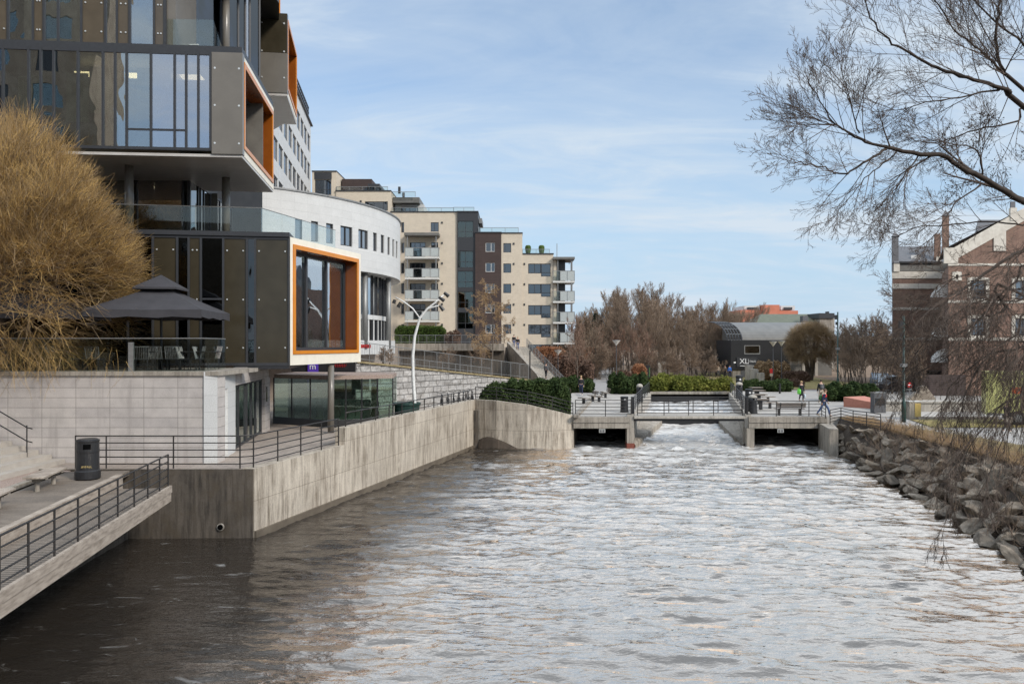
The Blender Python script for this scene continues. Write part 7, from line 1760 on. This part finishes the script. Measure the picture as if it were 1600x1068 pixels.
# ------------------------------------------------------------------ people
def skin_body(name, verts, edges, radii, mat, parent, sub=2, root=0):
    me = bpy.data.meshes.new(name); me.from_pydata(verts, edges, []); o = bpy.data.objects.new(name, me); COL.objects.link(o); o.parent = parent; me.materials.append(M[mat])
    md = o.modifiers.new('Skin', 'SKIN'); md.use_smooth_shade = True
    if not me.skin_vertices: me.skin_vertices.new()
    for i, r in enumerate(radii): sv = me.skin_vertices[0].data[i]; sv.radius = (r, r) if not hasattr(r, '__len__') else r; sv.use_root = (i == root)
    s = o.modifiers.new('Sub', 'SUBSURF'); s.levels = sub; s.render_levels = sub; TM[o] = TM[parent]; return o
def person(label, loc, rz, h=1.74, stride=.3, arms=(.15,-.15), top='cloth_black', legs='cloth_navy', hair='hair_dark', shoes='cloth_black', coat=0.0, lean=.03, elbow=(.2,.2), group=None, longhair=False):
    """figure facing local -y; stride: forward step of the left foot (m); arms: swing (rad) left/right"""
    t = thing('person', label, 'person', loc, rz, group); k = h/1.75
    V, E, Rr = [], [], []
    def v(x,y,z,r): V.append((x*k,(y-lean*max(0,z-.9))*k,z*k)); Rr.append(r*k if not hasattr(r,'__len__') else (r[0]*k,r[1]*k)); return len(V)-1
    def e(a,b): E.append((a,b)); return b
    pel = v(0,0,.95,(.14,.10)); wa = e(pel, v(0,0,1.10,(.125,.09))); chs = e(wa, v(0,0,1.30,(.16,.105))); nk0 = e(chs, v(0,0,1.43,(.09,.075))); nk = e(nk0, v(0,-.01,1.51,.052)); jaw = e(nk, v(0,-.03,1.575,(.065,.075))); hd = e(jaw, v(0,-.012,1.66,(.078,.098))); e(hd, v(0,0,1.725,(.058,.07)))
    nose = e(jaw, v(0,-.115,1.62,.012)) if False else None
    J = {}
    for s, sw, el in ((1,arms[0],elbow[0]),(-1,arms[1],elbow[1])):
        sh = e(nk0, v(s*.175,0,1.40,.058)); ex, ez = s*.225, 1.40-.29*math.cos(sw); ey = -.29*math.sin(sw); eb = e(sh, v(ex,ey,ez,.043)); a2 = sw+el
        wx_, wy_, wz_ = s*.24, ey-.25*math.sin(a2), ez-.25*math.cos(a2); wr = e(eb, v(wx_,wy_,wz_,.029))
        pm_ = e(wr, v(wx_,wy_-.08*math.sin(a2),wz_-.08*math.cos(a2),(.018,.036)))
        for q in range(4):
            o_ = (q-1.5)*.019; ln = (.065,.078,.074,.058)[q]; f1_ = e(pm_, v(wx_-s*.004,wy_+o_-.12*math.sin(a2),wz_-.12*math.cos(a2),.0085)); e(f1_, v(wx_-s*.022,wy_+o_-(.12+ln*.8)*math.sin(a2),wz_-(.12+ln*.8)*math.cos(a2),.0075))
        th = e(wr, v(wx_-s*.02,wy_-.04-.05*math.sin(a2),wz_-.055*math.cos(a2),.010)); e(th, v(wx_-s*.032,wy_-.05-.09*math.sin(a2),wz_-.095*math.cos(a2),.008))
        J['hand',s] = (wx_*k,(wy_-.1*math.sin(a2)-lean*max(0,wz_-.9))*k,(wz_-.1*math.cos(a2))*k)
    legp = []
    for s in (1,-1):
        f = stride/2*s; hp = e(pel, v(s*.095,0,.90,.088)); kn = e(hp, v(s*.10,-f*.62-.05,.50,.058)); an = e(kn, v(s*.10,-f+(.04 if f < 0 else .02),.10+(.07 if f < -.08 else 0),.038)); to = e(an, v(s*.11,-f-.13,.035+(.0),(.03,.035))); legp.append((hp,kn,an,to))
    # head parts
    body = skin_body('body', V, E, Rr, 'skin', t)
    def sub(idx, name, mat, grow, ed=None, root=0):
        m_ = {i:j for j,i in enumerate(idx)}; es = [(m_[a],m_[b]) for a,b in E if a in m_ and b in m_]
        return skin_body(name, [V[i] for i in idx], es, [((Rr[i],Rr[i]) if not hasattr(Rr[i],'__len__') else Rr[i]) and tuple(x+grow*k for x in (Rr[i] if hasattr(Rr[i],'__len__') else (Rr[i],Rr[i]))) for i in idx], mat, t, 2, root)
    arms_i = [i for i in range(len(V)) if False]
    # jacket: pelvis..neck base and arms to the wrist
    jk = [pel, wa, chs, nk0]
    for a, b_ in E:
        if a == nk0 and b_ != nk: jk.append(b_)
    for a, b_ in list(E):
        if a in jk[4:6] and b_ not in jk: jk.append(b_)
    for a, b_ in list(E):
        if a in jk[6:8] and b_ not in jk: jk.append(b_)
    sub(jk, 'jacket', top, .020)
    if coat: 
        b = MB(); b.lathe([(.17*k,.95*k-coat*k),(.175*k,.95*k-coat*.5*k),(.165*k,.98*k),(.14*k,1.05*k)], (0,0,0), 14); b.v = [(p[0],p[1]*.75,p[2]) for p in b.v]; b.build('coat_skirt', M[top], t, smooth=True)
    tr = [pel]+[i for lp in legp for i in lp[:3]]
    sub(tr, 'trousers', legs, .012)
    for lp in legp:
        a, c = Vector(V[lp[2]]), Vector(V[lp[3]]); skin_body('shoe', [tuple(a+Vector((0,.035*k,-.055*k))), tuple(a+Vector((0,-.04*k,-.05*k))), tuple(c+Vector((0,-.03*k,0)))], [(0,1),(1,2)], [.042*k,.046*k,.036*k], shoes, t, 1)
    hb = V[hd]; b = MB(); b.ball((hb[0],hb[1]+.018*k,hb[2]+.03*k), (.088*k,.105*k,.092*k), 12, 8); b.v = [(x,y,max(z, hb[2]-.03*k) if y < hb[1]-.03*k else z) for x,y,z in b.v]
    hr_ = b.build('hair', M[hair], t, smooth=True)
    if longhair: b = MB(); b.tube([(hb[0],hb[1]+.06*k,hb[2]+.03*k),(hb[0],hb[1]+.085*k,hb[2]-.12*k),(hb[0],hb[1]+.09*k,hb[2]-.26*k)], [.07*k,.065*k,.03*k], 8); b.build('hair', M[hair], t, smooth=True)
    b = MB(); b.ball((hb[0],hb[1]-.108*k,hb[2]-.035*k), (.012*k,.016*k,.018*k), 6, 4); b.build('nose', M['skin'], t)
    for s in (-1,1): b = MB(); b.ball((hb[0]+s*.03*k,hb[1]-.094*k,hb[2]-.005*k), .009*k, 6, 4); b.build('eye', M['black'], t); b = MB(); b.ball((hb[0]+s*.08*k,hb[1]+.005*k,hb[2]-.02*k), (.012*k,.02*k,.03*k), 6, 4); b.build('ear', M['skin'], t)
    b = MB(); b.box(hb[0]-.024*k,hb[0]+.024*k,hb[1]-.100*k,hb[1]-.088*k,hb[2]-.072*k,hb[2]-.062*k); b.build('mouth', M['red_stone'], t)
    return t, J
def carry(t, name, label, cat, mat, at, size, shape='bag'):
    w = TM[t] @ Vector(at); o = thing(name, label, cat, (w.x,w.y,w.z), t.rotation_euler.z); sx, sy, sz = size
    b = MB()
    if shape == 'bag':
        b.lathe([(sx*.42,-sz-.12),(sx*.5,-sz*.75-.12),(sx*.48,-.2),(sx*.4,-.14)], n=10); b.v = [(x*sy/sx*1.0 if False else x*.45, y, z) for x,y,z in b.v]; b.build('bag_body', M[mat], o, smooth=True)
        b = MB(); b.tube([(0,-sx*.25,-.16),(0,-.03,.0),(0,.03,.0),(0,sx*.25,-.16)], .008, 5); b.build('handle', M[mat], o)
    else:
        b.ball((0,0,0), (sx/2,sy/2,sz/2), 10, 8); b.v = [(max(-sx*.42,min(sx*.42,x)), y, max(-sz*.42,min(sz*.42,z))) for x,y,z in b.v]; b.build('pack_body', M[mat], o, smooth=True)
        b = MB(); b.ball((0,sy*.42,-sz*.12), (sx*.32,sy*.2,sz*.22), 8, 6); b.build('pocket', M[mat], o, smooth=True)
    return o
g = G(908,617,PZ); p, J = person('person in dark jacket and blue trousers walking towards the river on the left plaza', tuple(g), rad(-8), 1.80, .28, (.12,-.12), 'cloth_black', 'cloth_navy', 'hair_blond', 'shoe_white')
g = G(1252,627,PZ); p, J = person('person in a long dark coat carrying a green and a pale bag', tuple(g), rad(15), 1.68, .22, (.05,.05), 'cloth_black', 'cloth_black', 'hair_blond', 'cloth_black', .42, longhair=True)
carry(p, 'shopping_bag', 'pale blue-white carrier bag held by the person in a long coat', 'bag', 'bag_white', J['hand',1], (.36,.2,.34)); carry(p, 'shopping_bag', 'bright green shopping bag carried by the person in a long coat', 'bag', 'bag_green', (J['hand',-1][0]-.05,J['hand',-1][1],J['hand',-1][2]+.42), (.44,.2,.42))
g = G(1283,629,PZ); p, J = person('person seen from behind with a dark backpack walking away on the grey path', tuple(g), rad(175), 1.86, .3, (.15,-.1), 'cloth_black', 'cloth_beige', 'hair_dark', 'cloth_beige')
carry(p, 'backpack', 'dark backpack on the person walking away', 'backpack', 'cloth_grey', (0,.20,1.28), (.34,.24,.5), 'pack')
g = G(1287,650,PZ); p, J = person('person in a red and navy jacket and jeans striding by the railing', tuple(g), rad(70), 1.78, .75, (.35,-.3), 'cloth_navy', 'cloth_jean', 'hair_brown', 'cloth_beige', 0, .12)
t_ = MB(); t_.lathe([(.155,1.24),(.178,1.32),(.165,1.41),(.10,1.46)], n=14); t_.v = [(x*1.22,y*.86-.12*(z-.9),z) for x,y,z in t_.v]; t_.build('red_yoke', M['cloth_red'], p, smooth=True)
carry(p, 'backpack', 'green backpack on the person in the red and navy jacket', 'backpack', 'cloth_green', (0,.17,1.22), (.30,.24,.46), 'pack')
g = G(1573,676,PZ-.02); p, J = person('person in a dark jacket walking along the right bank with a pale bag', tuple(g), rad(100), 1.72, .6, (.3,-.25), 'cloth_black', 'cloth_black', 'hair_brown', 'shoe_white')
carry(p, 'shoulder_bag', 'beige shoulder bag of the person walking on the right bank', 'bag', 'cloth_beige', (-.22,.05,1.02), (.42,.2,.34))
for px, py, d, lb, hr, top in ((803,545,106,'left one of two people in jeans at the top of the long stair','hair_dark','cloth_black'),(809,546,104.5,'right one of two people in jeans at the top of the long stair','hair_blond','cloth_black')):
    x, y = XY(px, d); f = (d-84.5)/22.5; person(lb, (x,y,PZ+4.29*f+.14), rad(0), 1.72, .2, top=top, legs='cloth_jean', hair=hr)
x, y = XY(853,88.5); person('person in grey climbing the lower part of the long stair', (x,y,PZ+4.29*(4.0/22.5)+.15), rad(150), 1.72, .25, top='cloth_grey', legs='cloth_black')
x, y = XY(1140,112); person('person in a bright blue jacket standing by the black building', (x,y,PZ), rad(20), 1.75, .1, top='cloth_blue', legs='cloth_navy')
x, y = XY(1133,113); person('person in dark maroon left of the one in blue', (x,y,PZ), rad(-30), 1.7, .1, top='panel_brown', legs='cloth_black')
x, y = XY(1122,114); person('pale-dressed person near the far funnel lamp', (x,y,PZ), rad(10), 1.72, .2, top='cloth_beige', legs='cloth_grey')
